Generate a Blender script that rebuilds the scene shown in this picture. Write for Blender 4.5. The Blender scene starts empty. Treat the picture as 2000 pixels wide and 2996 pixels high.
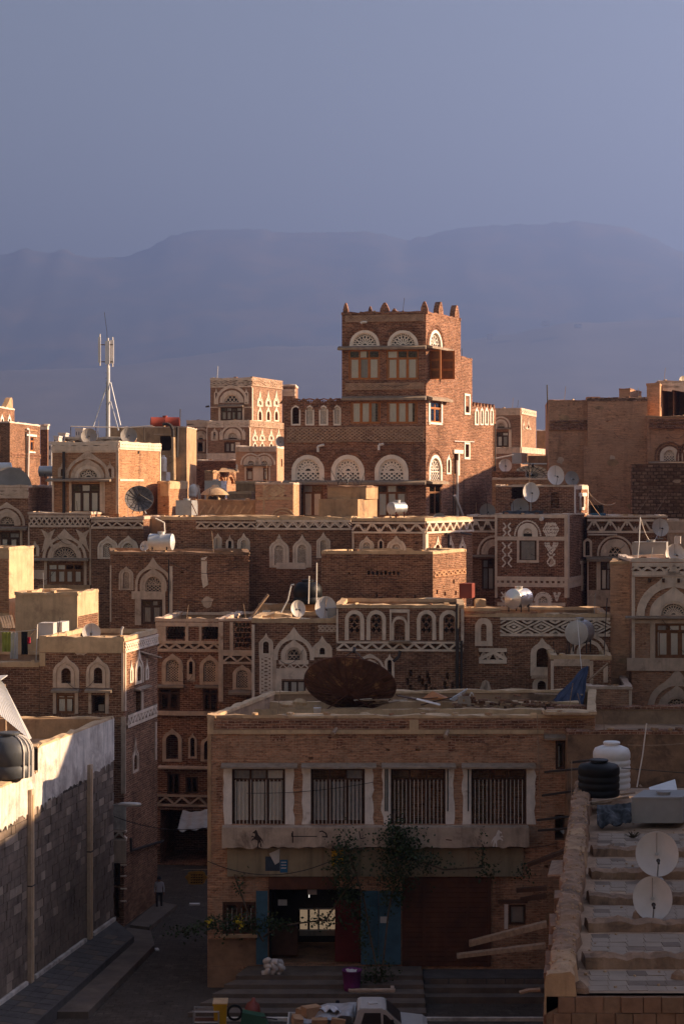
import bpy, math, random
from mathutils import Vector as V
import numpy as np
random.seed(7)
R = math.radians
SC = bpy.context.scene
COL = SC.collection

# ------------------------------------------------------------------ camera
# photograph is 2000 x 2996; focal length 5500 photo pixels, eye 20 m above the street
FPX, CZ, HY = 5500.0, 20.0, 1440.0
cam = bpy.data.objects.new('camera', bpy.data.cameras.new('camera'))
COL.objects.link(cam)
cam.location = (0, 0, CZ)
cam.rotation_euler = (R(90), 0, 0)
cam.data.sensor_fit = 'VERTICAL'
cam.data.sensor_height = 36.0
cam.data.lens = 36.0 * FPX / 2996.0
cam.data.shift_y = -(1498.0 - HY) / 2996.0
cam.data.clip_start = 0.5
cam.data.clip_end = 60000
SC.camera = cam

# ------------------------------------------------------------------ sky and sun
SUN_EL, SUN_AZ = 22.0, 4.0          # azimuth: 0 = due right (+X), positive = behind the houses
wd = bpy.data.worlds.new('World'); SC.world = wd; wd.use_nodes = True
nt = wd.node_tree; nt.nodes.clear()
sky = nt.nodes.new('ShaderNodeTexSky'); sky.sky_type = 'NISHITA'; sky.sun_disc = False
sky.sun_elevation = R(SUN_EL); sky.sun_rotation = R(90 - SUN_AZ)
sky.altitude = 2200; sky.air_density = 1.6; sky.dust_density = 5.0; sky.ozone_density = 2.0
tint = nt.nodes.new('ShaderNodeMix'); tint.data_type = 'RGBA'; tint.blend_type = 'MULTIPLY'
tint.inputs[0].default_value = 1.0
tint.inputs[7].default_value = (.62, .445, .33, 1)
bg = nt.nodes.new('ShaderNodeBackground'); bg.inputs[1].default_value = 0.05
wo = nt.nodes.new('ShaderNodeOutputWorld')
nt.links.new(sky.outputs[0], tint.inputs[6]); nt.links.new(tint.outputs[2], bg.inputs[0]); nt.links.new(bg.outputs[0], wo.inputs[0])
sl = bpy.data.lights.new('sun', 'SUN'); sl.energy = 5.0; sl.angle = R(0.53); sl.color = (1.0, 0.72, 0.45)
sun = bpy.data.objects.new('sun', sl); COL.objects.link(sun)
sun.location = (40, 60, 60)
_d = V((math.cos(R(SUN_AZ)) * math.cos(R(SUN_EL)), math.sin(R(SUN_AZ)) * math.cos(R(SUN_EL)), math.sin(R(SUN_EL))))
sun.rotation_euler = _d.to_track_quat('Z', 'Y').to_euler()
vs = SC.view_settings
vs.view_transform = 'Standard'; vs.look = 'None'; vs.gamma = 1.0; vs.exposure = 2.36; vs.use_curve_mapping = False
SC.render.engine = 'CYCLES'
cy = SC.cycles
cy.use_denoising = True; cy.max_bounces = 5; cy.diffuse_bounces = 3; cy.glossy_bounces = 2; cy.transmission_bounces = 3
cy.transparent_max_bounces = 8; cy.volume_bounces = 0; cy.caustics_reflective = False; cy.caustics_refractive = False
cy.sample_clamp_indirect = 4.0

# ------------------------------------------------------------------ materials
MATS = {}
def _new(name):
    m = bpy.data.materials.new(name); m.use_nodes = True
    n = m.node_tree.nodes; n.clear()
    o = n.new('ShaderNodeOutputMaterial'); p = n.new('ShaderNodeBsdfPrincipled')
    m.node_tree.links.new(p.outputs[0], o.inputs[0])
    MATS[name] = m
    return m, n, m.node_tree.links, p
def _noise(n, l, scale, detail=4, rough=.6, vec=None, dist=0.0):
    t = n.new('ShaderNodeTexNoise'); t.inputs['Scale'].default_value = scale
    t.inputs['Detail'].default_value = detail; t.inputs['Roughness'].default_value = rough
    t.inputs['Distortion'].default_value = dist
    if vec is not None: l.new(vec, t.inputs['Vector'])
    return t.outputs[0]
def _ramp(n, l, src, a, b):
    t = n.new('ShaderNodeMapRange'); t.inputs[1].default_value = a; t.inputs[2].default_value = b
    l.new(src, t.inputs[0]); return t.outputs[0]
def _mix(n, l, fac, a, b, mode='MIX'):
    t = n.new('ShaderNodeMix'); t.data_type = 'RGBA'; t.blend_type = mode
    for s, x in ((0, fac), (6, a), (7, b)):
        if isinstance(x, (int, float)): t.inputs[s].default_value = x
        elif isinstance(x, tuple): t.inputs[s].default_value = (*x[:3], 1)
        else: l.new(x, t.inputs[s])
    return t.outputs[2]
def _pos(n): return n.new('ShaderNodeNewGeometry').outputs['Position']
def _stretch(n, l, v, s):
    t = n.new('ShaderNodeMapping'); t.inputs['Scale'].default_value = s; l.new(v, t.inputs[0]); return t.outputs[0]
def _bump(n, l, h, p, st, dist=.03):
    t = n.new('ShaderNodeBump'); t.inputs['Strength'].default_value = st; t.inputs['Distance'].default_value = dist
    l.new(h, t.inputs['Height']); l.new(t.outputs[0], p.inputs['Normal'])
def mat(name, col, rough=.9, var=.3, ns=1.3, col2=None, c2=(.5, .7), bump=.35, bs=14, metal=0.0, spec=.25, streak=0.0, smooth=False):
    """weathered plain surface: mottled colour, an optional second colour in patches, vertical streaks, fine relief"""
    m, n, l, p = _new(name)
    P = _pos(n)
    a = tuple(max(0, c * (1 - var)) for c in col); b = tuple(c * (1 + var) for c in col)
    c = _mix(n, l, _ramp(n, l, _noise(n, l, ns, 6, .65, P), .3, .7), a, b)
    if col2: c = _mix(n, l, _ramp(n, l, _noise(n, l, ns * .55, 7, .7, P, .4), *c2), c, col2)
    if streak:
        s = _noise(n, l, 3.0, 4, .6, _stretch(n, l, P, (1, 1, .12)))
        k = n.new('ShaderNodeMath'); k.operation = 'MULTIPLY'; k.inputs[1].default_value = streak
        l.new(_ramp(n, l, s, .5, .75), k.inputs[0])
        c = _mix(n, l, k.outputs[0], c, tuple(x * .35 for x in col))
    l.new(c, p.inputs['Base Color'])
    p.inputs['Roughness'].default_value = rough; p.inputs['Metallic'].default_value = metal
    p.inputs['Specular IOR Level'].default_value = spec
    if bump: _bump(n, l, _noise(n, l, bs, 5, .6, P), p, bump)
    return m
def brick(name, c1, c2, mort, rw=.3, rh=.105, ms=.016, wash=None, wa=(.55, .75), soot=(.04, .022, .016), sa=(.56, .78), bump=.7, tone=.35):
    """coursed burnt brick with uneven bricks, sooty patches and an optional lime wash worn to patches"""
    m, n, l, p = _new(name)
    tc = n.new('ShaderNodeTexCoord').outputs['UV']; P = _pos(n)
    wob = n.new('ShaderNodeVectorMath'); wob.operation = 'MULTIPLY_ADD'
    nz = n.new('ShaderNodeTexNoise'); nz.inputs['Scale'].default_value = .9; l.new(P, nz.inputs['Vector'])
    l.new(nz.outputs[1], wob.inputs[0]); wob.inputs[1].default_value = (.10, .10, 0); l.new(tc, wob.inputs[2])
    bt = n.new('ShaderNodeTexBrick'); l.new(wob.outputs[0], bt.inputs['Vector'])
    bt.inputs['Scale'].default_value = 1; bt.inputs['Brick Width'].default_value = rw; bt.inputs['Row Height'].default_value = rh
    bt.inputs['Mortar Size'].default_value = ms; bt.inputs['Mortar Smooth'].default_value = .35; bt.inputs['Bias'].default_value = -.1
    bt.inputs['Color1'].default_value = (*c1, 1); bt.inputs['Color2'].default_value = (*c2, 1); bt.inputs['Mortar'].default_value = (*mort, 1)
    c = bt.outputs[0]
    t = _ramp(n, l, _noise(n, l, .55, 6, .7, P), .25, .75)
    c = _mix(n, l, 1.0, c, _mix(n, l, t, (1 - tone,) * 3, (1 + tone,) * 3), 'MULTIPLY')
    cv = _ramp(n, l, _noise(n, l, 1.5, 3, .8, _stretch(n, l, P, (.8, .8, 9))), .3, .7)
    c = _mix(n, l, 1.0, c, _mix(n, l, cv, (.58, .56, .54), (1.38, 1.36, 1.34)), 'MULTIPLY')
    sp = _ramp(n, l, _noise(n, l, 4.2, 3, .75, _stretch(n, l, P, (1, 1, 2.6))), .52, .66)
    k = n.new('ShaderNodeMath'); k.operation = 'MULTIPLY'; k.inputs[1].default_value = .6; l.new(sp, k.inputs[0])
    c = _mix(n, l, k.outputs[0], c, soot)
    hl = _ramp(n, l, _noise(n, l, 5.0, 3, .75, _stretch(n, l, P, (1, 1, 2.4))), .56, .7)
    kh = n.new('ShaderNodeMath'); kh.operation = 'MULTIPLY'; kh.inputs[1].default_value = .45; l.new(hl, kh.inputs[0])
    c = _mix(n, l, kh.outputs[0], c, mort)
    so = _ramp(n, l, _noise(n, l, .42, 7, .72, _stretch(n, l, P, (1, 1, .6)), .5), *sa)
    k2 = n.new('ShaderNodeMath'); k2.operation = 'MULTIPLY'; k2.inputs[1].default_value = .7; l.new(so, k2.inputs[0])
    c = _mix(n, l, k2.outputs[0], c, soot)
    vs_ = _ramp(n, l, _noise(n, l, 1.6, 5, .65, _stretch(n, l, P, (1, 1, .1))), .56, .74)
    kv = n.new('ShaderNodeMath'); kv.operation = 'MULTIPLY'; kv.inputs[1].default_value = .5; l.new(vs_, kv.inputs[0])
    c = _mix(n, l, kv.outputs[0], c, soot)
    if wash: c = _mix(n, l, _ramp(n, l, _noise(n, l, .8, 8, .75, P, .6), *wa), c, wash)
    l.new(c, p.inputs['Base Color']); p.inputs['Roughness'].default_value = .95; p.inputs['Specular IOR Level'].default_value = .12
    add = n.new('ShaderNodeMath'); add.operation = 'ADD'
    g = n.new('ShaderNodeMath'); g.operation = 'MULTIPLY'; g.inputs[1].default_value = -1.0; l.new(bt.outputs[1], g.inputs[0])
    l.new(g.outputs[0], add.inputs[0]); l.new(_noise(n, l, 9, 4, .6, P), add.inputs[1])
    _bump(n, l, add.outputs[0], p, bump, .03)
    return m
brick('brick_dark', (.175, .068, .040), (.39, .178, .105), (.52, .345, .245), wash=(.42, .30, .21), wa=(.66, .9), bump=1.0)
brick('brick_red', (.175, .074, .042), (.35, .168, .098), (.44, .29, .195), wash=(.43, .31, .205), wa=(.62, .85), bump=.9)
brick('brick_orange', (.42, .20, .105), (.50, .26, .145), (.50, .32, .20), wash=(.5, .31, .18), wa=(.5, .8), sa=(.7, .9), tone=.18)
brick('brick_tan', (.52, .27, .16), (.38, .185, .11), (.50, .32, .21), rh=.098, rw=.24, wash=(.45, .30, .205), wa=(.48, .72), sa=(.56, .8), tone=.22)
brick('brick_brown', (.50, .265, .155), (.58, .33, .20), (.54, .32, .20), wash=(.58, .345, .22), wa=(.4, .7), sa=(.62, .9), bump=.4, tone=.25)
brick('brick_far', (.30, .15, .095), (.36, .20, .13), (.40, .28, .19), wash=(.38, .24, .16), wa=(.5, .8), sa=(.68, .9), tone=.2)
mat('brick_frieze', (.40, .26, .175), var=.3, ns=3, col2=(.22, .12, .08), c2=(.55, .72), bump=.6)
brick('rubble', (.24, .135, .09), (.52, .34, .24), (.20, .12, .08), rw=.42, rh=.26, ms=.05, bump=1.0, tone=.45)
mat('mud', (.46, .29, .165), var=.25, ns=1.1, col2=(.24, .145, .09), c2=(.52, .66), streak=.5, bump=.5, bs=9)
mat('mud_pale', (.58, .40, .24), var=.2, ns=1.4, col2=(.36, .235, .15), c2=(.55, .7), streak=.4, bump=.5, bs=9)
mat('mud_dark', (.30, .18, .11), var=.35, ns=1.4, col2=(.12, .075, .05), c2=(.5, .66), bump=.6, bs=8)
mat('lime', (.60, .445, .335), var=.2, ns=2.0, col2=(.30, .20, .135), c2=(.56, .72), streak=.45, bump=.3)
mat('lime_pale', (.74, .585, .46), var=.16, ns=2.0, col2=(.40, .29, .22), c2=(.58, .75), streak=.35, bump=.3)
mat('gypsum', (.86, .75, .645), var=.12, ns=2.5, col2=(.55, .45, .37), c2=(.6, .8), streak=.25, bump=.2)
mat('whitewash', (.70, .63, .56), var=.22, ns=1.3, col2=(.40, .335, .29), c2=(.47, .63), streak=.7, bump=.5, bs=7)
mat('paint_white', (.80, .71, .64), var=.12, ns=3, col2=(.45, .36, .29), c2=(.6, .72), streak=.3, bump=.25)
mat('concrete', (.44, .36, .29), var=.2, ns=1.2, col2=(.22, .18, .15), c2=(.52, .68), streak=.5, bump=.4)
mat('fascia', (.33, .26, .17), var=.16, ns=1.2, col2=(.20, .12, .075), c2=(.58, .70), streak=.7, bump=.2)
mat('roof_mud', (.40, .265, .17), var=.3, ns=.9, col2=(.19, .125, .085), c2=(.5, .66), bump=.5, bs=6)
mat('block', (.205, .152, .118), var=.35, ns=1.0, col2=(.095, .07, .054), c2=(.5, .68), bump=.6, bs=9, streak=.25)
mat('block_pale', (.34, .26, .20), var=.3, ns=1.2, bump=.5)
mat('stone_wall', (.24, .145, .09), var=.35, ns=1.6, col2=(.12, .07, .045), c2=(.5, .66), bump=.8, bs=6)
mat('tile_dirty', (.21, .15, .11), var=.25, ns=1.4, col2=(.18, .13, .10), c2=(.5, .66), bump=.25)
mat('concrete_stained', (.50, .38, .29), var=.25, ns=1.3, col2=(.17, .115, .085), c2=(.52, .66), streak=.7, bump=.4)
mat('mortar_dark', (.07, .055, .045), var=.3, ns=2)
mat('stone_orange', (.25, .142, .088), var=.3, ns=2.2, col2=(.18, .10, .065), c2=(.52, .66), bump=.8, bs=7)
mat('tile', (.34, .255, .19), var=.14, ns=1.4, col2=(.27, .21, .17), c2=(.55, .70), bump=.2)
mat('paver', (.15, .118, .095), var=.3, ns=1.2, col2=(.12, .10, .09), c2=(.5, .66), bump=.3)
mat('paver_dark', (.10, .09, .085), var=.3, ns=1.5, bump=.3)
brick('asphalt', (.11, .092, .077), (.085, .07, .06), (.055, .045, .038), rw=.55, rh=.36, ms=.02, wash=(.08, .065, .054), wa=(.4, .62), bump=.4, tone=.3)
mat('wood', (.21, .09, .038), rough=.6, var=.3, ns=5, bump=.2, streak=.3)
mat('wood_dark', (.085, .042, .026), rough=.65, var=.3, ns=5, bump=.2)
mat('wood_orange', (.42, .155, .045), rough=.55, var=.2, ns=5, bump=.2)
mat('duct_wood', (.55, .40, .285), rough=.8, var=.2, ns=3, streak=.4, bump=.3)
mat('plank', (.34, .235, .16), rough=.8, var=.35, ns=4, bump=.4)
mat('slate', (.30, .225, .165), rough=.8, var=.3, ns=3, col2=(.34, .28, .23), c2=(.55, .7), bump=.3)
mat('curtain', (.90, .84, .77), var=.07, ns=2.5, bump=.35, bs=3)
mat('curtain_grey', (.40, .38, .38), var=.2, ns=2.5, bump=.35, bs=3)
mat('dish_white', (.62, .56, .52), rough=.45, var=.08, ns=1.5, col2=(.48, .40, .34), c2=(.6, .8), bump=.05, spec=.4)
mat('dish_grey', (.27, .24, .22), rough=.5, var=.12, ns=2, bump=.05, spec=.4)
mat('dish_mesh', (.14, .125, .125), rough=.6, var=.15, ns=3, bump=.3, bs=60)
mat('dish_cream', (.50, .41, .30), rough=.6, var=.12, ns=2, bump=.1)
mat('rust', (.10, .045, .022), rough=.8, var=.6, ns=2.6, col2=(.36, .20, .085), c2=(.54, .64), bump=.5, bs=9)
mat('rust_sheet', (.12, .048, .027), rough=.8, var=.25, ns=1.2, col2=(.075, .035, .024), c2=(.5, .66), bump=.2, streak=.5)
mat('steel', (.72, .69, .66), rough=.34, var=.06, ns=2, bump=.02, metal=.75)
mat('steel_dull', (.42, .42, .43), rough=.5, var=.15, ns=2, bump=.08, metal=.7)
mat('galvanised', (.62, .61, .60), rough=.45, var=.08, ns=2, bump=.05, metal=.35)
mat('pipe_white', (.70, .64, .58), rough=.5, var=.08, ns=3, bump=.05)
mat('pipe_dark', (.05, .04, .037), rough=.6, var=.2, ns=3, bump=.1)
mat('cable', (.035, .03, .03), rough=.6, var=.2, ns=3, bump=0)
mat('red_paint', (.26, .05, .03), rough=.5, var=.15, ns=2, bump=.05)
mat('red_brown', (.22, .055, .04), rough=.5, var=.2, ns=2, bump=.05)
mat('red_door', (.115, .018, .016), rough=.6, var=.25, ns=2, bump=.1)
mat('blue_door', (.06, .135, .19), rough=.6, var=.2, ns=2, col2=(.04, .09, .13), c2=(.55, .72), bump=.15)
mat('tank_black', (.008, .008, .008), rough=.5, var=.2, ns=2, bump=.03, spec=.2)
mat('tank_grey', (.075, .078, .085), rough=.45, var=.15, ns=2, bump=.05, spec=.4)
mat('tank_white', (.74, .70, .67), rough=.4, var=.06, ns=1.5, bump=.03, spec=.4)
mat('tarp_blue', (.018, .028, .062), rough=.6, var=.3, ns=2, bump=.4, bs=3)
mat('plastic_black', (.014, .014, .014), rough=.45, var=.3, ns=3, bump=.5, bs=5, spec=.3)
mat('plastic_blue', (.02, .10, .26), rough=.4, var=.1, ns=2, bump=.05)
mat('plastic_purple', (.16, .03, .135), rough=.5, var=.12, ns=2, bump=.05)
mat('plastic_yellow', (.55, .31, .02), rough=.5, var=.15, ns=2, col2=(.3, .17, .03), c2=(.6, .75), bump=.08)
mat('plastic_clear', (.62, .56, .52), rough=.35, var=.1, ns=4, bump=.2, bs=8, spec=.5)
mat('cloth_green', (.26, .28, .055), var=.15, ns=3, bump=.5, bs=4)
mat('cloth_grey', (.46, .44, .44), var=.12, ns=3, bump=.5, bs=4)
mat('cloth_red', (.42, .022, .05), var=.15, ns=3, bump=.4, bs=4)
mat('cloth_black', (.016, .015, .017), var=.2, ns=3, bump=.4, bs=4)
mat('cloth_white', (.62, .60, .60), var=.1, ns=4, bump=.4, bs=6)
mat('skin', (.22, .12, .08), rough=.6, var=.08, bump=0)
mat('box_grey', (.30, .285, .275), rough=.6, var=.12, ns=1.5, bump=.1)
mat('cloth_awning', (.34, .31, .28), var=.2, ns=2, bump=.4, bs=4)
mat('sign_yellow', (.36, .19, .04), var=.25, ns=3, bump=.1)
mat('cardboard', (.42, .25, .14), var=.15, ns=3, bump=.2)
mat('sheet_plastic', (.38, .38, .39), rough=.35, var=.15, ns=4, bump=.8, bs=5, spec=.5)
mat('truck_paint', (.55, .51, .47), rough=.4, var=.08, ns=3, bump=.03, spec=.5)
mat('rubber', (.02, .02, .02), rough=.8, var=.2, bump=.1)
mat('bin_green', (.035, .10, .06), rough=.5, var=.15, ns=3, bump=.05)
mat('leaf', (.032, .052, .017), rough=.6, var=.45, ns=4, bump=0, spec=.3)
mat('flower', (.55, .40, .03), var=.2, ns=5, bump=0)
mat('stem', (.10, .07, .045), var=.3, ns=6, bump=.3)
mat('paper_yellow', (.62, .36, .02), var=.06, ns=4, bump=0)
mat('paper_blue', (.03, .13, .26), var=.1, ns=4, bump=0)
mat('paper_navy', (.05, .065, .09), var=.2, ns=4, bump=0)
mat('paper_white', (.60, .57, .55), var=.08, ns=4, bump=0)
mat('ink', (.02, .018, .016), var=.1, bump=0)
mat('stain_ink', (.045, .03, .024), var=.3, bump=0)
mat('soil', (.05, .038, .028), var=.3, ns=4)
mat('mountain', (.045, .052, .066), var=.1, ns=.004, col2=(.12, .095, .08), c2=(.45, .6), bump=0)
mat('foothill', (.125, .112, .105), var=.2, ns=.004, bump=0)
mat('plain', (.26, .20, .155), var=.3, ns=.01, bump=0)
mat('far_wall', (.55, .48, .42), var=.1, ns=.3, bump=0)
def glassmat():
    m, n, l, p = _new('glass')
    o = [x for x in n if x.type == 'OUTPUT_MATERIAL'][0]
    tr = n.new('ShaderNodeBsdfTransparent'); tr.inputs[0].default_value = (.99, .99, .99, 1)
    gl = n.new('ShaderNodeBsdfGlossy'); gl.inputs['Roughness'].default_value = .06; gl.inputs[0].default_value = (.7, .7, .7, 1)
    fr = n.new('ShaderNodeFresnel'); fr.inputs[0].default_value = 1.35
    mx = n.new('ShaderNodeMixShader'); l.new(fr.outputs[0], mx.inputs[0]); l.new(tr.outputs[0], mx.inputs[1]); l.new(gl.outputs[0], mx.inputs[2])
    l.new(mx.outputs[0], o.inputs[0]); n.remove(p)
glassmat()
def emitmat(name, col, st):
    m, n, l, p = _new(name)
    p.inputs['Base Color'].default_value = (*col, 1)
    p.inputs['Emission Color'].default_value = (*col, 1); p.inputs['Emission Strength'].default_value = st
emitmat('lit_room', (.62, .44, .28), .06)
emitmat('lit_tube', (1.0, .95, .85), .25)

# ------------------------------------------------------------------ mesh helpers
JR = random.Random(99)
class MB:
    def __init__(s): s.v = []; s.f = []
    def pts(s, ps):
        b = len(s.v); s.v.extend((p[0], p[1], p[2]) for p in ps); return list(range(b, len(s.v)))
    def q(s, *ps): s.f.append(s.pts(ps)); return s
    def hexa(s, a):                                  # 8 corners: 4 of one end in order, then the 4 opposite
        i = s.pts(a)
        for k in ((0, 1, 2, 3), (7, 6, 5, 4), (0, 4, 5, 1), (1, 5, 6, 2), (2, 6, 7, 3), (3, 7, 4, 0)): s.f.append([i[j] for j in k])
        return s
    def box(s, x0, x1, y0, y1, z0, z1):
        return s.hexa([(x0, y0, z0), (x1, y0, z0), (x1, y0, z1), (x0, y0, z1), (x0, y1, z0), (x1, y1, z0), (x1, y1, z1), (x0, y1, z1)])
    def obox(s, c, sx, sy, sz, rz=0, rx=0, ry=0):    # box centred at c, turned
        from mathutils import Euler
        m = Euler((rx, ry, rz)).to_matrix(); c = V(c)
        k = [(-1, -1, -1), (1, -1, -1), (1, -1, 1), (-1, -1, 1), (-1, 1, -1), (1, 1, -1), (1, 1, 1), (-1, 1, 1)]
        return s.hexa([c + m @ V((a * sx / 2, b * sy / 2, d * sz / 2)) for a, b, d in k])
    def fbox(s, F, u0, u1, z0, z1, d0, d1):
        return s.hexa([F.p(u0, z0, d1), F.p(u1, z0, d1), F.p(u1, z1, d1), F.p(u0, z1, d1), F.p(u0, z0, d0), F.p(u1, z0, d0), F.p(u1, z1, d0), F.p(u0, z1, d0)])
    def prism(s, F, poly, d0, d1, back=False):
        a = s.pts([F.p(u, z, d1) for u, z in poly]); b = s.pts([F.p(u, z, d0) for u, z in poly]); n = len(poly)
        s.f.append(a)
        if back: s.f.append(b[::-1])
        for i in range(n): j = (i + 1) % n; s.f.append([a[i], b[i], b[j], a[j]])
        return s
    def ring(s, F, o, i, d0, d1, closed=False):
        n = len(o); k = n if closed else n - 1
        if len(o) > 8: o = [(u + JR.uniform(-.012, .012), z + JR.uniform(-.012, .012)) for u, z in o]
        a = s.pts([F.p(u, z, d1) for u, z in o]); b = s.pts([F.p(u, z, d1) for u, z in i])
        c = s.pts([F.p(u, z, d0) for u, z in o]); d = s.pts([F.p(u, z, d0) for u, z in i])
        for x in range(k):
            y = (x + 1) % n
            s.f += [[a[x], a[y], b[y], b[x]], [c[x], c[y], a[y], a[x]], [b[x], b[y], d[y], d[x]]]
        if not closed: s.f += [[a[0], b[0], d[0], c[0]], [a[-1], c[-1], d[-1], b[-1]]]
        return s
    def strip(s, F, ps, w, d0, d1):                  # a flat, slightly uneven bar that follows a polyline on a wall
        n = len(ps); L = []; Rr = []; j = min(.02, w * .13)
        ps = [(a + JR.uniform(-j, j), b + JR.uniform(-j, j)) for a, b in ps]; w = w * JR.uniform(.82, 1.15); d1 = d1 + JR.uniform(-.008, .006)
        for k in range(n):
            p = V(ps[k]); a = V(ps[k - 1]) if k else None; b = V(ps[k + 1]) if k < n - 1 else None
            d = (p - a).normalized() if a is not None else (b - p).normalized()
            e = (b - p).normalized() if b is not None else d
            t = d + e
            t = t.normalized() if t.length > 1e-4 else d
            m = V((-t.y, t.x)); c = max(.35, abs(m.dot(V((-d.y, d.x)))))
            L.append(p + m * (w / 2 / c)); Rr.append(p - m * (w / 2 / c))
        return s.ring(F, L, Rr, d0, d1)
    def tube(s, p0, p1, r, n=6, r1=None, cap=True):
        p0 = V(p0); p1 = V(p1); ax = (p1 - p0)
        if ax.length < 1e-6: return s
        ax.normalize(); x = ax.orthogonal().normalized(); y = ax.cross(x); r1 = r if r1 is None else r1
        a = s.pts([p0 + (x * math.cos(6.2832 * k / n) + y * math.sin(6.2832 * k / n)) * r for k in range(n)])
        b = s.pts([p1 + (x * math.cos(6.2832 * k / n) + y * math.sin(6.2832 * k / n)) * r1 for k in range(n)])
        for k in range(n): j = (k + 1) % n; s.f.append([a[k], a[j], b[j], b[k]])
        if cap: s.f += [a[::-1], b]
        return s
    def path(s, ps, r, n=5):
        for a, b in zip(ps, ps[1:]): s.tube(a, b, r, n)
        return s
    def lathe(s, c, ax, prof, n=20, squash=1.0, up=None):   # prof: (radius, height along axis)
        c = V(c); ax = V(ax).normalized(); up = V(up or (0, 0, 1))
        x = up.cross(ax)
        x = x.normalized() if x.length > 1e-3 else V((1, 0, 0)); y = ax.cross(x)
        rows = []
        for r, h in prof:
            if r < 1e-5: rows.append(s.pts([c + ax * h]))
            else: rows.append(s.pts([c + ax * h + (x * math.cos(6.28319 * k / n) + y * (math.sin(6.28319 * k / n) * squash)) * r for k in range(n)]))
        for A, B in zip(rows, rows[1:]):
            for k in range(n):
                j = (k + 1) % n
                if len(A) == 1 and len(B) == 1: continue
                if len(A) == 1: s.f.append([A[0], B[j], B[k]])
                elif len(B) == 1: s.f.append([A[k], A[j], B[0]])
                else: s.f.append([A[k], A[j], B[j], B[k]])
        return s
    def mesh(s, name, m, org=(0, 0, 0), smooth=False):
        me = bpy.data.meshes.new(name); o = V(org)
        co = np.array(s.v, dtype=np.float64).reshape(-1, 3) - np.array(o)
        me.from_pydata(co.tolist(), [], s.f)
        me.materials.append(MATS[m] if isinstance(m, str) else m)
        uv = me.uv_layers.new(name='UV').data
        nl = len(me.loops); vi = np.empty(nl, np.int32); me.loops.foreach_get('vertex_index', vi)
        nf = len(me.polygons); nr = np.empty(nf * 3, np.float32); me.polygons.foreach_get('normal', nr); nr = nr.reshape(-1, 3)
        tot = np.empty(nf, np.int32); me.polygons.foreach_get('loop_total', tot)
        N = np.repeat(nr, tot, axis=0); Pp = (co + np.array(o))[vi]
        t = np.stack([-N[:, 1], N[:, 0]], 1); ln = np.linalg.norm(t, axis=1); fl = np.abs(N[:, 2]) > .75
        t = t / np.maximum(ln, 1e-6)[:, None]
        uu = np.where(fl, Pp[:, 0], (Pp[:, :2] * t).sum(1)); vv = np.where(fl, Pp[:, 1], Pp[:, 2])
        uv.foreach_set('uv', np.stack([uu, vv], 1).astype(np.float32).ravel())
        if smooth: me.polygons.foreach_set('use_smooth', np.ones(nf, bool))
        me.update(); return me
    def build(s, name, m, parent=None, smooth=False):
        org = V((0, 0, 0)); r = parent
        while r is not None: org = org + r.location; r = r.parent
        ob = bpy.data.objects.new(name, s.mesh(name, m, org, smooth)); COL.objects.link(ob)
        ob.parent = parent
        return ob

def thing(name, label, cat, loc=(0, 0, 0), group=None):
    o = bpy.data.objects.new(name, None); COL.objects.link(o); o.location = loc
    o.empty_display_size = .3; o['label'] = label; o['category'] = cat
    if group: o['group'] = group
    return o
def structure(name, mb, m, label=None, smooth=False):
    o = mb.build(name, m, None, smooth); o['kind'] = 'structure'
    if label: o['label'] = label
    return o

# crops of the photograph that measurements were taken in: origin and enlargement
CR = {0: (0, 0, 1), 1: (0, 900, 2.24), 2: (800, 860, 2.24), 3: (1400, 1060, 2.6133), 4: (0, 1480, 2.24), 5: (640, 1440, 1.96), 6: (1400, 1560, 2.6133),
      7: (0, 2060, 2.45), 8: (560, 2020, 1.3067), 9: (560, 2460, 1.4255), 10: (1540, 2120, 2.6804), 11: (450, 1060, 3.4844), 12: (1400, 1180, 3.92),
      13: (600, 1940, 1.3517), 14: (560, 2760, 2.45), 15: (0, 1140, 5.2267), 16: (1640, 1080, 4.3556), 17: (1700, 1480, 5.2267), 18: (0, 1820, 4.6118)}
def px(c, x, y=0): o = CR[c]; return o[0] + x / o[2], o[1] + y / o[2]
def at(c, x, y, Y):                                   # a measured point at distance Y
    a, b = px(c, x, y); return V(((a - 1000) / FPX * Y, Y, CZ - (b - HY) / FPX * Y))
def gx(c, x, Y): a, _ = px(c, x); return V(((a - 1000) / FPX * Y, Y))
def mpp(c, Y): return Y / FPX / CR[c][2]              # metres for one pixel of that crop at distance Y

class Face:                                           # a vertical wall plane, left to right as seen from outside
    def __init__(s, a, b):
        s.a = V(a[:2]); d = V(b[:2]) - s.a; s.L = d.length; s.t = d / s.L; s.n = V((s.t.y, -s.t.x)); s.ops = []
    def p(s, u, z, d=0.0): return V((s.a.x + s.t.x * u + s.n.x * d, s.a.y + s.t.y * u + s.n.y * d, z))
    def uz(s, c, x, y):
        a, b = px(c, x, y); k = (a - 1000) / FPX
        Y = s.a.dot(s.n) / (k * s.n.x + s.n.y); P = V((k * Y, Y))
        return (P - s.a).dot(s.t), CZ - (b - HY) / FPX * Y
    def rect(s, c, x0, y0, x1, y1):
        xm, ym = (x0 + x1) / 2, (y0 + y1) / 2
        return s.uz(c, x0, ym)[0], s.uz(c, x1, ym)[0], s.uz(c, xm, y1)[1], s.uz(c, xm, y0)[1]

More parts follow.
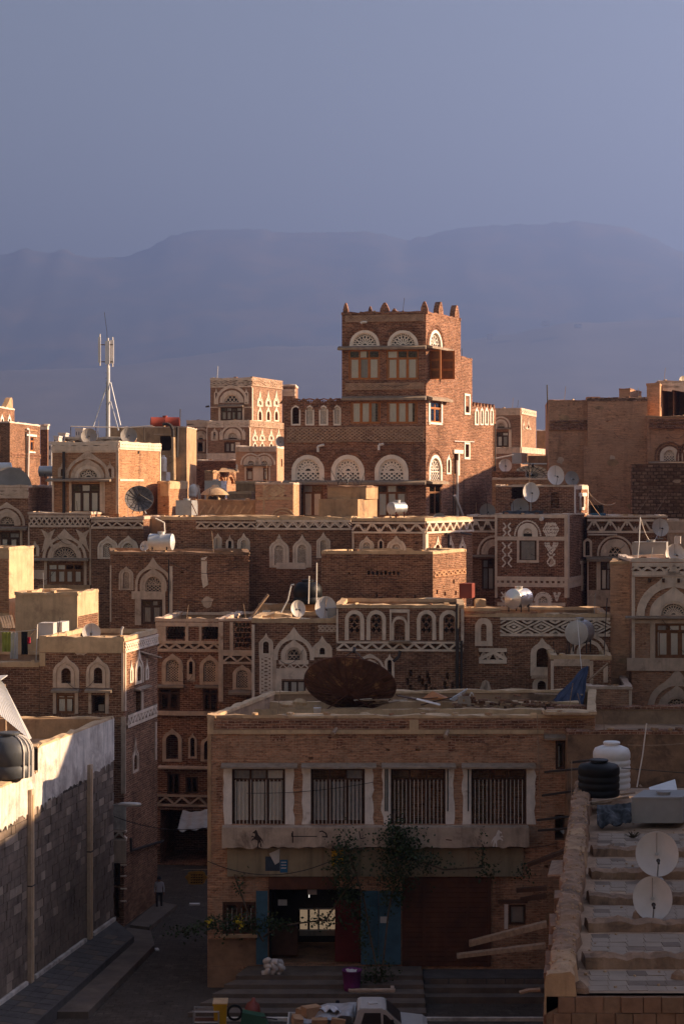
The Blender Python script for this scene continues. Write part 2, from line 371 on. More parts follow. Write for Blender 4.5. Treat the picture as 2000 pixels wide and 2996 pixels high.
def arch(u0, u1, z0, z1, zs=None, tip=0.0, n=14):
    """outline of an arched opening from lower left over the crown to lower right; tip lifts the crown into an ogee point"""
    uc, r = (u0 + u1) / 2, (u1 - u0) / 2
    if zs is None: zs = max(z0, z1 - r)
    h = z1 - tip - zs; P = [(u0, z0)]
    if zs > z0 + 1e-3: P.append((u0, zs))
    else: P = [(u0, zs)]
    for k in range(1, n):
        a = math.pi * (1 - k / n); u = uc + r * math.cos(a); z = zs + h * math.sin(a)
        if tip: z += tip * max(0, 1 - abs(u - uc) / (r * .45)) ** 1.6
        P.append((u, z))
    P.append((u1, zs))
    if zs > z0 + 1e-3: P.append((u1, z0))
    return P

class Block:
    def __init__(s, pts, z0, z1):
        s.pts = [V(p[:2]) for p in pts]; s.z0 = z0; s.z1 = z1; n = len(s.pts)
        s.faces = [Face(s.pts[i], s.pts[(i + 1) % n]) for i in range(n)]
        for f in s.faces: f.z0, f.z1 = z0, z1

def wallmesh(mb, f):
    """one wall plane with its openings cut through and their reveals"""
    us = {0.0, f.L}; zs = {f.z0, f.z1}
    ops = [o for o in f.ops if o[1] - o[0] > .02 and o[3] - o[2] > .02]
    ops = [(max(.02, a), min(f.L - .02, b), max(f.z0 + .02, c), min(f.z1 - .02, d), k, dp) for a, b, c, d, k, dp in ops]
    ops = [o for o in ops if o[1] > o[0] and o[3] > o[2]]
    for o in ops: us |= {o[0], o[1]}; zs |= {o[2], o[3]}
    us = sorted(us); zs = sorted(zs)
    for j in range(len(zs) - 1):
        zm = (zs[j] + zs[j + 1]) / 2; st = None
        for i in range(len(us) - 1):
            um = (us[i] + us[i + 1]) / 2
            hole = any(o[0] < um < o[1] and o[2] < zm < o[3] for o in ops)
            if not hole and st is None: st = us[i]
            if st is not None and (hole or i == len(us) - 2):
                e = us[i] if hole else us[i + 1]
                mb.q(f.p(st, zs[j]), f.p(e, zs[j]), f.p(e, zs[j + 1]), f.p(st, zs[j + 1])); st = None
    for u0, u1, z0, z1, kind, dp in ops:
        if kind == 'arch':
            P = arch(u0, u1, z0, z1)
            for a, b in zip(P, P[1:]):
                if abs(a[0] - b[0]) > 1e-5: mb.q(f.p(a[0], a[1]), f.p(b[0], b[1]), f.p(b[0], z1), f.p(a[0], z1))
        else: P = [(u0, z0), (u0, z1), (u1, z1), (u1, z0)]
        n = len(P)
        for i in range(n):
            a, b = P[i], P[(i + 1) % n]
            mb.q(f.p(*a), f.p(*b), f.p(*b, -dp), f.p(*a, -dp))
        if dp < 50: mb.f.append(mb.pts([f.p(u, z, -dp) for u, z in P]))

def inset(pts, d):
    n = len(pts); out = []
    for i in range(n):
        f0 = Face(pts[i - 1], pts[i]); f1 = Face(pts[i], pts[(i + 1) % n])
        a = f0.a - f0.n * d; b = f1.a - f1.n * d
        den = f0.t.x * f1.t.y - f0.t.y * f1.t.x
        if abs(den) < 1e-5: out.append(pts[i] - f0.n * d); continue
        k = ((b.x - a.x) * f1.t.y - (b.y - a.y) * f1.t.x) / den
        out.append(a + f0.t * k)
    return out

def wobble_bar(mb, a, b, w, z0, z1, rng, step=.55, amp=.05):
    """an uneven hand-plastered bar on plan from a to b (outer edge), w wide inward"""
    f = Face(a, b); n = max(2, int(f.L / step)); rows = []
    for i in range(n + 1):
        u = f.L * i / n; e = rng.uniform(-amp, amp) * .5
        t = z1 + rng.uniform(-amp, amp); t2 = z1 + rng.uniform(-amp, amp)
        rows.append(mb.pts([f.p(u, z0, .03 + e), f.p(u, t, .025 + e), f.p(u, t2, -w), f.p(u, z0, -w - .02)]))
    for A, B in zip(rows, rows[1:]):
        for k in range(4): j = (k + 1) % 4; mb.f.append([A[k], B[k], B[j], A[j]])
    mb.f += [rows[0][::-1], rows[-1]]

class Bld:
    """a house: an Empty at its foot that carries walls, roofs, windows and ornament as parts"""
    def __init__(s, name, label, c, pts, ytop, m, z0=0.0, depth=6.0, cat='house', parapet=.7, coping='lime', group=None, roof='roof_mud', cop_h=.13):
        P = [gx(c, x, Y) for x, Y in pts]
        s.root = thing(name, label, cat, (P[0].x, P[0].y, z0), group)
        s.rng = random.Random(label); s.blocks = []
        s.main = s.block(c, pts, ytop, m, z0, depth, parapet, coping, roof, cop_h)
    def block(s, c, pts, ytop, m, z0=0.0, depth=6.0, parapet=.7, coping='lime', roof='roof_mud', cop_h=.13, z1=None):
        P = [gx(c, x, Y) for x, Y in pts]
        if z1 is None: z1 = at(c, pts[-1 if len(pts) == 2 else 1][0], ytop, pts[-1 if len(pts) == 2 else 1][1]).z
        if len(P) == 2: f = Face(P[0], P[1]); P += [P[1] - f.n * depth, P[0] - f.n * depth]
        elif len(P) == 3: P.append(P[0] + P[2] - P[1])
        b = Block(P, z0, z1); b.m = m; b.par = parapet; b.cop = coping; b.roofm = roof; b.cop_h = cop_h
        s.blocks.append(b); return b
    def part(s, name, mb, m, parent=None, smooth=False): return mb.build(name, m, parent or s.root, smooth)
    def weather(s, f, b):
        R_ = s.rng; A = f.L * (f.z1 - max(f.z0, f.z1 - 9))
        def free(u0, u1, z0, z1): return all(u1 < o[0] - .25 or u0 > o[1] + .25 or z1 < o[2] - .25 or z0 > o[3] + .25 for o in f.ops)
        for _ in range(int(A / 9)):
            w = R_.uniform(.3, 1.1); h = R_.uniform(.2, .8); u = R_.uniform(.2, max(.3, f.L - w - .2)); z = R_.uniform(max(f.z0, f.z1 - 9), f.z1 - h - .3)
            if u + w < f.L and free(u, u + w, z, z + h):
                P = [(u + w * (.5 + .5 * math.cos(a) * R_.uniform(.55, 1)), z + h * (.5 + .5 * math.sin(a) * R_.uniform(.55, 1))) for a in [k * 6.2832 / 11 for k in range(11)]]
                s.part('plaster_patch', MB().prism(f, P, -.02, .008 + R_.random() * .006), R_.choice(('mud', 'lime', 'mud_dark', 'mud')))
        for _ in range(int(A / 6)):
            u = R_.uniform(.2, max(.3, f.L - .4)); z = R_.uniform(max(f.z0, f.z1 - 9), f.z1 - .5)
            if free(u, u + .14, z, z + .1): f.ops.append((u, u + R_.uniform(.1, .2), z, z + .1, 'rect', .14))
        if f.L > 3.5: s.cables(f, R_.choice((1, 1, 2)), f.z1 - 5, f.z1 - .8, .013)
        if b.cop and f.L > 1.5:
            for _ in range(int(f.L * .7)):
                u = R_.uniform(.2, f.L - .2); r = R_.uniform(.05, .13); p = f.p(u, b.z1 + b.cop_h - .03, -.15)
                s.part('loose_brick', MB().obox(p + V((0, 0, r * .5)), r * 2.2, r * 1.4, r, R_.uniform(0, 3), R_.uniform(-.2, .2)), R_.choice(('brick_red', 'mud', 'mud_pale')))
            for _ in range(R_.choice((0, 1, 1, 2))):
                u = R_.uniform(.3, f.L - .3); p = f.p(u, b.z1, -R_.uniform(.3, 2)); s.part('stick', MB().tube(p - V((0, 0, b.par)), p + V((R_.uniform(-.25, .25), 0, R_.uniform(.4, 1.3))), .016, 5), R_.choice(('pipe_dark', 'steel_dull', 'plank')))
    def finish(s, weather=True):
        for b in s.blocks:
            if weather: s.weather(b.faces[0], b)
            mb = MB()
            for f in b.faces: wallmesh(mb, f)
            s.part('wall', mb, b.m)
            I = inset(b.pts, .28); mb = MB(); zr = b.z1 - b.par
            mb.f.append(mb.pts([(p.x, p.y, zr) for p in I])); n = len(I)
            if b.par > .05:
                for i in range(n):
                    j = (i + 1) % n
                    mb.q((I[i].x, I[i].y, zr), (I[j].x, I[j].y, zr), (I[j].x, I[j].y, b.z1), (I[i].x, I[i].y, b.z1))
                    mb.q((I[i].x, I[i].y, b.z1), (I[j].x, I[j].y, b.z1), (b.pts[j].x, b.pts[j].y, b.z1), (b.pts[i].x, b.pts[i].y, b.z1))
            s.part('roof', mb, b.roofm)
            if b.cop:
                mb = MB()
                for i in range(n): wobble_bar(mb, b.pts[i], b.pts[(i + 1) % n], .32, b.z1 - .04, b.z1 + b.cop_h, s.rng)
                s.part('coping', mb, b.cop)
    # -------------------------------------------------------------- openings and ornament
    def rect(s, f, c, r): return f.rect(c, *r)
    def window(s, f, c, r, cols=3, tr=.27, wood='wood', curtain='curtain', dp=.03, bars=False, skip=(), hole=1.2, fw=.085, sash=True):
        u0, u1, z0, z1 = f.rect(c, *r)
        f.ops.append((u0, u1, z0, z1, 'rect', hole))
        mb = MB(); d0, d1 = -dp - .08, -dp
        mb.fbox(f, u0, u0 + fw, z0, z1, d0, d1).fbox(f, u1 - fw, u1, z0, z1, d0, d1)
        mb.fbox(f, u0 + fw, u1 - fw, z0, z0 + fw, d0, d1).fbox(f, u0 + fw, u1 - fw, z1 - fw, z1, d0, d1)
        iu = [u0 + fw + (u1 - u0 - 2 * fw) * k / cols for k in range(cols + 1)]; zt = z1 - (z1 - z0) * tr
        for k in range(1, cols): mb.fbox(f, iu[k] - fw * .5, iu[k] + fw * .5, z0 + fw, z1 - fw, d0, d1 - .002)
        if tr: mb.fbox(f, u0 + fw, u1 - fw, zt - fw * .45, zt + fw * .45, d0 - .002, d1 + .012)
        w = s.part('window', mb, wood)
        if sash and u1 - u0 > .9:
            q = MB()
            for k in range(cols):
                a, b = iu[k] + fw * .5, iu[k + 1] - fw * .5; t = zt - fw * .5 if tr else z1 - fw
                if b - a > .28:
                    g = .05
                    q.fbox(f, a, a + g, z0 + fw, t, d0 + .01, d1 - .015).fbox(f, b - g, b, z0 + fw, t, d0 + .01, d1 - .015)
                    q.fbox(f, a + g, b - g, z0 + fw, z0 + fw + g, d0 + .01, d1 - .015).fbox(f, a + g, b - g, t - g, t, d0 + .01, d1 - .015)
            if q.f: s.part('sash', q, wood, w)
        for k in range(cols):
            for lo, hi, low in (((z0 + fw, zt, 1), (zt, z1 - fw, 0)) if tr else ((z0 + fw, z1 - fw, 1),)):
                if (k, low) in skip: continue
                s.part('pane', MB().fbox(f, iu[k], iu[k + 1], lo, hi, d1 - .03, d1 - .022), 'glass', w)
                if curtain and (low or s.rng.random() < .55):
                    n = 7; q = MB(); a, b = iu[k] + .02, iu[k + 1] - .02; top = hi; bot = lo
                    if s.rng.random() < .3: b = a + (b - a) * s.rng.uniform(.5, .9)
                    P = [(a + (b - a) * i / n, d0 + .035 - .014 * (i % 2) - s.rng.uniform(0, .008)) for i in range(n + 1)]
                    for A, B in zip(P, P[1:]): q.q(f.p(A[0], bot, A[1]), f.p(B[0], bot, B[1]), f.p(B[0], top, B[1]), f.p(A[0], top, A[1]))
                    s.part('curtain', q, curtain if s.rng.random() < .8 else 'curtain_grey', w)
        if bars:
            for k in range(1, bars):
                u = u0 + (u1 - u0) * k / bars
                s.part('bar', MB().tube(f.p(u, z0, -.06), f.p(u, z1 - (z1 - z0) * .2, -.06), .014, 5), 'pipe_white', w)
        return w
    def dark(s, f, c, r, kind='rect', hole=1.5, frame=None):
        u0, u1, z0, z1 = f.rect(c, *r); f.ops.append((u0, u1, z0, z1, kind, hole))
        if frame:
            mb = MB(); w = .07
            mb.fbox(f, u0, u0 + w, z0, z1, -.2, -.12).fbox(f, u1 - w, u1, z0, z1, -.2, -.12).fbox(f, u0 + w, u1 - w, z1 - w, z1, -.2, -.12).fbox(f, u0 + w, u1 - w, z0, z0 + w, -.2, -.12)
            s.part('frame', mb, frame)
    def tracery(s, f, u0, u1, z0, z1, zs, style, parent, m='gypsum', n=7, w=.05, d=-.10):
        """pierced gypsum tracery inside an arch; style petal, net or star"""
        uc, rx = (u0 + u1) / 2, (u1 - u0) / 2; rz = z1 - zs; mb = MB(); d0, d1 = d - .05, d
        def e(a, r): return (uc + rx * r * math.cos(a), zs + rz * r * math.sin(a))
        def arc(r, a0=0, a1=math.pi, k=12): mb.strip(f, [e(a0 + (a1 - a0) * i / k, r) for i in range(k + 1)], w, d0, d1)
        arc(.97); mb.strip(f, [(u0, zs), (u1, zs)], w, d0, d1 - .004)
        if zs > z0 + .12: mb.strip(f, [(u0 + .02, z0), (u0 + .02, zs)], w, d0, d1 - .003); mb.strip(f, [(u1 - .02, z0), (u1 - .02, zs)], w, d0, d1 - .003)
        if style == 'petal':
            arc(.22, k=6)
            for k in range(n):
                a0, a1 = math.pi * k / n, math.pi * (k + 1) / n; am = (a0 + a1) / 2
                mb.strip(f, [e(a0, .22), e(a0 * .75 + am * .25, .5), e(am, .72), e(a1 * .75 + am * .25, .5), e(a1, .22)], w * .8, d0, d1 - .006)
                mb.strip(f, [e(am, .72), e(am, .97)], w * .8, d0, d1 - .01)
                if k: mb.strip(f, [e(a0 - (a1 - a0) * .5, .72), e(a0, .86), e(a0 + (a1 - a0) * .5, .72)], w * .7, d0, d1 - .012)
        elif style == 'net':
            rr = [.3, .52, .74, .97]
            for i in range(3):
                for k in range(n + 1):
                    a = math.pi * (k + .5 * (i % 2)) / n
                    for sg in (-.5, .5):
                        b = a + sg * math.pi / n
                        if -.01 <= b <= math.pi + .01 and a <= math.pi + .01: mb.strip(f, [e(a, rr[i]), e(b, rr[i + 1])], w * .75, d0, d1 - .006 - .003 * (sg > 0))
            arc(.3, k=6); arc(.62, k=10)
        else:                                         # star: crossing bars
            k = max(3, int(2 * rx / (w * 3.4)))
            for i in range(-k, k + 1):
                for sg in (1, -1):
                    c0 = uc + i * 2 * rx / k; P = []
                    for j in range(25):
                        z = z0 + (z1 - z0) * j / 24; u = c0 + sg * (z - z0) * .75
                        hw = rx if z <= zs else rx * math.sqrt(max(0, 1 - ((z - zs) / rz) ** 2))
                        if abs(u - uc) < hw * .97: P.append((u, z))
                    if len(P) > 1: mb.strip(f, [P[0], P[-1]], w * .7, d0, d1 - .004 - .004 * (sg > 0))
        if style != 'star' and zs > z0 + .3:          # lower rectangle of a tall light
            k = max(1, round((zs - z0) / (rx * .42)))
            for i in range(k):
                a, b = z0 + (zs - z0) * i / k, z0 + (zs - z0) * (i + 1) / k; h = (a + b) / 2
                mm = max(1, round(2 * rx / (b - a) * .8))
                for j in range(mm):
                    q0, q1 = u0 + 2 * rx * j / mm, u0 + 2 * rx * (j + 1) / mm; qm = (q0 + q1) / 2
                    mb.strip(f, [(q0, h), (qm, a), (q1, h), (qm, b), (q0, h)], w * .75, d0, d1 - .006)
        return s.part('tracery', mb, m, parent)
    def fan(s, f, c, r, style='petal', rim=.16, m='gypsum', hood=None, hoodm='lime', n=7, glass=True, w=.05, tip=0.0, voussoir=None):
        """half-round coloured-glass light in gypsum over a window"""
        u0, u1, z0, z1 = f.rect(c, *r); f.ops.append((u0, u1, z0, z1, 'arch', .5))
        rz = z1 - z0; zs = z1 - min(rz, (u1 - u0) / 2); ro = rim
        o = arch(u0 - .03, u1 + .03, z0, z1 + .03, zs); i = arch(u0 + ro, u1 - ro, z0, z1 - ro, zs)
        if len(o) != len(i): i = arch(u0 + ro, u1 - ro, z0, z1 - ro, zs)
        fr = s.part('fanlight', MB().ring(f, o, i, -.14, .025), m)
        s.tracery(f, u0 + ro, u1 - ro, z0 + .03, z1 - ro, max(zs, z0 + .03), style, fr, m, n, w)
        if glass: s.part('pane', MB().prism(f, arch(u0 + ro, u1 - ro, z0, z1 - ro, zs), -.22, -.21), 'pane_dark', fr)
        if hood: s.hood(f, u0, u1, z0, z1, hood, hoodm, tip)
        if voussoir: s.voussoir(f, u0, u1, z0, z1, voussoir)
        return fr
    def hood(s, f, u0, u1, z0, z1, wd=.3, m='lime', tip=.35):
        """plaster moulding round an arch: two raised ribs with a groove between, pointed at the crown"""
        zs = z1 - min(z1 - z0, (u1 - u0) / 2)
        mb = MB()
        for a, b, d in ((.0, wd * .42, .05), (wd * .62, wd, .07)):
            mb.ring(f, arch(u0 - b, u1 + b, z0, z1 + b + tip * (b / wd), zs, tip * (b / wd)), arch(u0 - a - .03, u1 + a + .03, z0, z1 + a + .03, zs), -.02, d)
        return s.part('arch_moulding', mb, m)
    def voussoir(s, f, u0, u1, z0, z1, m):
        zs = z1 - min(z1 - z0, (u1 - u0) / 2); uc, rx, rz = (u0 + u1) / 2, (u1 - u0) / 2 + .16, z1 - zs + .16; mb = MB()
        n = max(14, int(3.14 * rx / .13))
        for k in range(n):
            a0, a1 = math.pi * (k + .12) / n, math.pi * (k + .72) / n
            P = [(uc + (rx + d) * math.cos(a), zs + (rz + d) * math.sin(a)) for a, d in ((a0, 0), (a1, 0), (a1, .16), (a0, .16))]
            mb.prism(f, P, -.02, .06)
        mb.strip(f, [(uc + (rx + .25) * math.cos(math.pi * k / 16), zs + (rz + .25) * math.sin(math.pi * k / 16)) for k in range(17)], .09, -.02, .05)
        return s.part('arch_ring', mb, m)
    def niche(s, f, c, r, inner=.5, m='lime', tip=.28, fill='net', hole=.35, skirt=.0, d=.06, groove=True, im=None):
        """small arched light in a pointed plaster surround; r is the outside of the surround"""
        u0, u1, z0, z1 = f.rect(c, *r); W_ = u1 - u0; H = z1 - z0; t = tip * W_
        iw = W_ * inner; a, b = (u0 + u1) / 2 - iw / 2, (u0 + u1) / 2 + iw / 2
        zi0, zi1 = z0 + H * (.08 + skirt), z1 - t - (W_ - iw) * .42
        zi1 = max(zi1, zi0 + iw * .5)
        zs = zi1 - iw / 2; zo = min(z1 - t - .02, zs + .02)
        f.ops.append((a, b, zi0, zi1, 'arch', hole))
        mb = MB(); g = (W_ - iw) / 2
        def A(k, tt): return arch(a - g * k, b + g * k, z0, zi1 + (z1 - t - zi1) * k + t * tt, zs, t * tt)
        if groove and g > .09:
            mb.ring(f, A(1, 1), A(.62, .35), -.02, d).ring(f, A(.42, .15), A(0, 0), -.02, d * .8)
            mb.ring(f, A(.62, .35), A(.42, .15), -.05, .012)
        else: mb.ring(f, A(1, 1), A(0, 0), -.02, d)
        mb.fbox(f, a, b, z0, zi0, -.02, d * .75)
        nn = s.part('niche', mb, m)
        if fill in ('net', 'petal', 'star'):
            s.tracery(f, a + .02, b - .02, zi0, zi1, zs, fill, nn, im or m, 4, max(.028, iw * .07), d=-.06)
            if hole < 50: s.part('pane', MB().fbox(f, a + .01, b - .01, zi0 + .01, zi1 - iw * .12, -.2, -.19), 'pane_dark', nn)
        return nn
    def frieze(s, f, c, r, pat='tri', p=None, m='lime', border=.12, w=None, d=.07, rows=1, z=None):
        """ornamental band of raised brick or plaster"""
        u0, u1, z0, z1 = f.rect(c, *r) if z is None else z
        mb = MB(); h = z1 - z0
        if m in ('lime', 'lime_pale', 'gypsum') and pat in ('tri', 'diamond', 'chev', 'meander', 'zig') and border > .05 and h > .3: f.ops.append((u0 + .03, u1 - .03, z0 + border * .6, z1 - border * .6, 'rect', .2))
        if border: mb.fbox(f, u0, u1, z0, z0 + border, -.16, d).fbox(f, u0, u1, z1 - border, z1, -.16, d)
        a, b = z0 + border, z1 - border; h = b - a; p = p or h * 1.15; w = w or h * .16; n = max(1, round((u1 - u0) / p)); p = (u1 - u0) / n
        if pat in ('tri', 'zig'):
            for k in range(rows):
                zz0, zz1 = a + h * k / rows, a + h * (k + 1) / rows if pat == 'tri' else a + h * (k + .55) / rows
                P = []
                for i in range(n): P += [(u0 + p * i, zz0), (u0 + p * (i + .5), zz1)]
                P.append((u1, zz0)); mb.strip(f, P, w, -.16, d - .005)
        elif pat == 'diamond':
            for k in range(rows):
                zz0, zz1 = a + h * k / rows, a + h * (k + 1) / rows
                P = []; Q = []
                for i in range(n): P += [(u0 + p * i, zz0), (u0 + p * (i + .5), zz1)]; Q += [(u0 + p * i, zz1), (u0 + p * (i + .5), zz0)]
                mb.strip(f, P + [(u1, zz0)], w, -.16, d - .005).strip(f, Q + [(u1, zz1)], w, -.16, d - .009)
        elif pat == 'chev':                            # nested diamonds between zigzags
            for i in range(n):
                uc = u0 + p * (i + .5); zm = (a + b) / 2
                for q in (1.0, .55, .18):
                    if q == .18: mb.prism(f, [(uc - p * .09, zm), (uc, zm + h * .12), (uc + p * .09, zm), (uc, zm - h * .12)], -.16, d - .01)
                    else: mb.strip(f, [(uc - p * .5 * q, zm), (uc, zm + h * .5 * q), (uc + p * .5 * q, zm), (uc, zm - h * .5 * q), (uc - p * .5 * q, zm)], w, -.16, d - .006 - q * .003)
                mb.strip(f, [(uc - p * .5, zm + h * .28), (uc - p * .3, b)], w, -.16, d - .012).strip(f, [(uc + p * .5, zm + h * .28), (uc + p * .3, b)], w, -.16, d - .014)
                mb.strip(f, [(uc - p * .5, zm - h * .28), (uc - p * .3, a)], w, -.16, d - .012).strip(f, [(uc + p * .5, zm - h * .28), (uc + p * .3, a)], w, -.16, d - .014)
        elif pat == 'dentil':
            for i in range(n): mb.fbox(f, u0 + p * (i + .2), u0 + p * (i + .7), a, b, -.16, d - .004)
        elif pat == 'saw':                             # slanting bricks
            for i in range(n): mb.strip(f, [(u0 + p * i, a), (u0 + p * (i + .6), b)], w, -.16, d - .004 - .003 * (i % 2))
        elif pat == 'meander':
            P = []
            for i in range(n):
                q = u0 + p * i; P += [(q, a + w / 2), (q + p * .3, b - w / 2), (q + p * .5, b - w / 2), (q + p * .8, a + w / 2)]
            mb.strip(f, P + [(u1, a + w / 2)], w, -.16, d - .005)
            for i in range(n):
                for zz, q in ((a + h * .3, .9), (b - h * .3, .4)):
                    uc = u0 + p * (i + q)
                    if uc < u1 - .15: mb.prism(f, [(uc - h * .12, zz), (uc, zz + h * .2), (uc + h * .12, zz), (uc, zz - h * .2)], -.16, d - .01)
        return s.part('frieze', mb, m)
    def band(s, f, c, r, m='lime', d=.05, d0=-.02, name='band'):
        u0, u1, z0, z1 = f.rect(c, *r); return s.part(name, MB().fbox(f, u0, u1, z0, z1, d0, d), m)
    def ledge(s, f, c, r, m='slate', d=.35, name='ledge'):
        u0, u1, z0, z1 = f.rect(c, *r); mb = MB()
        mb.hexa([f.p(u0, z0, d), f.p(u1, z0, d), f.p(u1, z0 + (z1 - z0) * .5, d), f.p(u0, z0 + (z1 - z0) * .5, d), f.p(u0, z0, -.05), f.p(u1, z0, -.05), f.p(u1, z1, -.05), f.p(u0, z1, -.05)])
        return s.part(name, mb, m)
    def dots(s, f, c, polys, m='gypsum', k=.07, d=.05, step=.16):
        """brick-end patterns: short white bricks set along polylines given in crop pixels"""
        for poly in polys:
            mb = MB(); P = [f.uz(c, x, y) for x, y in poly]
            for A, B in zip(P, P[1:]):
                A, B = V(A), V(B); n = max(1, round((B - A).length / step)); t = (B - A) / n
                for i in range(n):
                    a = A + t * (i + .06); b = A + t * (i + .94); mb.strip(f, [tuple(a), tuple(b)], k, -.02, d)
            s.part('brick_motif', mb, m)
    def cables(s, f, k, z0, z1, r=.014):
        for _ in range(k):
            u = s.rng.uniform(.1, .6) * f.L; u2 = u + s.rng.uniform(.15, .38) * f.L; z = s.rng.uniform(z0, z1); z2 = z + s.rng.uniform(-.6, .6); g = s.rng.uniform(.1, .5)
            s.part('cable', MB().path([f.p(u + (u2 - u) * i / 8, z + (z2 - z) * i / 8 - g * 4 * i / 8 * (1 - i / 8), .1) for i in range(9)], r, 4), 'cable')
    def pipe(s, f, c, pts, r=.06, m='pipe_white', d=.12, name='drain_pipe'):
        return s.part(name, MB().path([f.p(*f.uz(c, x, y), d) for x, y in pts], r, 7), m)
mat('pane_dark', (.045, .038, .034), rough=.3, var=.2, ns=2, bump=0, spec=.25)

# ------------------------------------------------------------------ ground, mountain, plain
structure('ground', MB().q((-18000, -300, -.02), (18000, -300, -.02), (18000, 18000, -.02), (-18000, 18000, -.02)), 'plain')
structure('street', MB().q((-60, 20, 0), (60, 20, 0), (60, 125, 0), (-60, 125, 0)), 'asphalt')
def lerp(P, x):
    for (a, b), (c, d) in zip(P, P[1:]):
        if x <= c: return b + (d - b) * max(0, min(1, (x - a) / (c - a)))
    return P[-1][1]
from mathutils import noise as mnoise
def range_mesh(prof, Y0, Y1, Y2, x0, x1, nx, nt, rough):
    mb = MB(); g = []
    for j in range(nt + 1):
        row = []
        for i in range(nx + 1):
            x = x0 + (x1 - x0) * i / nx; t = j / nt
            ridge = CZ + (HY - lerp(prof, x)) / FPX * Y1; t_ = min(1, t / .7); mean_ = CZ + (HY - (690 if Y1 > 10000 else 1000)) / FPX * Y1; ridge = mean_ + (ridge - mean_) * t_ ** 4
            Y = Y0 + (Y1 - Y0) * t / .7 if t < .7 else Y1 + (Y2 - Y1) * (t - .7) / .3
            s = (t / .7) if t < .7 else 1 - (t - .7) / .3 * .8
            X = (x - 1000) / FPX * Y1 * (.6 + .4 * Y / Y1)
            fold = abs(mnoise.noise(V((X * .0016, Y * .0003, 1.7)))) * .9 + abs(mnoise.noise(V((X * .005, Y * .0009, 4)))) * .4 + mnoise.noise(V((X * .013, Y * .004, 2))) * .12
            z = ridge * (s ** 1.1) * (1 - rough * (1 - abs(2 * s - 1) if s < 1 else 0) * fold) if t < .7 else ridge * s
            if abs(t - .7) < .5 / nt: z = ridge + mnoise.noise(V((X * .02, 3, 1))) * ridge * .012
            row.append((X, Y, z - 3))
        g.append(mb.pts(row))
    for A, B in zip(g, g[1:]):
        for i in range(nx): mb.f.append([A[i], A[i + 1], B[i + 1], B[i]])
    return mb
RIDGE = [(-2500, 800), (-900, 690), (-300, 730), (0, 745), (40, 738), (85, 722), (125, 738), (150, 741), (190, 724), (225, 745), (262, 753), (370, 750), (440, 722), (500, 690), (560, 674), (640, 670), (760, 669), (800, 678),
         (960, 679), (1070, 676), (1150, 690), (1185, 703), (1240, 690), (1340, 666), (1440, 658), (1600, 653), (1680, 645), (1760, 655), (1830, 664), (1880, 682), (1940, 712), (2000, 738), (2300, 770), (3200, 700), (4500, 860)]
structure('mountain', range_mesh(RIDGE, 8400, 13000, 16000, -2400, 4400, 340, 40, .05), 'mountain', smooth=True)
FOOT = [(-2500, 1180), (0, 1085), (300, 1075), (560, 1040), (760, 1012), (1000, 1010), (1300, 1000), (1500, 975), (1640, 945), (1800, 940), (2000, 925), (4500, 1100)]
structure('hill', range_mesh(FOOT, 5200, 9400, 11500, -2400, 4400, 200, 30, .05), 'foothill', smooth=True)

# ------------------------------------------------------------------ far quarter at the foot of the hills
def far_house(label, x0, x1, y0, y1, Y, d=8):
    a = at(0, x0, y1, Y); b = at(0, x1, y0, Y)
    zb = 0 if Y < 1000 else a.z - 6
    r = thing('far_house', label, 'house', (a.x, Y, zb), 'pale far houses at the foot of the mountain')
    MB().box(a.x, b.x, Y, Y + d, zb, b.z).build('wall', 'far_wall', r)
    n = max(1, int((x1 - x0) / 7))
    for k in range(n):
        for j in range(2):
            u = a.x + (b.x - a.x) * (k + .3) / n; z = b.z - (2.2 + 3.2 * j) * (1 if Y < 1000 else 1.0)
            MB().box(u, u + (b.x - a.x) / n * .35, Y - .05, Y + .02, z, z + 1.3).build('window', 'pane_dark', r)
    MB().box(a.x - .2, b.x + .2, Y - .2, Y + d + .2, b.z + .002, b.z + .5).build('parapet', 'far_wall', r)
far_house('pale far block just beside the brick house at the left edge', 141, 152, 1296, 1330, 620)
far_house('pale far block with a stepped top, left of the antenna roof', 158, 172, 1279, 1330, 640)
far_house('tallest pale far block left of the antenna mast', 172, 192, 1270, 1330, 650)
far_house('wide pale far block seen between the two dishes', 221, 243, 1256, 1330, 690)
far_house('small pale far block just left of the antenna foot', 196, 216, 1288, 1330, 600)
far_house('pale house high on the hill right of the tall tower', 1425, 1440, 978, 990, 8800, 40)
far_house('pale long house on the hill above the right roofs', 1585, 1607, 940, 948, 9200, 40)
far_house('second pale house on the hill above the right roofs', 1680, 1700, 948, 955, 9100, 40)

# ------------------------------------------------------------------ tall tower house in the middle
b = Bld('tower_house', 'tall dark brick tower house with arched white fanlights, tallest in view', 2, [(68, 127.7), (998, 126), (1455, 137.7)], 705, 'brick_dark', cat='tower house', parapet=.0, coping=None)
lo = b.main; up = b.block(2, [(447, 127.0), (998, 126), (1225, 131.6)], 124, 'brick_dark', lo.z1, parapet=.5, coping='brick_dark')
st = b.block(2, [(1226, 131.63), (1300, 133.5)], 435, 'brick_dark', lo.z1, depth=3.5, parapet=.3, coping='brick_dark')
F0, F1, U0, U1 = lo.faces[0], lo.faces[1], up.faces[0], up.faces[1]
for x0, x1 in ((500, 692), (748, 944)):
    b.fan(U0, 2, (x0, 240, x1, 341), 'petal', .17, voussoir='brick_dark', n=8, w=.075)
    b.window(U0, 2, (x0 - 8, 368, x1 + 4, 562), 3, .27, 'wood_orange')
for x0, x1 in ((505, 700), (742, 942)): b.window(F0, 2, (x0, 704, x1, 850), 3, .0, 'wood_orange')
